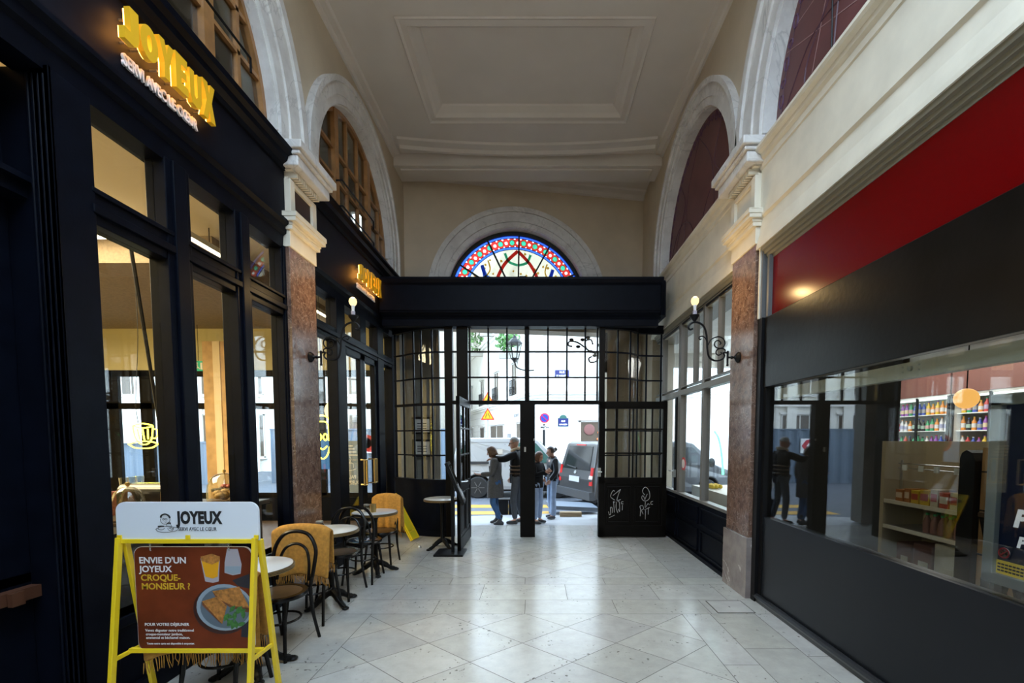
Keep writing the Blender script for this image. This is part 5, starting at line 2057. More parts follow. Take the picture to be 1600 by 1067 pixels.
def foot(off):
    P = [(14, CBY - off), (0.9, CBY - off)]
    c = Vector((0.62, CBY + 0.75, 0))
    for i in range(7):
        a = math.radians(-90 - 71 * i / 6)
        P.append((c.x + (0.75 + off) * math.cos(a), c.y + (0.75 + off) * math.sin(a)))
    q = Vector((P[-1][0], P[-1][1], 0))
    e = q + WD * 16
    P.append((e.x, e.y))
    P += [(14, e.y)]
    return P, q


FT, Q0 = foot(0)
p = MB()
p.prism(FT, 'z', -0.15, 11.0)
p.build('wall', STONE, t)
p = MB()
for z0, z1, off in ((3.25, 3.37, 0.10), (3.37, 3.45, 0.22), (3.45, 3.52, 0.28), (7.0, 7.14, 0.12), (7.14, 7.25, 0.25)):
    p.prism(foot(off)[0], 'z', z0, z1)
p.build('string_course', STONE, t)
p = MB()
for k in range(7):
    z = 0.35 + 0.42 * k
    p.prism(foot(0.006)[0], 'z', z, z + 0.022)
p.build('ground_floor_joint', STONES, t)


def wing(tt, out, z):
    n = Vector((-WD.y, WD.x, 0)) * 1.0
    q = Q0 + WD * tt + n * out
    return (q.x, q.y, z)


def facade_window(parent, A, B, z0, z1, nrm, name='window', rail=False, panes=2):
    """window between plan points A and B, standing proud as frame with pane"""
    A, B, n = Vector(A), Vector(B), Vector(nrm).normalized()
    d = (B - A)
    w_ = d.length
    d.normalize()
    Mw = Matrix(((d.x, n.x, 0, A.x), (d.y, n.y, 0, A.y), (0, 0, 1, 0), (0, 0, 0, 1)))
    f = MB()
    f.box(0, w_, 0.0, 0.03, z0, z0 + 0.06, Mw)
    f.box(0, w_, 0.0, 0.03, z1 - 0.06, z1, Mw)
    f.box(0, 0.06, 0.0, 0.03, z0, z1, Mw)
    f.box(w_ - 0.06, w_, 0.0, 0.03, z0, z1, Mw)
    for k in range(1, panes):
        f.box(w_ * k / panes - 0.025, w_ * k / panes + 0.025, 0.0, 0.03, z0, z1, Mw)
    f.box(-0.10, w_ + 0.10, 0.0, 0.10, z1, z1 + 0.10, Mw)
    f.box(-0.08, w_ + 0.08, 0.0, 0.12, z0 - 0.08, z0, Mw)
    fo_ = f.build(name, FRW, parent)
    b = MB()
    b.box(0.05, w_ - 0.05, 0.004, 0.010, z0 + 0.05, z1 - 0.05, Mw)
    b.build('pane', mat('street_pane_dark', (0.10, 0.075, 0.055), 0.12, spec=0.4), fo_)
    if rail:
        r_ = MB()
        for xx in [w_ * k / 7 for k in range(8)]:
            r_.bar(Mw @ Vector((xx, 0.14, z0)), Mw @ Vector((xx, 0.14, z0 + 0.72)), 0.025)
        for zz in (0.04, 0.40, 0.72):
            r_.bar(Mw @ Vector((0, 0.14, z0 + zz)), Mw @ Vector((w_, 0.14, z0 + zz)), 0.03)
        for k in range(4):
            c_ = Mw @ Vector((w_ * (k + 0.5) / 4, 0.14, z0 + 0.22))
            r_.tube([(c_.x + d.x * 0.1 * math.cos(a), c_.y + d.y * 0.1 * math.cos(a), c_.z + 0.12 * math.sin(a)) for a in [i * PI / 5 for i in range(10)]], 0.015, 4, closed=True)
        r_.build('balcony_rail', BLACKM, fo_)


NW = (-WD.y, WD.x, 0)
for tt, w_, z0, z1, rl in ((2.4, 0.9, 3.62, 5.15, True), (5.9, 1.0, 3.62, 5.2, True), (9.6, 1.0, 3.62, 5.2, True), (13.4, 1.0, 3.62, 5.2, False),
                           (2.6, 0.9, 7.5, 9.4, False), (6.2, 1.0, 7.5, 9.4, False), (9.9, 1.0, 7.5, 9.4, False), (13.5, 1.0, 7.5, 9.4, False)):
    facade_window(t, wing(tt, 0.02, 0), wing(tt + w_, 0.02, 0), z0, z1, NW, rail=rl)
facade_window(t, wing(1.2, 0.02, 0), wing(2.5, 0.02, 0), 0.0, 2.35, NW, 'shop_door', panes=2)
facade_window(t, wing(4.9, 0.02, 0), wing(7.9, 0.02, 0), 0.7, 2.35, NW, 'shop_window', panes=2)
facade_window(t, wing(9.6, 0.02, 0), wing(10.9, 0.02, 0), 0.5, 2.3, NW, 'shop_window', panes=1)
facade_window(t, wing(13.2, 0.02, 0), wing(15.0, 0.02, 0), 0.5, 2.3, NW, 'shop_window', panes=2)
facade_window(t, (1.72, CBY - 0.02, 0), (3.6, CBY - 0.02, 0), 0.55, 2.34, (0, -1, 0), 'shop_window', panes=1)
facade_window(t, (3.6, CBY - 0.02, 0), (4.6, CBY - 0.02, 0), 4.2, 6.0, (0, -1, 0))
p = MB()
p.sphere((2.12, CBY - 0.05, 1.98), (0.22, 0.02, 0.22), 18, 8)
p.build('round_shop_emblem', mat('dusty_red_emblem', (0.16, 0.06, 0.05), 0.6), t)
p = MB()
for k in range(26):
    p.sphere((2.46 + 0.24 * rs.random(), CBY - 0.06, 1.35 + 0.62 * rs.random()), (0.05, 0.02, 0.05), 7, 5)
p.build('orange_flowers', mat('orange_flower', (0.85, 0.20, 0.04), 0.6), t)
text('shop_lettering', 'pome', 0.34, mat('grey_lettering', (0.30, 0.29, 0.28), 0.6), plane_M(wing(3.0, 0.03, 2.62), (-WD.x, -WD.y, 0), (0, 0, 1)), t, ext=0.01, space=1.1)
p = MB()
p.box(0, 0.25, 0.0, 0.12, 1.45, 1.85, Matrix(((WD.x, NW[0], 0, wing(3.6, 0, 0)[0]), (WD.y, NW[1], 0, wing(3.6, 0, 0)[1]), (0, 0, 1, 0), (0, 0, 0, 1))))
p.build('letter_box', mat('grey_letter_box', (0.25, 0.25, 0.25), 0.5), t)

PLQ = mat('street_plaque_blue', (0.012, 0.016, 0.11), 0.35)
PLG = mat('plaque_green_border', (0.03, 0.10, 0.08), 0.4)
PLW = mat('plaque_white', (0.8, 0.8, 0.8), 0.5)
q = thing('street_plaque', 'blue street name plaque high on the corner building wall', 'street sign', (1.0, CBY, 4.1), group='blue street name plaques')
p = MB()
p.box(0.74, 1.30, CBY - 0.02, CBY, 4.05, 4.34)
p.build('plate', PLQ, q)
text('lettering', 'RUE', 0.115, PLW, plane_M((1.02, CBY - 0.022, 4.215), (1, 0, 0), (0, 0, 1)), q, ext=0.002, bold=0.002, align='CENTER')
text('lettering', 'ST AUGUSTIN', 0.095, PLW, plane_M((1.02, CBY - 0.022, 4.08), (1, 0, 0), (0, 0, 1)), q, ext=0.002, bold=0.002, align='CENTER', sx=0.75)
q = thing('street_plaque', 'blue street name plaque with arched green top beside the no parking sign', 'street sign', (1.07, CBY, 2.1), group='blue street name plaques')
p = MB()
p.box(0.86, 1.29, CBY - 0.02, CBY, 2.10, 2.44)
p.prism([(1.075 + 0.15 * math.cos(a), 2.44 + 0.13 * math.sin(a)) for a in [i * PI / 12 for i in range(13)]], 'y', CBY - 0.02, CBY)
p.build('green_border', PLG, q)
p = MB()
p.box(0.88, 1.27, CBY - 0.024, CBY - 0.02, 2.12, 2.42)
p.build('plate', PLQ, q)
text('lettering', 'RUE', 0.085, PLW, plane_M((1.075, CBY - 0.026, 2.29), (1, 0, 0), (0, 0, 1)), q, ext=0.002, bold=0.004, align='CENTER')
text('lettering', 'SAINT-AUGUSTIN', 0.075, PLW, plane_M((1.075, CBY - 0.026, 2.16), (1, 0, 0), (0, 0, 1)), q, ext=0.002, bold=0.004, align='CENTER', sx=0.52)

# lantern on the corner building
t = thing('street_lantern', 'black glazed street lantern on a bracket at the building corner', 'street lamp', (-0.85, 17.6, 4.6))
lx, ly = -0.84, 17.6
p = MB()
p.lathe([(0.02, 4.55), (0.07, 4.62), (0.15, 4.70), (0.16, 4.74)], (lx, ly, 0), 6)
p.lathe([(0.30, 5.28), (0.29, 5.33), (0.20, 5.42), (0.10, 5.50), (0.04, 5.60), (0.0, 5.66)], (lx, ly, 0), 6)
for k in range(6):
    a = k * PI / 3
    p.bar((lx + 0.15 * math.cos(a), ly + 0.15 * math.sin(a), 4.73), (lx + 0.27 * math.cos(a), ly + 0.27 * math.sin(a), 5.29), 0.025)
p.build('cage', BLACKM, t)
p = MB()
p.lathe([(0.145, 4.74), (0.26, 5.28)], (lx, ly, 0), 6)
p.build('lantern_glass', GLASS, t)
p = MB()
p.tube(spline([(lx, ly, 4.56), (lx + 0.1, ly + 0.2, 4.4), (lx + 0.45, ly + 0.6, 4.35), (0.2, 18.9, 4.5)], 6), 0.03, 6)
p.build('bracket', BLACKM, t)


def plant(name, label, c, r, n, seed, leaf=0.12, cols=((0.05, 0.14, 0.03), (0.09, 0.22, 0.05)), group=None):
    rr = random.Random(seed)
    t_ = thing(name, label, 'plant', (c[0], c[1], c[2] - r[2]), group=group)
    p_ = MB()
    for i in range(n):
        v = Vector((rr.gauss(0, 1), rr.gauss(0, 1), rr.gauss(0, 1))).normalized() * (rr.random() ** 0.4)
        q_ = Vector((c[0] + v.x * r[0], c[1] + v.y * r[1], c[2] + v.z * r[2]))
        a, b = Vector((rr.gauss(0, 1), rr.gauss(0, 1), rr.gauss(0, 1))).normalized() * leaf, Vector((rr.gauss(0, 1), rr.gauss(0, 1), rr.gauss(0, 1))).normalized() * leaf * 0.6
        p_.m = i % 2
        p_.add([q_ - a, q_ - b, q_ + a, q_ + b], [(0, 1, 2, 3)])
    p_.build('foliage', [mat('leaf_green_%d' % k, c_, 0.6) for k, c_ in enumerate(cols)], t_)
    s_ = MB()
    for k in range(5):
        s_.tube([(c[0] + 0.03 * k - 0.06, c[1], c[2] - r[2]), (c[0] + r[0] * 0.5 * math.sin(k * 2.1), c[1], c[2] + r[2] * 0.4)], 0.012, 5)
    s_.build('stems', mat('plant_stem', (0.10, 0.07, 0.04), 0.8), t_)
    s_ = MB()
    s_.box(c[0] - r[0] * 0.7, c[0] + r[0] * 0.7, c[1] - 0.12, c[1] + 0.12, c[2] - r[2] - 0.22, c[2] - r[2])
    s_.build('planter', mat('planter_box', (0.30, 0.27, 0.23), 0.7), t_)
    return t_


for i, (tt, z, rr_x, lab) in enumerate(((2.3, 6.0, 0.62, 'leafy green window plant above the street lantern'), (10.2, 8.0, 0.75, 'trailing green plants outside an upper window of the street wing'), (6.6, 7.9, 0.6, 'pale leafy plant at the upper window next to the trailing plants'))):
    w_ = wing(tt, 0.45, z)
    plant('window_plant', lab, w_, (rr_x, rr_x * 0.8, 0.55 if i != 1 else 1.1), 260, 11 + i, group='plants on the building windows')

# traffic signs
def triangle(mb, cx, y, cz, s, th=0.02):
    mb.prism([(cx - s, cz - s * 0.58), (cx + s, cz - s * 0.58), (cx, cz + s * 1.15)], 'y', y, y + th)


SR, SY_, SK = mat('sign_red', (0.55, 0.03, 0.01), 0.4), mat('sign_yellow', (0.75, 0.38, 0.01), 0.4), mat('sign_black', (0.01, 0.01, 0.01), 0.5)
t = thing('warning_signs', 'pole with two yellow triangle road works signs behind the silver van', 'traffic sign', (-1.66, 15.4, -0.15))
p = MB()
p.tube([(-1.66, 15.43, -0.15), (-1.66, 15.43, 3.2)], 0.03, 8)
p.build('pole', mat('galvanised_pole', (0.35, 0.36, 0.37), 0.5), t)
for cz, kind in ((2.93, 'worker'), (2.40, 'narrow')):
    p = MB()
    triangle(p, -1.66, 15.37, cz, 0.237)
    b_ = p.build('triangle_plate', SR, t)
    p = MB()
    triangle(p, -1.66, 15.36, cz + 0.003, 0.172, 0.01)
    p.build('yellow_field', SY_, b_)
    p = MB()
    if kind == 'narrow':
        for sg in (-1, 1):
            p.tube([(-1.66 + sg * 0.07, 15.358, cz - 0.07), (-1.66 + sg * 0.065, 15.358, cz - 0.01), (-1.66 + sg * 0.03, 15.358, cz + 0.03), (-1.66 + sg * 0.03, 15.358, cz + 0.09)], 0.012, 5)
    else:
        p.sphere((-1.65, 15.358, cz + 0.075), 0.018, 8, 5)
        p.tube([(-1.65, 15.358, cz + 0.055), (-1.67, 15.358, cz + 0.0), (-1.71, 15.358, cz - 0.07)], 0.013, 5)
        p.tube([(-1.67, 15.358, cz + 0.0), (-1.63, 15.358, cz - 0.07)], 0.012, 5)
        p.tube([(-1.66, 15.358, cz + 0.04), (-1.61, 15.358, cz + 0.0), (-1.58, 15.358, cz - 0.06)], 0.008, 5)
    p.build('pictogram', SK, b_)
t = thing('no_parking_sign', 'round blue and red no parking sign with tow truck plate on a black pole', 'traffic sign', (0.30, 16.4, -0.15))
p = MB()
p.tube([(0.28, 16.43, -0.15), (0.28, 16.43, 2.15)], 0.045, 8)
p.build('pole', BLACKM, t)
Ms = Matrix.Translation((0.30, 16.4, 2.37)) @ Matrix.Rotation(PI / 2, 4, 'X')
p = MB()
p.lathe([(0, -0.01), (0.18, -0.01), (0.18, 0.01), (0, 0.01)], (0, 0, 0), 28, M=Ms)
p.build('red_disc', mat('sign_crimson', (0.48, 0.01, 0.03), 0.4), t)
p = MB()
p.lathe([(0, 0.01), (0.135, 0.01), (0.135, 0.016), (0, 0.016)], (0, 0, 0), 28, M=Ms)
p.build('blue_field', mat('sign_blue', (0.015, 0.05, 0.42), 0.4), t)
p = MB()
p.bar((0.30 - 0.095, 16.38, 2.37 + 0.095), (0.30 + 0.095, 16.38, 2.37 - 0.095), 0.03, 0.03)
p.build('red_bar', mat('sign_crimson', ()), t)
p = MB()
p.box(0.12, 0.50, 16.39, 16.41, 1.94, 2.10)
pl_ = p.build('tow_plate', PLW, t)
p = MB()
p.box(0.15, 0.25, 16.385, 16.39, 2.02, 2.06)
p.bar((0.25, 16.386, 2.02), (0.36, 16.386, 2.07), 0.01, 0.02)
p.box(0.35, 0.47, 16.385, 16.39, 2.03, 2.05)
for x in (0.18, 0.24, 0.38, 0.44):
    p.sphere((x, 16.386, 2.01), (0.016, 0.004, 0.016), 8, 5)
p.build('tow_truck_pictogram', SK, pl_)

# hoarding and buildings at the far left of the street
HB = mat('blue_grey_hoarding', (0.10, 0.135, 0.18), 0.5)
for nm, x0, x1, z1, y, lab in (('a', -10.5, -3.4, 1.95, 17.7, 'corrugated blue grey hoarding with a red chevron board'), ('b', -26.0, -10.8, 1.45, 17.2, 'lower corrugated blue grey hoarding seen through the cafe windows')):
    t = thing('hoarding', lab, 'hoarding', ((x0 + x1) / 2, y, -0.15), group='blue grey street hoardings')
    n = int((x1 - x0) / 0.11)
    rows = [[(x0 + (x1 - x0) * i / n, y + (0.02 if i % 4 in (0, 1) else -0.02), z) for i in range(n + 1)] for z in (-0.15, z1)]
    p = MB()
    p.grid(rows)
    p.build('sheet', HB, t, solid=0.01)
    p = MB()
    p.box(x0, x1, y - 0.03, y + 0.03, z1, z1 + 0.06)
    p.build('top_rail', HB, t)
t = thing('chevron_board', 'white board with red chevrons fixed to the hoarding', 'traffic sign', (-6.35, 17.6, 1.1))
p = MB()
p.box(-6.75, -5.85, 17.62, 17.66, 1.05, 1.62)
p.build('board', PLW, t)
p = MB()
for k in range(2):
    x = -6.66 + 0.42 * k
    p.prism([(x, 1.10), (x + 0.18, 1.10), (x + 0.36, 1.335), (x + 0.18, 1.57), (x, 1.57), (x + 0.18, 1.335)], 'y', 17.605, 17.62)
p.build('chevron', mat('sign_crimson', ()), t)
t = thing('white_notice_board', 'blank white notice board above the lower hoarding', 'board', (-15.2, 17.0, 1.45))
p = MB()
p.box(-17.0, -14.2, 16.95, 17.0, 1.45, 3.0)
p.box(-16.7, -16.6, 16.97, 17.0, -0.15, 1.5)
p.box(-14.7, -14.6, 16.97, 17.0, -0.15, 1.5)
p.build('board', mat('notice_cream', (0.80, 0.76, 0.66), 0.7), t)
p = MB()
for k in range(5):
    p.box(-16.8, -16.68, 16.94, 16.95, 1.55 + 0.22 * k, 1.62 + 0.22 * k)
    p.box(-14.6, -14.48, 16.94, 16.95, 1.55 + 0.22 * k, 1.62 + 0.22 * k)
p.build('bolt', SK, t)
t = thing('office_building', 'beige building with wide grid windows behind the hoarding', 'building', (-12, 25, -0.15))
BB = mat('beige_facade', (0.72, 0.67, 0.59), 0.8, var=0.06)
p = MB()
p.box(-34, -5.5, 24, 34, -0.15, 13)
p.build('wall', BB, t)
p = MB()
for x in range(-33, -5, 3):
    p.box(x - 0.25, x + 0.25, 23.85, 24, -0.15, 13)
for z in (3.3, 6.8, 10.2):
    p.box(-34, -5.5, 23.8, 24, z, z + 0.35)
p.build('pilaster', BB, t)
for i in range(7):
    for zz in (0.6, 3.9, 7.3):
        x0 = -14 + 3 * i - 12 + 0.5
        if x0 < -27 or x0 > -7:
            continue
        facade_window(t, (x0, 23.98, 0), (x0 + 2.0, 23.98, 0), zz, zz + 2.3, (0, -1, 0), panes=4)

# ------------------------------------------------------------------ vehicles
TYRE = mat('tyre_rubber', (0.015, 0.015, 0.016), 0.7)
HUBM = mat('grey_hub', (0.12, 0.12, 0.125), 0.5, metal=0.3)


def wheel(parent, M, r=0.33, w=0.22):
    p = MB()
    R = M @ Matrix.Rotation(PI / 2, 4, 'X')
    p.lathe([(r * 0.62, -w / 2), (r * 0.9, -w / 2), (r, -w / 2 + 0.04), (r, w / 2 - 0.04), (r * 0.9, w / 2), (r * 0.62, w / 2)], (0, 0, 0), 24, M=R)
    wo = p.build('wheel', TYRE, parent, smooth=True)
    p = MB()
    p.lathe([(0, w / 2 - 0.03), (r * 0.2, w / 2 - 0.02), (r * 0.64, w / 2 - 0.035), (r * 0.64, -w / 2 + 0.03), (0, -w / 2 + 0.03)], (0, 0, 0), 24, M=R)
    for k in range(6):
        a = k * PI / 3
        p.bar(R @ Vector((0.03 * math.cos(a), 0.03 * math.sin(a), w / 2 - 0.01)), R @ Vector((r * 0.6 * math.cos(a), r * 0.6 * math.sin(a), w / 2 - 0.02)), 0.04, 0.02)
    p.build('hub', HUBM, wo, smooth=True)


def van(label, name, origin, ang, L_, H_, W_, body, glassm, wheels, arch_r=0.40, nose=True, door_windows=True, extras=None):
    """x forward along the van, y to its left, z up; near side is -y"""
    M = Matrix.Translation(origin) @ Matrix.Rotation(ang, 4, 'Z')
    t_ = thing(name, label, 'van', tuple(origin))
    prof = [(0.02, 0.34), (0.0, 0.75), (0.06, 1.0), (0.22, H_ - 0.06), (0.34, H_), (L_ - 1.75, H_), (L_ - 1.45, H_ - 0.06), (L_ - 0.72, 1.05), (L_ - 0.22, 0.88), (L_ - 0.04, 0.68), (L_, 0.34)]
    low = []
    for xw in sorted(wheels, reverse=True):
        low += [(xw + arch_r * math.cos(a), 0.32 + arch_r * math.sin(a)) for a in [i * PI / 10 for i in range(11)]]
    poly = prof + [(L_, 0.24)] + low + [(0.05, 0.24)]
    p_ = MB()
    # inner and outer skins: slight tumblehome above the belt line
    def ring(yv):
        return [(x, yv * (1.0 if z < 1.0 else 1.0 - 0.13 * (z - 1.0) / (H_ - 1.0)), z) for x, z in poly]
    a_, b_ = ring(-W_ / 2), ring(W_ / 2)
    n = len(poly)
    vs = [M @ Vector(q_) for q_ in a_ + b_]
    p_.add(vs, [tuple(range(n)), tuple(range(2 * n - 1, n - 1, -1))] + [(i, (i + 1) % n, n + (i + 1) % n, n + i) for i in range(n)])
    p_.build('body', body, t_, bevel=0.035)
    for xw in wheels:
        for sy in (-1, 1):
            wheel(t_, M @ Matrix.Translation((xw, sy * (W_ / 2 - 0.10), 0.32)) @ (Matrix.Rotation(PI, 4, 'Z') if sy > 0 else Matrix.Identity(4)))
    p_ = MB()
    for xw in wheels:
        p_.box(xw - arch_r + 0.02, xw + arch_r - 0.02, -W_ / 2 + 0.25, W_ / 2 - 0.25, 0.3, 0.32 + arch_r - 0.03, M)
    p_.box(0.1, L_ - 0.1, -W_ / 2 + 0.08, W_ / 2 - 0.08, 0.20, 0.30, M)
    p_.build('underbody', TYRE, t_)

    def sidepane(nm, pts, mm, off=0.004, th=0.012):
        q_ = MB()
        for sy in (-1,):
            def yy(z):
                return -(W_ / 2) * (1.0 if z < 1.0 else 1.0 - 0.13 * (z - 1.0) / (H_ - 1.0))
            k = len(pts)
            vs_ = [M @ Vector((x, yy(z) - off, z)) for x, z in pts] + [M @ Vector((x, yy(z) - off + th, z)) for x, z in pts]
            q_.add(vs_, [tuple(range(k)), tuple(range(2 * k - 1, k - 1, -1))] + [(i, (i + 1) % k, k + (i + 1) % k, k + i) for i in range(k)])
        return q_.build(nm, mm, t_)
    if door_windows:
        sidepane('side_window', [(L_ - 2.25, 1.06), (L_ - 0.98, 1.06), (L_ - 1.50, H_ - 0.16), (L_ - 2.2, H_ - 0.14)], glassm)
    q_ = MB()
    h0, h1 = Vector((L_ - 1.40, 0, H_ - 0.10)), Vector((L_ - 0.80, 0, 1.10))
    q_.add([M @ Vector((h0.x + 0.02, -W_ / 2 * 0.80, h0.z)), M @ Vector((h0.x + 0.02, W_ / 2 * 0.80, h0.z)), M @ Vector((h1.x + 0.02, W_ / 2 * 0.93, h1.z)), M @ Vector((h1.x + 0.02, -W_ / 2 * 0.93, h1.z)),
            M @ Vector((h0.x - 0.02, -W_ / 2 * 0.80, h0.z)), M @ Vector((h0.x - 0.02, W_ / 2 * 0.80, h0.z)), M @ Vector((h1.x - 0.02, W_ / 2 * 0.93, h1.z)), M @ Vector((h1.x - 0.02, -W_ / 2 * 0.93, h1.z))],
           [(0, 1, 2, 3), (7, 6, 5, 4), (0, 4, 5, 1), (1, 5, 6, 2), (2, 6, 7, 3), (3, 7, 4, 0)])
    q_.build('windscreen', glassm, t_)
    q_ = MB()
    q_.sphere(M @ Vector((L_ - 1.02, -W_ / 2 - 0.12, 1.12)), (0.09, 0.10, 0.13), 12, 8)
    q_.bar(M @ Vector((L_ - 1.05, -W_ / 2 + 0.02, 1.06)), M @ Vector((L_ - 1.02, -W_ / 2 - 0.1, 1.08)), 0.05)
    q_.build('wing_mirror', TYRE, t_, smooth=True)
    return t_, M, sidepane


SILVER = mat('silver_van_paint', (0.36, 0.365, 0.37), 0.35, coat=0.2)
AGL = mat('greenish_car_glass', (0.05, 0.11, 0.095), 0.08, spec=0.4)
DGL = mat('dark_car_glass', (0.012, 0.013, 0.014), 0.08, spec=0.35)
t, M, sp = van('silver panel van passing along the street behind the two strolling people', 'silver_van', (-2.56, 14.15, -0.15), 0.0, 4.05, 1.80, 1.75, SILVER, AGL, (0.82, 3.18))
sp('slide_rail', [(0.30, 1.02), (1.15, 1.02), (1.15, 1.10), (0.30, 1.10)], TYRE, 0.006)
sp('door_seam', [(1.62, 0.34), (1.635, 0.34), (1.635, 1.62), (1.62, 1.62)], mat('seam_grey', (0.2, 0.2, 0.2), 0.6), 0.003)
sp('roof_gutter', [(0.3, 1.66), (2.4, 1.66), (2.4, 1.675), (0.3, 1.675)], mat('seam_grey', ()), 0.004)
sp('advert_panel', [(1.40, 1.32), (1.56, 1.32), (1.56, 1.46), (1.40, 1.46)], mat('beige_sticker', (0.45, 0.40, 0.34), 0.6), 0.005)
sp('sill_trim', [(1.25, 0.27), (2.66, 0.27), (2.66, 0.36), (1.25, 0.36)], mat('sill_grey', (0.25, 0.25, 0.26), 0.6), 0.006)

DARK = mat('dark_grey_van_paint', (0.032, 0.031, 0.032), 0.35, coat=0.25)
ang = math.radians(23)
hx, hy = math.cos(ang), math.sin(ang)
cnr = Vector((1.36, 10.9, -0.15))
org = cnr + Vector((-hy, hx, 0)) * 0.925
t, M, sp = van('dark grey people van seen from behind with red tail lights', 'dark_van', tuple(org), ang, 4.7, 1.70, 1.85, DARK, DGL, (0.85, 3.7))
sp('side_window', [(0.55, 1.08), (1.85, 1.08), (1.85, 1.55), (0.60, 1.55)], DGL)


def rear(nm, pts, mm, off=0.012, th=0.03, par=None):
    """panel on the van's back: points are (y, z)"""
    def xx(z):
        if z < 0.75:
            return 0.02 - 0.02 * (z - 0.34) / 0.41
        if z < 1.0:
            return 0.06 * (z - 0.75) / 0.25
        return 0.06 + 0.16 * (z - 1.0) / 0.64
    q_ = MB()
    k = len(pts)
    vs_ = [M @ Vector((xx(z) - off, y, z)) for y, z in pts] + [M @ Vector((xx(z) - off + th, y, z)) for y, z in pts]
    q_.add(vs_, [tuple(range(k)), tuple(range(2 * k - 1, k - 1, -1))] + [(i, (i + 1) % k, k + (i + 1) % k, k + i) for i in range(k)])
    return q_.build(nm, mm, t if par is None else par)


rear('rear_window', [(-0.74, 0.98), (0.74, 0.98), (0.70, 1.08), (0.64, 1.58), (-0.64, 1.58), (-0.70, 1.08)], DGL)
rear('number_plate', [(-0.28, 0.66), (0.28, 0.66), (0.28, 0.80), (-0.28, 0.80)], mat('plate_white', (0.45, 0.46, 0.49), 0.4), 0.02)
rear('tail_light', [(-0.92, 0.62), (-0.78, 0.62), (-0.78, 1.06), (-0.90, 1.06)], mat('red_tail_light', (0.45, 0.008, 0.008), 0.2), 0.02)
rear('tail_light', [(0.92, 0.62), (0.78, 0.62), (0.78, 1.06), (0.90, 1.06)], mat('red_tail_light', ()), 0.02)
rear('light_band', [(-0.92, 0.78), (-0.78, 0.78), (-0.78, 0.86), (-0.91, 0.86)], mat('clear_tail_light', (0.8, 0.7, 0.7), 0.2), 0.024)
rear('bumper', [(-0.93, 0.26), (0.93, 0.26), (0.93, 0.46), (-0.93, 0.46)], mat('bumper_grey', (0.045, 0.047, 0.052), 0.5), 0.10, 0.16)
rear('emblem', [(-0.06, 0.88), (0.0, 0.86), (0.06, 0.88), (0.06, 0.93), (0.0, 0.95), (-0.06, 0.93)], STEEL, 0.016)
rear('rear_wiper', [(-0.02, 1.0), (0.52, 1.05), (0.52, 1.075), (-0.02, 1.03)], TYRE, 0.03, 0.015)
rear('brake_light', [(-0.25, 1.60), (0.25, 1.60), (0.25, 1.63), (-0.25, 1.63)], mat('red_tail_light', ()), 0.01)

# things lying in the street
t = thing('steel_road_plate', 'tilted grey steel road plate on timber below the dark grey van', 'road plate', (0.75, 10.2, -0.15))
p = MB()
Mp = Matrix.Translation((0.88, 10.50, 0.0)) @ Matrix.Rotation(0.06, 4, 'Y') @ Matrix.Rotation(0.10, 4, 'Z')
p.box(-0.62, 0.50, -0.40, 0.40, 0.0, 0.09, Mp)
p.build('plate', mat('blue_grey_steel', (0.12, 0.145, 0.18), 0.5), t, bevel=0.01)
p = MB()
for k in range(3):
    p.box(0.52, 1.0, 9.80, 9.94, -0.15 + 0.055 * k, -0.10 + 0.055 * k)
o = p.build('timber_stack', mat('pale_timber', (0.28, 0.19, 0.10), 0.7))
tag(o, 'small stack of pale timber under the steel road plate', 'timber')
for i, (x, c_) in enumerate(((-0.78, (0.012, 0.012, 0.013)), (-0.50, (0.014, 0.013, 0.013)))):
    t = thing('black_crate', ['black street crate behind the woman in the grey coat', 'black street crate behind the legs of the man in the padded jacket'][i], 'crate', (x, 10.3, -0.15), group='black crates on the road')
    p = MB()
    p.box(x - 0.13, x + 0.13, 10.15, 10.45, -0.15, 0.22)
    p.build('crate_body', BLACKM, t, bevel=0.01)
    p = MB()
    p.box(x - 0.14, x + 0.14, 10.14, 10.46, 0.22, 0.25)
    p.build('lid', BLACKM, t)

# ------------------------------------------------------------------ PEOPLE
def skin_mesh(nodes, edges, root, sub=2):
    """surface grown round a skeleton: nodes {name: (x, y, z, rx, ry)}"""
    names = list(nodes)
    me = bpy.data.meshes.new('grow')
    me.from_pydata([nodes[k][:3] for k in names], [(names.index(a), names.index(b)) for a, b in edges], [])
    o = bpy.data.objects.new('grow', me)
    COL.objects.link(o)
    sk = o.modifiers.new('skin', 'SKIN')
    sk.use_smooth_shade = True
    lay = me.skin_vertices[0].data
    for i, k in enumerate(names):
        lay[i].radius = (nodes[k][3], nodes[k][4])
        lay[i].use_root = (k == root)
    sb_ = o.modifiers.new('sub', 'SUBSURF')
    sb_.levels = sb_.render_levels = sub
    bpy.context.view_layer.update()
    ev = o.evaluated_get(bpy.context.evaluated_depsgraph_get())
    m2 = ev.to_mesh()
    vs = [tuple(v.co) for v in m2.vertices]
    fs = [tuple(p.vertices) for p in m2.polygons]
    ev.to_mesh_clear()
    bpy.data.objects.remove(o)
    bpy.data.meshes.remove(me)
    return vs, fs


SKIN_M = mat('skin', (0.40, 0.21, 0.14), 0.55)
EYEM = mat('eye_dark', (0.03, 0.02, 0.02), 0.3)
LIPM = mat('lip', (0.40, 0.17, 0.14), 0.5)


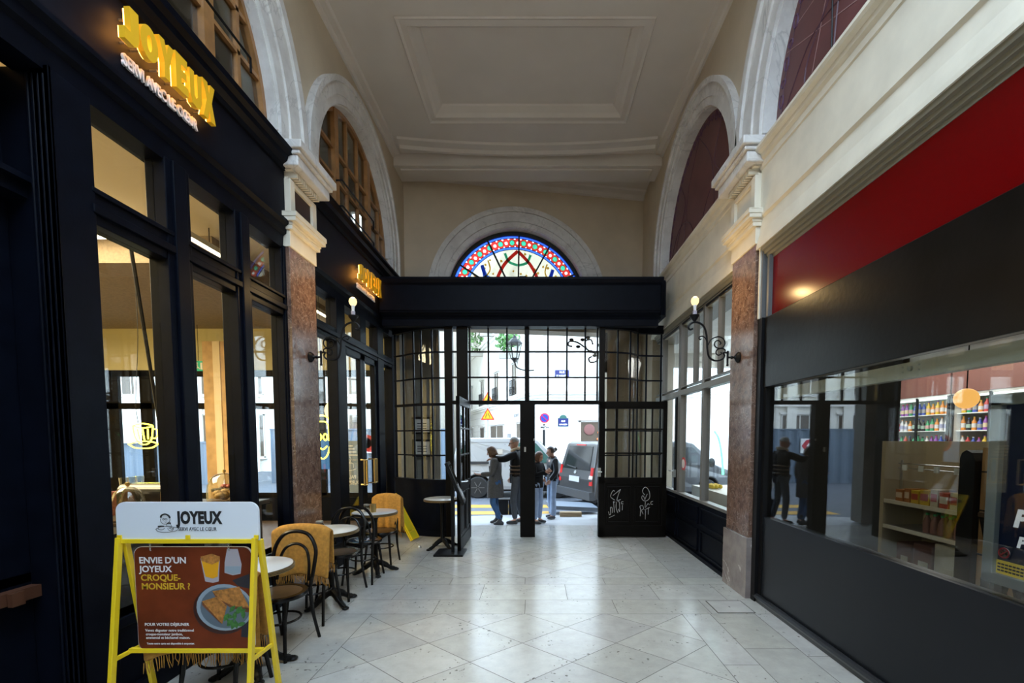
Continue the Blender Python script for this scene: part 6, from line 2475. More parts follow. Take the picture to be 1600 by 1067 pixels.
def hand(mb, wrist, dirv, palm_n, curl=0.5, s=1.0, mirror=1):
    """palm with four bent fingers and a thumb"""
    w, d = Vector(wrist), Vector(dirv).normalized()
    n = Vector(palm_n)
    n = (n - d * n.dot(d)).normalized()
    sd = d.cross(n).normalized() * mirror
    # palm
    rows = []
    for t_, wd, th in ((0.0, 0.026, 0.018), (0.03, 0.038, 0.017), (0.065, 0.042, 0.015), (0.09, 0.040, 0.012)):
        c = w + d * t_ * s
        rows.append([c + sd * wd * math.cos(a) * s + n * th * math.sin(a) * s for a in [i * PI / 5 for i in range(10)]])
    b = len(mb.v)
    mb.grid([r + [r[0]] for r in rows])
    mb.add(rows[0], [tuple(range(10))])
    mb.add(rows[-1], [tuple(range(10))])
    for k, (off, ln) in enumerate(((0.030, 0.070), (0.010, 0.080), (-0.011, 0.074), (-0.031, 0.058))):
        p0 = w + d * 0.085 * s + sd * off * s
        c1 = curl * (0.8 + 0.15 * k)
        d1 = (d * math.cos(c1 * 0.6) + n * math.sin(c1 * 0.6))
        d2 = (d * math.cos(c1 * 1.4) + n * math.sin(c1 * 1.4))
        p1 = p0 + d1 * ln * 0.5 * s
        p2 = p1 + d2 * ln * 0.5 * s
        mb.tube([p0, p0.lerp(p1, 0.5), p1, p1.lerp(p2, 0.5), p2], [0.0095 * s, 0.0095 * s, 0.009 * s, 0.0085 * s, 0.006 * s], 7)
    p0 = w + d * 0.025 * s + sd * 0.034 * s
    p1 = p0 + (d * 0.7 + sd * 0.6 + n * 0.3).normalized() * 0.040 * s
    p2 = p1 + (d * 0.9 + sd * 0.2 + n * 0.4).normalized() * 0.032 * s
    mb.tube([p0, p1, p2], [0.012 * s, 0.0105 * s, 0.007 * s], 7)


def head(body, c, M, s=1.0):
    """skull, jaw, nose, ears, eyes and mouth; face looks along local +y"""
    def T(p):
        return M @ (Vector(p) * s) + Vector(c)
    rows = []
    for z, rx, ryf, ryb in ((-0.118, 0.018, 0.055, -0.01), (-0.105, 0.040, 0.074, 0.01), (-0.075, 0.058, 0.082, 0.050), (-0.04, 0.068, 0.084, 0.078), (0.0, 0.074, 0.086, 0.092), (0.04, 0.076, 0.084, 0.098),
                            (0.075, 0.070, 0.072, 0.092), (0.10, 0.052, 0.050, 0.070), (0.115, 0.028, 0.026, 0.038), (0.119, 0.004, 0.004, 0.004)):
        rows.append([T((rx * math.sin(a), (ryf if math.cos(a) > 0 else ryb) * math.cos(a), z)) for a in [2 * PI * i / 18 for i in range(18)]])
    body.grid([r + [r[0]] for r in rows])
    body.add(rows[0], [tuple(range(18))])
    # brow, nose
    body.tube([T((0, 0.084, 0.018)), T((0, 0.098, -0.008)), T((0, 0.108, -0.030)), T((0, 0.088, -0.040))], [0.008 * s, 0.011 * s, 0.014 * s, 0.010 * s], 8)
    body.tube([T((-0.045, 0.070, 0.026)), T((0, 0.086, 0.024)), T((0.045, 0.070, 0.026))], 0.007 * s, 6)
    for sx in (-1, 1):
        body.sphere(T((sx * 0.076, -0.008, -0.008)), (0.011 * s, 0.018 * s, 0.03 * s), 8, 6, M=M.to_3x3().to_4x4())
    e = MB()
    for sx in (-1, 1):
        e.sphere(T((sx * 0.031, 0.0745, 0.004)), 0.0105 * s, 8, 6)
    m_ = MB()
    m_.tube([T((-0.024, 0.080, -0.066)), T((0, 0.088, -0.064)), T((0.024, 0.080, -0.066))], 0.0055 * s, 6)
    return e, m_


def person(label, loc, face, H, P, skin=SKIN_M):
    """P holds joint positions in local metres (x right, y forward, z up) and clothing colours"""
    t = thing('person', label, 'person', (0, 0, 0), world=False)
    s = H / 1.70
    J = dict(pelvis=(0, 0, 0.94), belly=(0, 0, 1.08), chest=(0, 0.0, 1.27), neck0=(0, -0.01, 1.43), neck1=(0, 0.01, 1.50), skull=(0, 0.03, 1.58),
             hipL=(-0.09, 0, 0.90), kneeL=(-0.10, 0.03, 0.49), ankL=(-0.10, 0.0, 0.09), toeL=(-0.11, 0.13, 0.035),
             hipR=(0.09, 0, 0.90), kneeR=(0.10, 0.03, 0.49), ankR=(0.10, 0.0, 0.09), toeR=(0.11, 0.13, 0.035),
             shL=(-0.18, 0, 1.38), elL=(-0.22, -0.03, 1.11), wrL=(-0.22, 0.06, 0.87), shR=(0.18, 0, 1.38), elR=(0.22, -0.03, 1.11), wrR=(0.22, 0.06, 0.87))
    J.update(P.get('pose', {}))
    J = {k: tuple(c * s for c in v) for k, v in J.items()}
    R = dict(pelvis=(.115, .09), belly=(.115, .09), chest=(.14, .10), neck0=(.055, .05), neck1=(.048, .048), skull=(.06, .06),
             hipL=(.078, .075), kneeL=(.055, .055), ankL=(.036, .036), toeL=(.03, .022), hipR=(.078, .075), kneeR=(.055, .055), ankR=(.036, .036), toeR=(.03, .022),
             shL=(.058, .058), elL=(.042, .042), wrL=(.027, .024), shR=(.058, .058), elR=(.042, .042), wrR=(.027, .024))
    E_ = [('pelvis', 'belly'), ('belly', 'chest'), ('chest', 'neck0'), ('neck0', 'neck1'), ('neck1', 'skull'), ('pelvis', 'hipL'), ('hipL', 'kneeL'), ('kneeL', 'ankL'), ('ankL', 'toeL'),
          ('pelvis', 'hipR'), ('hipR', 'kneeR'), ('kneeR', 'ankR'), ('ankR', 'toeR'), ('chest', 'shL'), ('shL', 'elL'), ('elL', 'wrL'), ('chest', 'shR'), ('shR', 'elR'), ('elR', 'wrR')]
    vs, fs = skin_mesh({k: J[k] + (R[k][0] * s, R[k][1] * s) for k in J}, E_, 'pelvis')
    body = MB()
    body.add(vs, fs)
    hd_rot = Matrix.Rotation(P.get('turn', 0), 4, 'Z') @ Matrix.Rotation(-P.get('nod', 0), 4, 'X')
    hc = Vector(J['skull']) + Vector((0, 0.015 * s, 0.005 * s))
    eyes, mouth = head(body, hc, hd_rot, s)
    for sd, mr in (('L', -1), ('R', 1)):
        w, e = Vector(J['wr' + sd]), Vector(J['el' + sd])
        d = (w - e).normalized()
        pn = Vector(P.get('palm' + sd, (-mr, 0.2, 0)))
        hand(body, w, Vector(P.get('hand' + sd, d)), pn, P.get('curl', 0.6), s, -mr)
    bo = body.build('body', skin, t, smooth=60)
    eyes.build('eyes', EYEM, bo, smooth=True)
    mouth.build('lips', LIPM, bo, smooth=True)

    def cloth(name, nodes, edges, root, m, sub=2, extra=None):
        v_, f_ = skin_mesh({k: tuple(c * s for c in n[:3]) + (n[3] * s, n[4] * s) for k, n in nodes.items()}, edges, root, sub)
        c_ = MB()
        c_.add(v_, f_)
        if extra:
            extra(c_)
        return c_.build(name, m, t, smooth=60)
    U = {k: tuple(c / s for c in v) for k, v in J.items()}

    def N(k, rx, ry, dz=0.0):
        return U[k][:2] + (U[k][2] + dz, rx, ry)
    # trousers
    cu = P.get('cuff', 0.055)
    tr = {'pelvis': N('pelvis', .122, .095), 'hipL': N('hipL', .088, .085), 'kneeL': N('kneeL', .068, .07), 'ankL': N('ankL', cu, cu, -0.03 if cu > .06 else 0.01),
          'hipR': N('hipR', .088, .085), 'kneeR': N('kneeR', .068, .07), 'ankR': N('ankR', cu, cu, -0.03 if cu > .06 else 0.01)}
    cloth('trousers', tr, [('pelvis', 'hipL'), ('hipL', 'kneeL'), ('kneeL', 'ankL'), ('pelvis', 'hipR'), ('hipR', 'kneeR'), ('kneeR', 'ankR')], 'pelvis', P['trousers'])
    # shoes
    for sd in 'LR':
        a, b = Vector(U['ank' + sd]), Vector(U['toe' + sd])
        d = (b - a)
        d.z = 0
        d.normalize()
        heel = a - d * 0.055
        z0 = b.z - 0.03
        nd = {'heel': (heel.x, heel.y, z0 + 0.042, .044, .044), 'mid': (a.x + d.x * 0.05, a.y + d.y * 0.05, z0 + 0.042, .046, .042), 'toe': (b.x + d.x * 0.05, b.y + d.y * 0.05, z0 + 0.032, .042, .030)}
        ed = [('heel', 'mid'), ('mid', 'toe')]
        if P.get('boot', True):
            nd['top'] = (a.x, a.y, a.z + P.get('boot_h', 0.05), .05, .05)
            ed.append(('mid', 'top'))
        cloth('shoe', nd, ed, 'mid', P['shoes'])
    # top
    L_ = P.get('hem', 0.92)
    fl_ = P.get('flare', 0.15)
    ar = P.get('sleeve', .062)
    tp = {'hem': (U['pelvis'][0], U['pelvis'][1], L_, fl_, fl_ * 0.82), 'waist': N('belly', .142, .118), 'chest': N('chest', .168, .128), 'neck': N('neck0', .085, .08, 0.0), 'collar': N('neck1', P.get('collar', .066), P.get('collar', .066), -0.02),
          'shL': N('shL', .085, .085), 'elL': N('elL', ar, ar), 'wrL': N('wrL', ar * .78, ar * .78), 'shR': N('shR', .085, .085), 'elR': N('elR', ar, ar), 'wrR': N('wrR', ar * .78, ar * .78)}
    if L_ < 0.8:
        tp['hip'] = (U['pelvis'][0], U['pelvis'][1], 0.92, .155, .13)
        ed = [('hem', 'hip'), ('hip', 'waist')]
    else:
        ed = [('hem', 'waist')]
    ed += [('waist', 'chest'), ('chest', 'neck'), ('neck', 'collar'), ('chest', 'shL'), ('shL', 'elL'), ('elL', 'wrL'), ('chest', 'shR'), ('shR', 'elR'), ('elR', 'wrR')]
    def skirt(c_):
        # body of the garment, from chest down to its hem
        px_, py_ = U['pelvis'][0], U['pelvis'][1]
        cx_, cy_ = U['chest'][0], U['chest'][1]
        lv = [(1.27, 0.172, 0.128), (1.08, 0.158, 0.128), (0.94, 0.166, 0.136)] + ([(0.94 - (0.94 - L_) * k / 4, 0.168 + (fl_ - 0.168) * k / 4, 0.138 + (fl_ * 0.82 - 0.138) * k / 4) for k in range(1, 5)] if L_ < 0.8 else [(L_, 0.166, 0.136)])
        rows_ = []
        for z, rx, ry in lv:
            f_ = max(0, min(1, (z - 0.92) / 0.35))
            ox, oy = px_ + (cx_ - px_) * f_, py_ + (cy_ - py_) * f_
            if L_ < 0.8 and z < 0.95:
                ry = rx
                oy += 0.02
            rows_.append([((ox + rx * math.cos(a) * (1 + 0.02 * math.sin(5 * a) * (1.2 - z))) * s, (oy + ry * math.sin(a) * (1 + 0.03 * math.sin(4 * a + 1) * (1.2 - z))) * s, z * s) for a in [2 * PI * i / 28 for i in range(29)]])
        c_.grid(rows_)
        low_ = rows_[-1]
        c_.grid([low_, [(x * 0.90, y * 0.90, z + 0.02 * s) for x, y, z in low_], [(x * 0.8, y * 0.8, z + 0.14 * s) for x, y, z in low_]])
    cloth(P.get('top_name', 'jacket'), tp, ed, 'chest', P['top'], extra=skirt)
    if 'bands' in P:
        b_ = MB()
        for z in P['bands'][1]:
            k = (z - 1.08) / 0.19
            b_.tube([((0.150 + 0.012 * k) * s * math.cos(a), (0.122 + 0.008 * k) * s * math.sin(a) + U['belly'][1] * s, z * s) for a in [2 * PI * i / 24 for i in range(24)]], 0.020 * s, 8, closed=True)
        b_.build('padded_band', P['bands'][0], t, smooth=True)
    if 'fur' in P:
        f_ = MB()
        nk = Vector(J['neck1'])
        f_.tube([nk + Vector((0.085 * math.cos(a), 0.085 * math.sin(a) - 0.005, -0.03 + 0.025 * math.sin(a) * -1)) * s for a in [2 * PI * i / 20 for i in range(20)]], 0.032 * s, 8, closed=True)
        f_.build('fur_collar', P['fur'], t, smooth=True)
    # hair
    h = MB()
    hk = P.get('hair_kind', 'bob')

    def TH(p):
        return hd_rot @ (Vector(p) * s) + hc
    cover = dict(bob=-0.10, bun=-0.02, short=0.03)[hk]
    k_ = 1.10 if hk != 'short' else 1.045
    rows = []
    for i in range(9):
        z = 0.128 - (0.128 - cover) * i / 8
        q = min(1.0, math.sqrt(max(0.0, 1 - ((z - 0.0) / 0.130) ** 2)) if z > 0 else 1.0)
        back = 0.103 * q * k_
        side = 0.080 * q * k_
        front = 0.086 * q * k_
        row_ = []
        lo = 20 if z > 0.055 else (48 if hk == 'bob' else 78)
        for j in range(21):
            a = math.radians(lo + (360 - 2 * lo) * j / 20) if z <= 0.055 else math.radians(360 * j / 20.0)
            row_.append(TH((side * math.sin(a), (front if math.cos(a) > 0 else back) * math.cos(a), z)))
        rows.append(row_)
    h.grid(rows)
    h.add(rows[0], [tuple(range(21))])
    if hk == 'bun':
        h.sphere(TH((0, -0.125, 0.045)), 0.042 * s, 12, 8)
        h.sphere(TH((0, -0.085, 0.03)), 0.05 * s, 12, 8)
    h.build('hair', P['hair'], t, smooth=60, solid=0.012)
    if P.get('glasses'):
        g_ = MB()
        for sx in (-1, 1):
            g_.tube([TH((sx * 0.033 + 0.024 * math.cos(a), 0.092, 0.003 + 0.018 * math.sin(a))) for a in [2 * PI * i / 14 for i in range(14)]], 0.003 * s, 5, closed=True)
            g_.tube([TH((sx * 0.057, 0.092, 0.008)), TH((sx * 0.082, -0.01, 0.012))], 0.003 * s, 5)
        g_.tube([TH((-0.010, 0.094, 0.006)), TH((0.010, 0.094, 0.006))], 0.003 * s, 5)
        g_.build('spectacles', BLACKM, t)
    t.location = loc
    t.rotation_euler = (0, 0, face)
    return t


DENIM = mat('blue_denim', (0.030, 0.085, 0.19), 0.85, var=0.35, vscale=9, bump=0.2, bscale=200)
PALED = mat('pale_denim', (0.22, 0.28, 0.39), 0.85, var=0.2, vscale=8)
GREYD = mat('grey_trousers', (0.045, 0.05, 0.06), 0.85, var=0.2, vscale=8)
FACEL = PI / 2          # local +y turned to look along -x

W1 = person('woman in long grey coat and blue jeans looking at her phone outside the doors', (-0.80, 8.90, -0.09), FACEL - 0.12, 1.575, dict(
    pose=dict(wrL=(-0.16, 0.30, 1.10), elL=(-0.22, 0.03, 1.12), elR=(0.22, -0.02, 1.10), wrR=(0.21, 0.08, 0.86),
              kneeL=(-0.09, 0.07, 0.50), ankL=(-0.10, -0.13, 0.11), toeL=(-0.10, 0.0, 0.04), kneeR=(0.09, 0.04, 0.49), ankR=(0.10, -0.02, 0.09), toeR=(0.10, 0.12, 0.035), chest=(0, 0.03, 1.27), neck0=(0, 0.035, 1.43), neck1=(0, 0.06, 1.50), skull=(0, 0.085, 1.575)),
    nod=0.35, palmL=(0.3, 0, 1), handL=(0.1, 1, 0.05), curl=0.35, trousers=DENIM, shoes=mat('black_boot', (0.015, 0.015, 0.016), 0.5), boot_h=0.14,
    top=mat('grey_melange_wool', (0.070, 0.066, 0.064), 0.9, var=0.35, vscale=60), top_name='coat', hem=0.60, flare=0.18, sleeve=.066, hair=mat('brown_blond_hair', (0.10, 0.048, 0.02), 0.5, var=0.4, vscale=30), hair_kind='bob'))
p = MB()
p.box(-0.037, 0.037, -0.075, 0.075, 0, 0.008)
ph = p.build('mobile_phone', mat('phone_glass', (0.35, 0.36, 0.38), 0.15))
ph.location = (-1.225, 8.985, 0.975)
ph.rotation_euler = (0.05, 0.12, PI / 2)
tag(ph, 'small mobile phone held out by the woman in the grey coat', 'phone')

person('man in black padded jacket with fur collar resting a hand on the woman ahead', (-0.40, 9.02, -0.09), FACEL - 0.05, 1.745, dict(
    pose=dict(elL=(-0.25, 0.22, 1.28), wrL=(-0.14, 0.42, 1.30), elR=(0.24, -0.04, 1.12), wrR=(0.22, 0.10, 0.92), shL=(-0.18, 0.03, 1.38),
              kneeL=(-0.09, 0.06, 0.49), ankL=(-0.10, 0.02, 0.09), toeL=(-0.10, 0.15, 0.035), kneeR=(0.10, 0.0, 0.49), ankR=(0.10, -0.10, 0.10), toeR=(0.10, 0.03, 0.035)),
    nod=0.12, handL=(0.1, 1, -0.12), palmL=(0, 0, -1), trousers=GREYD, shoes=mat('black_trainer', (0.02, 0.02, 0.02), 0.6), boot=False,
    top=mat('black_padded_nylon', (0.006, 0.005, 0.0045), 0.6, spec=0.15), hem=0.94, flare=0.155, sleeve=.075, bands=(mat('tan_padded_nylon', (0.085, 0.045, 0.018), 0.6), (1.00, 1.075, 1.15)),
    fur=mat('pale_fur', (0.42, 0.33, 0.22), 0.95, var=0.4, vscale=50, bump=0.5, bscale=150), hair=mat('cropped_grey_hair', (0.30, 0.28, 0.26), 0.8), hair_kind='short', glasses=True, collar=.07))

person('woman with dark hair bun in black leather jacket and pale flared jeans', (0.345, 9.62, -0.09), FACEL + 0.35, 1.545, dict(
    pose=dict(elL=(-0.24, 0.0, 1.12), wrL=(-0.19, 0.14, 0.93), elR=(0.24, -0.04, 1.12), wrR=(0.19, 0.12, 0.93), kneeL=(-0.10, 0.02, 0.48), ankL=(-0.11, 0.02, 0.09), ankR=(0.10, -0.06, 0.09), toeR=(0.11, 0.08, 0.035)),
    nod=0.10, trousers=PALED, cuff=0.085, shoes=mat('dark_ankle_boot', (0.03, 0.03, 0.035), 0.5), boot=False, top=mat('black_leather', (0.006, 0.007, 0.010), 0.4, spec=0.25), hem=0.90, flare=0.15,
    hair=mat('dark_brown_hair', (0.035, 0.018, 0.010), 0.45, var=0.3, vscale=30), hair_kind='bun', sleeve=.066))

person('person in black jacket and light jeans mostly hidden by the central door post', (0.02, 9.05, -0.09), FACEL + 2.6, 1.46, dict(
    pose=dict(elL=(-0.20, 0.08, 1.16), wrL=(-0.07, 0.26, 1.26), elR=(0.21, 0.08, 1.16), wrR=(0.08, 0.27, 1.24)),
    nod=0.25, trousers=PALED, shoes=mat('black_trainer', ()), boot=False, top=mat('black_cotton', (0.005, 0.005, 0.006), 0.8, spec=0.15), hem=0.86, flare=0.15, sleeve=.066,
    hair=mat('auburn_hair', (0.10, 0.04, 0.018), 0.5, var=0.3, vscale=30), hair_kind='bob'))

# ------------------------------------------------------------------ INSIDE THE CAFE
LED = emis('cafe_led', (1.0, 0.90, 0.66), 5.0)
for i, (x0, x1, y0, y1, lab) in enumerate(((-6.4, -3.9, 5.05, 5.10, 'short led strip light across the cafe ceiling'), (-3.86, -3.80, 5.06, 5.72, 'led strip light along the cafe ceiling before the lowered board'), (-3.86, -3.80, 7.3, 8.6, 'led strip light along the cafe ceiling near the entrance door'))):
    t = thing('led_strip_light', lab, 'light', ((x0 + x1) / 2, (y0 + y1) / 2, 3.84), group='cafe led strips')
    p = MB()
    p.box(x0, x1, y0, y1, 3.86, 3.92)
    p.build('housing', mat('led_housing', (0.6, 0.6, 0.58), 0.5), t)
    p = MB()
    p.box(x0 + 0.005, x1 - 0.005, y0 + 0.005, y1 - 0.005, 3.845, 3.86)
    p.build('diffuser', LED, t)
    p = MB()
    for f_ in (0.1, 0.9):
        xx, yy = x0 + (x1 - x0) * (f_ if x1 - x0 > 1 else 0.5), y0 + (y1 - y0) * (f_ if y1 - y0 > 1 else 0.5)
        p.tube([(xx, yy, 3.92), (xx, yy, 4.10)], 0.006, 5)
    p.build('hanger', BLACKM, t)
p = MB()
p.tube([(-4.62, 5.2, 4.09), (-5.0, 6.05, 1.2)], 0.02, 6)
o = p.build('slanted_rod', BLACKM)
tag(o, 'thin black rod slanting down from the cafe ceiling behind the first pane', 'rod')
t = thing('cafe_counter', 'cafe counter with dark top along the front window', 'counter', (-3.1, 3.6, 0))
p = MB()
p.box(-3.4, -2.78, 2.66, 4.50, 0, 0.99)
p.build('counter_body', mat('counter_grey', (0.06, 0.06, 0.06), 0.5, var=0.2), t)
p = MB()
p.box(-3.45, -2.72, 2.62, 4.54, 0.99, 1.03)
p.build('counter_top', mat('counter_marble', (0.05, 0.045, 0.04), 0.35, var=0.3), t)
CLOCHE = glass('cloche_glass', (0.86, 0.87, 0.84), 1.5, 0.02, 2.2)


def cloche(x, y, r, h, label, food):
    t_ = thing('cake_dome', label, 'cake dome', (x, y, 1.03), group='glass cake domes')
    p_ = MB()
    p_.lathe([(0, 0), (r * 1.12, 0), (r * 1.15, 0.012), (r * 1.12, 0.02), (0, 0.02)], (x, y, 1.03), 26)
    p_.build('stand', mat('dome_board', (0.22, 0.13, 0.06), 0.4), t_, smooth=True)
    p_ = MB()
    p_.lathe([(r, 0.02), (r, h * 0.35), (r * 0.93, h * 0.62), (r * 0.72, h * 0.85), (r * 0.35, h * 0.97), (0.0, h)], (x, y, 1.03), 26)
    p_.build('glass_bell', CLOCHE, t_, smooth=True)
    p_ = MB()
    p_.lathe([(0.006, h), (0.016, h + 0.012), (0.014, h + 0.028), (0, h + 0.032)], (x, y, 1.03), 12)
    p_.build('knob', BRASS, t_, smooth=True)
    p_ = MB()
    rr = random.Random(int(y * 100))
    for k in range(8):
        a = rr.random() * 6.28
        q = r * 0.55 * rr.random()
        p_.sphere((x + q * math.cos(a), y + q * math.sin(a), 1.09 + 0.05 * rr.random()), (0.045, 0.04, 0.032), 10, 6)
    p_.build('pastry', food, t_, smooth=True)


FOOD1 = mat('orange_pastry', (0.45, 0.13, 0.04), 0.6, var=0.4, vscale=40)
FOOD2 = mat('golden_pastry', (0.50, 0.30, 0.10), 0.6, var=0.4, vscale=40)
cloche(-2.95, 3.22, 0.105, 0.27, 'small glass cake dome over orange pastries beside the dark machine', FOOD1)
cloche(-2.95, 3.74, 0.10, 0.26, 'glass cake dome half hidden by the black mullion', FOOD2)
cloche(-2.95, 4.22, 0.145, 0.29, 'wide glass cake dome over golden pastries next to the pier', FOOD2)
t = thing('brass_food_warmer', 'round cornered brass edged food warmer on the counter', 'food warmer', (-2.98, 3.47, 1.03))
p = MB()
p.prism(rrect(3.34, 3.60, 1.035, 1.30, 0.07), 'x', -3.15, -2.82)
p.build('shell', mat('dark_warmer', (0.03, 0.025, 0.02), 0.25), t)
p = MB()
p.tube([(-2.815, y, z) for y, z in rrect(3.345, 3.595, 1.04, 1.295, 0.07)], 0.008, 6, closed=True)
p.tube([(-2.815, 3.345, 1.18), (-2.815, 3.595, 1.18)], 0.006, 6)
p.build('brass_edge', BRASS, t)
p = MB()
p.sphere((-2.815, 3.49, 1.245), (0.004, 0.03, 0.03), 12, 6)
p.build('painted_glint', mat('pale_glint', (0.5, 0.5, 0.45), 0.1), t)  # pale disc painted in for a glint on the warmer
t = thing('dark_grinder', 'tall dark machine with green indicator lights beside the cake domes', 'machine', (-3.15, 2.95, 1.03))
p = MB()
p.box(-3.3, -3.05, 2.80, 3.10, 1.03, 1.52)
p.lathe([(0.05, 1.52), (0.11, 1.60), (0.12, 1.72), (0, 1.72)], (-3.17, 2.95, 0), 16)
p.build('casing', BLACKM, t, bevel=0.01)
p = MB()
GRN = emis('green_indicator', (0.05, 1.0, 0.25), 4.0)
p.bar((-3.04, 2.98, 1.56), (-3.04, 3.06, 1.59), 0.012)
p.bar((-3.04, 3.09, 1.50), (-3.04, 3.11, 1.44), 0.012)
p.bar((-3.04, 2.90, 1.46), (-3.04, 2.94, 1.50), 0.012)
p.build('green_indicator', GRN, t)
t = thing('serving_board', 'dark serving board with red pastries on a shelf near the pier', 'serving board', (-3.0, 4.75, 1.0))
t.location = (-3.02, 4.42, 1.03)
p = MB()
p.box(-3.2, -2.86, 4.38, 4.53, 1.12, 1.15)
p.box(-3.05, -3.0, 4.43, 4.48, 1.03, 1.12)
p.build('board', mat('dark_board', (0.04, 0.025, 0.02), 0.4), t, bevel=0.005)
p = MB()
for k in range(5):
    p.sphere((-3.12 + 0.055 * k, 4.46, 1.17), (0.03, 0.04, 0.022), 10, 6)
p.build('red_pastry', mat('red_pastry', (0.40, 0.06, 0.04), 0.5), t, smooth=True)
t = thing('hanging_glasses', 'stacked clear glasses on a red tray behind the food warmer', 'glasses', (-3.3, 3.66, 1.03))
p = MB()
p.box(-3.42, -3.24, 3.55, 3.80, 1.03, 1.22)
p.build('tray', mat('red_tray', (0.16, 0.03, 0.02), 0.4), t)
for k in range(3):
    p = MB()
    p.lathe([(0.022, 0), (0.03, 0.11), (0.028, 0.11), (0.02, 0.004), (0, 0.004)], (-3.33, 3.60 + 0.075 * k, 1.22), 14)
    p.build('tumbler', CLOCHE, t, smooth=True)
# neon signs
NEON = emis('yellow_neon', (1.0, 0.92, 0.05), 5.0)
t = thing('neon_cup_sign', 'yellow neon cup and saucer sign hanging in the cafe window', 'neon sign', (-5.26, 6.0, 1.5))
p = MB()
nx, nz = -5.26, 1.57


def npt(a, b):
    return (nx + a, 6.0, nz + b)


for st in ([(-0.13, 0.24), (-0.10, 0.08), (-0.03, 0.0), (0.06, 0.0), (0.12, 0.08), (0.14, 0.24)], [(-0.13, 0.24), (0.0, 0.27), (0.14, 0.24), (0.0, 0.21), (-0.13, 0.24)], [(0.14, 0.20), (0.20, 0.18), (0.18, 0.08), (0.11, 0.08)],
           [(-0.20, 0.0), (-0.12, -0.05), (0.0, -0.06), (0.12, -0.05), (0.20, 0.0)], [(-0.20, 0.0), (-0.05, 0.03), (0.1, 0.03), (0.20, 0.0)], [(-0.07, 0.20), (-0.04, 0.05)], [(0.0, 0.20), (0.02, 0.05)], [(0.07, 0.20), (0.07, 0.06)]):
    p.tube(spline([npt(*c) for c in st], 5), 0.009, 6)
p.build('neon_tube', NEON, t)
p = MB()
p.tube(spline([(nx - 0.05, 6.0, nz + 0.25), (nx - 0.07, 6.0, nz + 0.6), (nx, 6.0, nz + 1.4), (nx, 6.0, 3.78)], 6), 0.004, 5)
p.build('cord', BLACKM, t)
t = thing('neon_face_sign', 'yellow neon smiling face sign in the cafe window by the pier', 'neon sign', (-3.02, 6.0, 1.5))
p = MB()
fx, fy, fz = -2.86, 6.0, 1.66


def fpt(a, b):
    return (fx + a, fy + b * 0.0, fz + b)


for st, cl in (([(0.0, 0.29), (0.10, 0.22), (0.115, 0.0), (0.07, -0.22), (0.0, -0.29), (-0.07, -0.22), (-0.115, 0.0), (-0.10, 0.22)], True), ([(-0.085, 0.14), (-0.05, 0.2), (0.05, 0.2), (0.085, 0.12), (0.09, -0.05)], False),
               ([(-0.065, 0.0), (-0.04, 0.045), (-0.012, 0.0), (-0.04, -0.045)], True), ([(0.065, 0.0), (0.04, 0.045), (0.012, 0.0), (0.04, -0.045)], True), ([(-0.06, -0.12), (0.0, -0.165), (0.06, -0.12)], False)):
    p.tube(spline([fpt(*c) for c in st], 5, cl), 0.009, 6, closed=cl)
p.build('neon_tube', NEON, t)
p = MB()
p.tube([(fx, fy, fz + 0.29), (fx, fy, 4.1)], 0.004, 5)
p.build('cord', BLACKM, t)
t = thing('globe_lamp', 'warm yellow globe lamp hanging behind the cafe door', 'lamp', (-3.05, 6.9, 1.95))
p = MB()
p.sphere((-3.05, 6.85, 2.06), 0.16, 20, 12)
p.build('globe', emis('warm_globe', (1.0, 0.72, 0.30), 1.6), t, smooth=True)
p = MB()
p.tube([(-3.05, 6.85, 2.2), (-3.05, 6.85, 4.1)], 0.006, 5)
p.build('cord', BLACKM, t)
# poster boards inside the entrance
t = thing('door_poster', 'grey blue cafe notice seen back to front through the door glass', 'poster', (-2.95, 6.9, 0.8))
p = MB()
p.box(-3.32, -2.80, 7.35, 7.36, 0.75, 1.60)
p.build('sheet', mat('grey_blue_sheet', (0.17, 0.22, 0.29), 0.5), t)
PWH = mat('poster_pale_print', (0.62, 0.64, 0.66), 0.6)
Mt = plane_M((-3.06, 7.348, 0.98), (-1, 0, 0), (0, 0, 1))
for s_, dz in (('PAUSE', 0.0), ('GOURMANDE', -0.09)):
    text('lettering', s_, 0.085, PWH, plane_M((-3.06, 7.346, 0.98 + dz), (-1, 0, 0), (0, 0, 1)), t, ext=0.001, bold=0.002, align='CENTER', sx=0.8)
p = MB()
for st in ([(-0.10, 0.0), (0.0, -0.03), (0.10, 0.0)], [(-0.06, 0.02), (-0.05, 0.09), (0.05, 0.09), (0.06, 0.02)], [(0.0, 0.11), (0.02, 0.16), (0.0, 0.2)]):
    p.tube(spline([(-3.06 + a, 7.346, 1.14 + b) for a, b in st], 4), 0.006, 5)
for k in range(4):
    p.box(-3.2, -2.92 - 0.03 * k, 7.345, 7.349, 1.36 + 0.05 * k, 1.375 + 0.05 * k)
p.build('cup_drawing', PWH, t)
t = thing('blue_poster', 'bright blue poster under the neon face in the cafe', 'poster', (-3.0, 6.6, 1.2))
p = MB()
p.box(-3.10, -2.72, 6.45, 6.46, 1.20, 1.62)
p.build('sheet', mat('bright_blue_sheet', (0.01, 0.13, 0.60), 0.5), t)
p = MB()
p.box(-2.95, -2.85, 6.444, 6.45, 1.40, 1.44)
p.box(-2.95, -2.87, 6.444, 6.45, 1.32, 1.36)
p.build('white_print', PWH, t)
p = MB()
p.lathe([(0.10, 0.0), (0.16, 0.0), (0.16, 0.01), (0.10, 0.01), (0.10, 0)], (0, 0, 0), 28, M=Matrix.Translation((-3.25, 8.6, 1.55)) @ Matrix.Rotation(PI / 2, 4, 'X'))
o = p.build('red_ring_sign', mat('sign_crimson', ()))
tag(o, 'red ring sign on the cafe glass beside the door handle', 'sign')
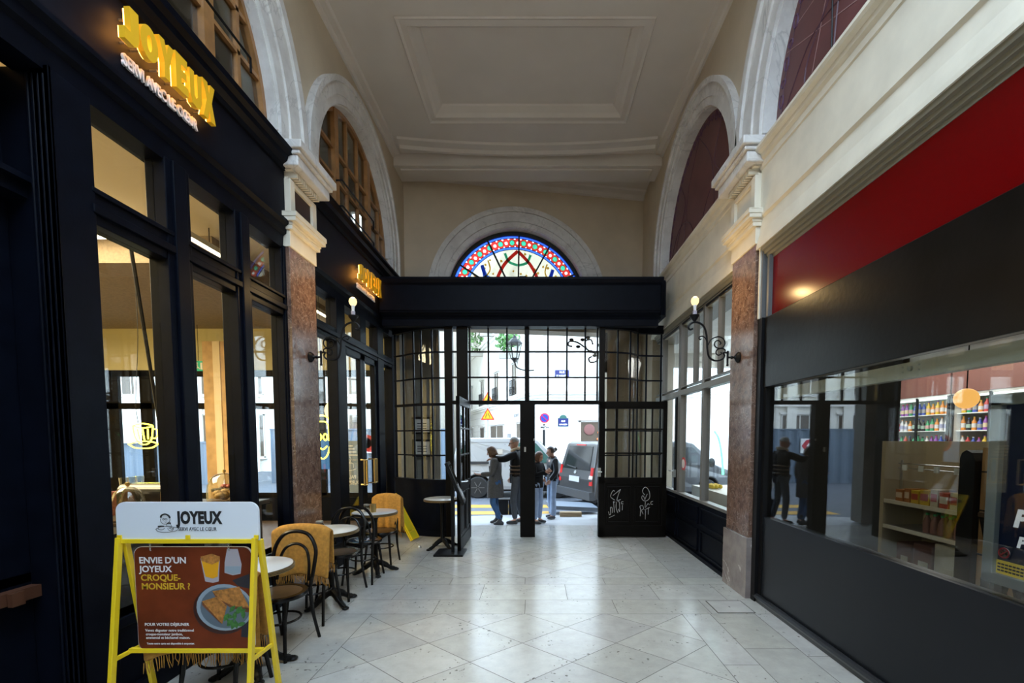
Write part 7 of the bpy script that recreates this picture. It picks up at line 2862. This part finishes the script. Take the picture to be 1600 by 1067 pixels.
t = thing('wood_partition', 'pale wooden partition panel deep inside the cafe', 'partition', (-5.9, 8.5, 0))
p = MB()
p.box(-6.15, -5.62, 8.35, 8.60, 0, 3.42)
p.build('panel', mat('pale_wood_panel', (0.52, 0.33, 0.16), 0.5, var=0.3, vscale=5), t)
p = MB()
p.box(-5.95, -5.82, 8.33, 8.35, 0, 3.42)
p.build('pale_batten', mat('cream_batten', (0.70, 0.56, 0.38), 0.5), t)
t = thing('exit_sign', 'small green exit sign hanging in the cafe', 'sign', (-6.4, 8.6, 2.95))
p = MB()
p.box(-6.52, -6.30, 8.58, 8.62, 2.92, 3.10)
p.build('sign_box', emis('exit_green', (0.02, 0.28, 0.10), 0.9), t)
p = MB()
p.sphere((-6.42, 8.575, 3.06), 0.018, 8, 5)
p.tube([(-6.42, 8.575, 3.04), (-6.41, 8.575, 2.99), (-6.45, 8.575, 2.94)], 0.010, 5)
p.tube([(-6.41, 8.575, 2.99), (-6.37, 8.575, 2.95)], 0.010, 5)
p.box(-6.36, -6.32, 8.572, 8.58, 2.94, 3.07)
p.build('running_figure', PLW, t)
p = MB()
p.tube([(-6.41, 8.6, 3.10), (-6.41, 8.6, 3.8)], 0.005, 5)
p.build('hanger', BLACKM, t)
t = thing('indoor_chair', 'yellow shell chair standing inside the cafe door', 'chair', (-2.95, 5.55, 0))
p = MB()
rows = []
for i in range(9):
    a = PI * (0.12 + 0.76 * i / 8)
    rows.append([(-2.98 + 0.22 * math.cos(a), 5.60 + 0.20 * math.sin(a), 0.45), (-2.98 + 0.25 * math.cos(a), 5.60 + 0.24 * math.sin(a), 0.65), (-2.98 + 0.24 * math.cos(a), 5.60 + 0.25 * math.sin(a), 0.84 - 0.1 * abs(math.cos(a)))])
p.grid(rows)
p.build('shell', mat('mustard_shell', (0.50, 0.34, 0.05), 0.5), t, smooth=True, solid=0.02)
p = MB()
p.lathe([(0, 0.43), (0.22, 0.43), (0.22, 0.47), (0, 0.47)], (-2.98, 5.58, 0), 20)
p.build('seat', mat('mustard_shell', ()), t)
for k in range(4):
    a = PI / 4 + k * PI / 2
    p = MB()
    p.tube([(-2.98 + 0.14 * math.cos(a), 5.58 + 0.14 * math.sin(a), 0.44), (-2.98 + 0.2 * math.cos(a), 5.58 + 0.2 * math.sin(a), 0)], 0.012, 6)
    p.build('leg', BLACKM, t)

# ------------------------------------------------------------------ behind the curved glass: framed notices
for i, (z0, z1) in enumerate(((1.72, 2.05), (1.28, 1.62))):
    t = thing('framed_notice', ['framed notice hanging higher behind the curved glass', 'framed notice hanging lower behind the curved glass'][i], 'frame', (-2.1, 8.72, z0), group='framed notices')
    p = MB()
    x0, x1, y = -2.40, -2.02, 8.66
    for (a, b, c, d) in ((x0, x1, z0, z0 + 0.04), (x0, x1, z1 - 0.04, z1), (x0, x0 + 0.04, z0, z1), (x1 - 0.04, x1, z0, z1)):
        p.box(a, b, y, y + 0.03, c, d)
    p.build('frame', BLACKM, t)
    p = MB()
    p.box(x0 + 0.03, x1 - 0.03, y + 0.012, y + 0.022, z0 + 0.03, z1 - 0.03)
    p.m = 1
    for k in range(3):
        p.box(x0 + 0.10, x1 - 0.10, y + 0.008, y + 0.012, z0 + 0.10 + 0.05 * k, z0 + 0.115 + 0.05 * k)
    p.build('notice_sheet', [mat('notice_sheet', (0.55, 0.54, 0.52), 0.5), INK], t)

# ------------------------------------------------------------------ INSIDE THE KIOSK
t = thing('display_shelf', 'white edged display shelf of drinks and biscuits inside the kiosk', 'shelf', (3.4, 3.7, 0))
p = MB()
p.box(3.55, 3.60, 3.30, 4.10, 0.50, 1.62)
p.box(3.18, 3.60, 4.08, 4.12, 0.50, 1.62)
p.build('back_panel', mat('shelf_back_beige', (0.50, 0.43, 0.31), 0.6), t)
for z in (0.53, 0.86, 1.09):
    p = MB()
    p.box(3.20, 3.56, 3.36, 4.09, z - 0.022, z)
    p.m = 1
    p.box(3.185, 3.20, 3.36, 4.09, z - 0.028, z + 0.004)
    p.build('shelf_board', [mat('shelf_board_grey', (0.30, 0.28, 0.25), 0.5), mat('shelf_edge_white', (0.75, 0.72, 0.66), 0.4)], t)
p = MB()
p.prism([(3.24, 0.45), (3.36, 0.45), (3.36, 1.50), (3.345, 1.54), (3.31, 1.56), (3.27, 1.54), (3.24, 1.48)], 'x', 3.18, 3.60)
p.build('end_panel', mat('dark_end_panel', (0.012, 0.012, 0.013), 0.4), t)
p = MB()
for (a, b) in ((3.40, 1.36), (4.03, 1.36)):
    p.box(3.30, 3.31, a, a + 0.02, 1.12, 1.45)
p.tube([(3.30, 3.38, 1.42), (3.30, 4.07, 1.42)], 0.005, 5)
p.tube([(3.30, 3.38, 1.38), (3.30, 4.07, 1.38)], 0.004, 5)
p.build('hanging_rail', STEEL, t)
for k, y in enumerate((3.47, 3.65, 3.80, 3.97)):
    p = MB()
    p.box(3.285, 3.295, y, y + 0.045, 1.36, 1.41)
    p.build('price_tag', mat('price_tag_pale', (0.7, 0.75, 0.75), 0.4), t)
rk = random.Random(21)
ORD = ['first', 'second', 'third', 'fourth', 'fifth', 'sixth', 'seventh', 'eighth', 'ninth', 'tenth', 'eleventh', 'twelfth', 'thirteenth', 'fourteenth', 'fifteenth', 'sixteenth', 'seventeenth', 'eighteenth', 'nineteenth', 'twentieth']
BOXC = [((0.42, 0.17, 0.05), (0.75, 0.6, 0.5)), ((0.62, 0.42, 0.03), (0.4, 0.08, 0.05)), ((0.50, 0.10, 0.06), (0.75, 0.72, 0.66)), ((0.62, 0.58, 0.50), (0.5, 0.10, 0.10)), ((0.36, 0.20, 0.08), (0.7, 0.5, 0.2))]
LABB = ['orange biscuit packet', 'yellow biscuit packet', 'red striped biscuit packet', 'white and red biscuit packet', 'brown biscuit packet']
nb = 0
y = 3.40
prev = None
while y < 4.0:
    w_ = 0.06 + 0.035 * rk.random()
    ci = 2 if y < 3.50 and nb % 2 else (3 if y < 3.60 else (1 if y < 3.76 else (0 if y < 3.92 else 4)))
    h_ = 0.10 + 0.05 * rk.random()
    t = thing('biscuit_packet', '%s, %s in the kiosk top shelf row from the dark panel' % (LABB[ci], ORD[nb]), 'packet', (3.28, y + w_ / 2, 1.09), group='biscuit packets in the kiosk')
    p = MB()
    p.box(3.22, 3.38, y, y + w_, 1.091, 1.091 + h_)
    p.build('packet', mat('packet_%d' % ci, BOXC[ci][0], 0.4), t, bevel=0.003)
    p = MB()
    p.box(3.217, 3.22, y + 0.008, y + w_ - 0.008, 1.091 + h_ * 0.3, 1.091 + h_ * 0.75)
    p.build('printed_band', mat('packet_band_%d' % ci, BOXC[ci][1], 0.4), t)
    y += w_ + 0.012
    nb += 1
# bottles in green topped packs
y = 3.42
BOT = glass('plastic_bottle', (0.70, 0.72, 0.72), 1.45, 0.05, 2.0)
k = 0
while y < 3.72:
    for q in range(2):
        t = thing('small_bottle', 'small green capped bottle, %s from the dark panel in the kiosk shelf %s row' % (ORD[k], ('front', 'back')[q]), 'bottle', (3.26 + 0.09 * q, y, 0.862), group='green capped bottles')
        p = MB()
        p.lathe([(0, 0), (0.028, 0), (0.030, 0.02), (0.030, 0.09), (0.020, 0.12), (0.012, 0.135), (0.012, 0.15)], (3.26 + 0.09 * q, y, 0.862), 12)
        p.build('bottle_body', mat('pinkish_drink', (0.30, 0.16, 0.15), 0.15), t, smooth=True)
        p = MB()
        p.lathe([(0.014, 0.148), (0.014, 0.165), (0, 0.166)], (3.26 + 0.09 * q, y, 0.862), 10)
        p.build('cap', mat('green_cap', (0.04, 0.42, 0.16), 0.4), t)
    y += 0.07
    k += 1
for i, (y0, y1, z1, c_, nm) in enumerate(((3.38, 3.58, 0.80, (0.62, 0.60, 0.55), 'white torn carton on the kiosk bottom shelf'), (3.60, 3.78, 0.76, (0.20, 0.10, 0.09), 'dark red wrapped bottle pack on the kiosk bottom shelf'), (3.80, 3.96, 0.73, (0.17, 0.09, 0.08), 'brown wrapped bottle pack with pale label on the bottom shelf'))):
    t = thing('carton', nm, 'carton', (3.35, (y0 + y1) / 2, 0.53), group='cartons in the kiosk')
    p = MB()
    p.box(3.22, 3.48, y0, y1, 0.531, z1)
    p.build('carton_body', mat('carton_%d' % i, c_, 0.5, var=0.2), t, bevel=0.01)
    p = MB()
    p.box(3.214, 3.22, y0 + 0.03, y1 - 0.06, 0.57, 0.62)
    p.build('carton_label', mat('carton_label', (0.55, 0.52, 0.46), 0.5), t)
# advertising light box
t = thing('light_box', 'silver framed dark blue advertising light box beside the kiosk shelf', 'advertising light box', (2.62, 2.2, 0.8))
p = MB()
for (a, b, c, d) in ((1.85, 2.56, 0.83, 0.89), (1.85, 2.56, 1.83, 1.89), (2.50, 2.56, 0.83, 1.89), (1.85, 1.91, 0.83, 1.89)):
    p.box(2.58, 2.66, a, b, c, d)
p.box(2.64, 2.66, 1.85, 2.56, 0.83, 1.89)
p.build('frame', mat('grey_box_frame', (0.30, 0.33, 0.33), 0.4, metal=0.3), t, bevel=0.004)
p = MB()
p.box(2.61, 2.62, 1.90, 2.51, 0.88, 1.84)
p.build('poster', mat('navy_poster', (0.002, 0.004, 0.016), 0.3, emit=(0.01, 0.03, 0.14), estr=0.025), t)
p = MB()
p.box(2.604, 2.61, 1.90, 2.51, 0.89, 0.965)
p.build('yellow_strip', mat('yellow_strip', (0.60, 0.45, 0.02), 0.5, emit=(0.6, 0.45, 0.02), estr=0.10), t)
p = MB()
for k, w_ in enumerate((0.50, 0.46, 0.54)):
    n_ = int(w_ / 0.02)
    for q in range(n_):
        p.box(2.601, 2.604, 2.49 - 0.02 * q - 0.014, 2.49 - 0.02 * q, 0.905 + 0.018 * k, 0.914 + 0.018 * k)
p.build('small_print', INK, t)
PWT = mat('poster_white_glow', (0.7, 0.72, 0.76), 0.5, emit=(0.8, 0.85, 0.9), estr=0.25)
text('poster_lettering', 'P', 0.13, PWT, plane_M((2.605, 2.425, 1.17), (0, -1, 0), (0, 0, 1)), t, ext=0.001, bold=0.006, shear=0.2)
text('poster_lettering', 'P', 0.08, PWT, plane_M((2.605, 2.40, 1.06), (0, -1, 0), (0, 0, 1)), t, ext=0.001, bold=0.004, shear=0.2)
p = MB()
Mr = Matrix.Translation((2.606, 2.46, 1.01)) @ Matrix.Rotation(-PI / 2, 4, 'Y')
p.lathe([(0, 0), (0.03, 0), (0.03, 0.003), (0, 0.003)], (0, 0, 0), 20, M=Mr)
p.m = 1
p.lathe([(0.024, 0.003), (0.03, 0.003), (0.03, 0.006), (0.024, 0.006), (0.024, 0.003)], (0, 0, 0), 20, M=Mr)
p.bar((2.601, 2.44, 1.03), (2.601, 2.48, 0.99), 0.004, 0.006)
p.build('age_symbol', [mat('symbol_white', (0.7, 0.68, 0.68), 0.5), mat('sign_crimson', ())], t)
text('age_lettering', '-18', 0.026, INK, plane_M((2.602, 2.476, 1.002), (0, -1, 0), (0, 0, 1)), t, ext=0.0008, bold=0.001)
p = MB()
p.box(2.62, 2.645, 2.545, 2.60, 0.60, 0.83)
for y in (1.95, 2.5):
    p.bar((2.64, y, 0.83), (2.72, y, 0.0), 0.03)
p.build('stand_leg', BLACKM, t)
# wooden board behind the light box
t = thing('wooden_board_wall', 'light brown plank board leaning behind the advertising light box', 'board', (2.95, 2.8, 0.5))
p = MB()
p.box(3.22, 3.27, 2.62, 3.23, 0.0, 1.58)
p.m = 1
for z in (0.45, 0.8, 1.12, 1.40):
    p.box(3.214, 3.222, 2.62, 3.23, z, z + 0.012)
p.build('planks', [mat('light_brown_planks', (0.42, 0.25, 0.11), 0.5, var=0.25, vscale=5), INK], t)
t = thing('folding_step', 'dark folding step stool in front of the plank board', 'step stool', (3.05, 2.9, 0))
p = MB()
p.box(2.98, 3.16, 2.72, 3.00, 1.12, 1.15)
p.build('step', mat('dark_brown_step', (0.07, 0.035, 0.02), 0.5), t)
for a, b in (((3.0, 2.99, 1.12), (3.05, 2.74, 0.0)), ((3.14, 2.99, 1.12), (3.15, 2.74, 0.0)), ((3.0, 2.73, 1.12), (3.05, 3.0, 0.0)), ((3.14, 2.73, 1.12), (3.15, 3.0, 0.0))):
    p = MB()
    p.bar(a, b, 0.022)
    p.build('leg', BLACKM, t)
# tall drink coolers at the back of the kiosk
CW = mat('cooler_white', (0.72, 0.74, 0.72), 0.4)
CL = emis('cooler_light', (0.85, 1.0, 0.95), 2.0)
bcols = [(0.50, 0.06, 0.06), (0.06, 0.10, 0.40), (0.62, 0.42, 0.05), (0.05, 0.30, 0.14), (0.62, 0.62, 0.62), (0.25, 0.08, 0.35), (0.03, 0.03, 0.035), (0.65, 0.25, 0.05)]
for ci, (y0, y1) in enumerate(((6.55, 7.90), (7.94, 9.30))):
    t = thing('drinks_cooler', ['lit drinks cooler deep in the shop, the one nearer the light box', 'lit drinks cooler deep in the shop, the one nearer the street'][ci], 'cooler', (7.6, (y0 + y1) / 2, 0), group='drinks coolers')
    p = MB()
    p.box(7.80, 7.86, y0, y1, 0, 2.75)
    p.box(7.30, 7.86, y0, y0 + 0.04, 0, 2.75)
    p.box(7.30, 7.86, y1 - 0.04, y1, 0, 2.75)
    p.box(7.28, 7.86, y0, y1, 2.38, 2.42)
    p.box(7.30, 7.86, y0, y1, 0, 1.45)
    p.build('cabinet', CW if ci else mat('cooler_grey', (0.42, 0.40, 0.36), 0.5), t)
    p = MB()
    p.box(7.27, 7.86, y0, y1, 2.42, 3.1)
    p.build('top_panel', mat('brick_red_panel', (0.15, 0.055, 0.04), 0.5), t)
    p = MB()
    p.box(7.34, 7.40, y0 + 0.05, y1 - 0.05, 2.35, 2.38)
    p.build('light_tube', CL, t)
    for z in (1.46, 1.78, 2.08):
        p = MB()
        p.box(7.34, 7.80, y0 + 0.04, y1 - 0.04, z - 0.015, z)
        p.build('cooler_shelf', CW, t)
    p = MB()
    for y in (y0 + 0.02, (y0 + y1) / 2, y1 - 0.02):
        p.box(7.27, 7.30, y - 0.02, y + 0.02, 1.45, 2.40)
    p.build('door_frame', BLACKM, t)
    for zi, z in enumerate((1.46, 1.78, 2.08)):
        n_ = 13
        for k in range(n_):
            y = y0 + 0.09 + (y1 - y0 - 0.18) * k / (n_ - 1)
            c_ = rk.randrange(len(bcols)) if (k // 3) % 2 else (zi * 3 + k // 3 + ci) % len(bcols)
            hh = 0.20 + 0.05 * rk.random()
            p = MB()
            p.lathe([(0, 0), (0.034, 0), (0.034, hh * 0.62), (0.014, hh * 0.8), (0.014, hh * 0.93)], (7.42, y, z), 10)
            p.m = 1
            p.lathe([(0.016, hh * 0.93), (0.016, hh), (0, hh)], (7.42, y, z), 10)
            p.m = 2
            p.lathe([(0.0355, hh * 0.2), (0.0355, hh * 0.5)], (7.42, y, z), 10)
            o = p.build('drink_bottle', [mat('drink_%d' % c_, bcols[c_], 0.25), mat('cap_%d' % ((c_ + 3) % 8), bcols[(c_ + 3) % 8], 0.4), mat('drink_label_%d' % ((c_ + 5) % 8), tuple(0.3 + 0.5 * q for q in bcols[(c_ + 5) % 8]), 0.5)], smooth=True)
            tag(o, '%s bottle from the viewer on the %s shelf of the %s' % (ORD[k], ('bottom', 'middle', 'top')[zi], ('nearer cooler', 'street side cooler')[ci]), 'bottle', 'bottles in the kiosk coolers')
t = thing('globe_lamp', 'orange globe lamp hanging inside the shop above the display shelf', 'lamp', (4.5, 4.72, 1.95))
p = MB()
p.sphere((4.5, 4.72, 2.06), 0.105, 20, 12)
p.build('globe', emis('orange_globe', (1.0, 0.50, 0.12), 0.9), t, smooth=True)
p = MB()
p.tube([(4.5, 4.72, 2.15), (4.5, 4.72, 3.5)], 0.006, 5)
p.build('cord', BLACKM, t)
# corner shop: counter and green tube
t = thing('shop_counter', 'pale shop counter with fruit inside the corner shop', 'counter', (3.0, 6.6, 0))
p = MB()
p.box(2.65, 3.3, 5.6, 7.6, 0, 0.85)
p.build('counter_body', mat('pale_counter', (0.55, 0.56, 0.54), 0.5), t)
p = MB()
for k in range(12):
    p.sphere((2.75 + 0.06 * (k % 3), 6.95 + 0.07 * (k // 3), 0.89), 0.035, 10, 6)
p.build('fruit', mat('yellow_fruit', (0.62, 0.45, 0.05), 0.5), t, smooth=True)
p = MB()
p.tube(spline([(2.9, 7.3, 1.75), (2.85, 7.0, 1.62), (2.8, 6.75, 1.35), (2.8, 6.7, 1.1)], 6), 0.016, 7)
o = p.build('green_neon_tube', emis('green_neon', (0.10, 1.0, 0.40), 3.0))
tag(o, 'curved green neon tube inside the corner shop window', 'neon tube')
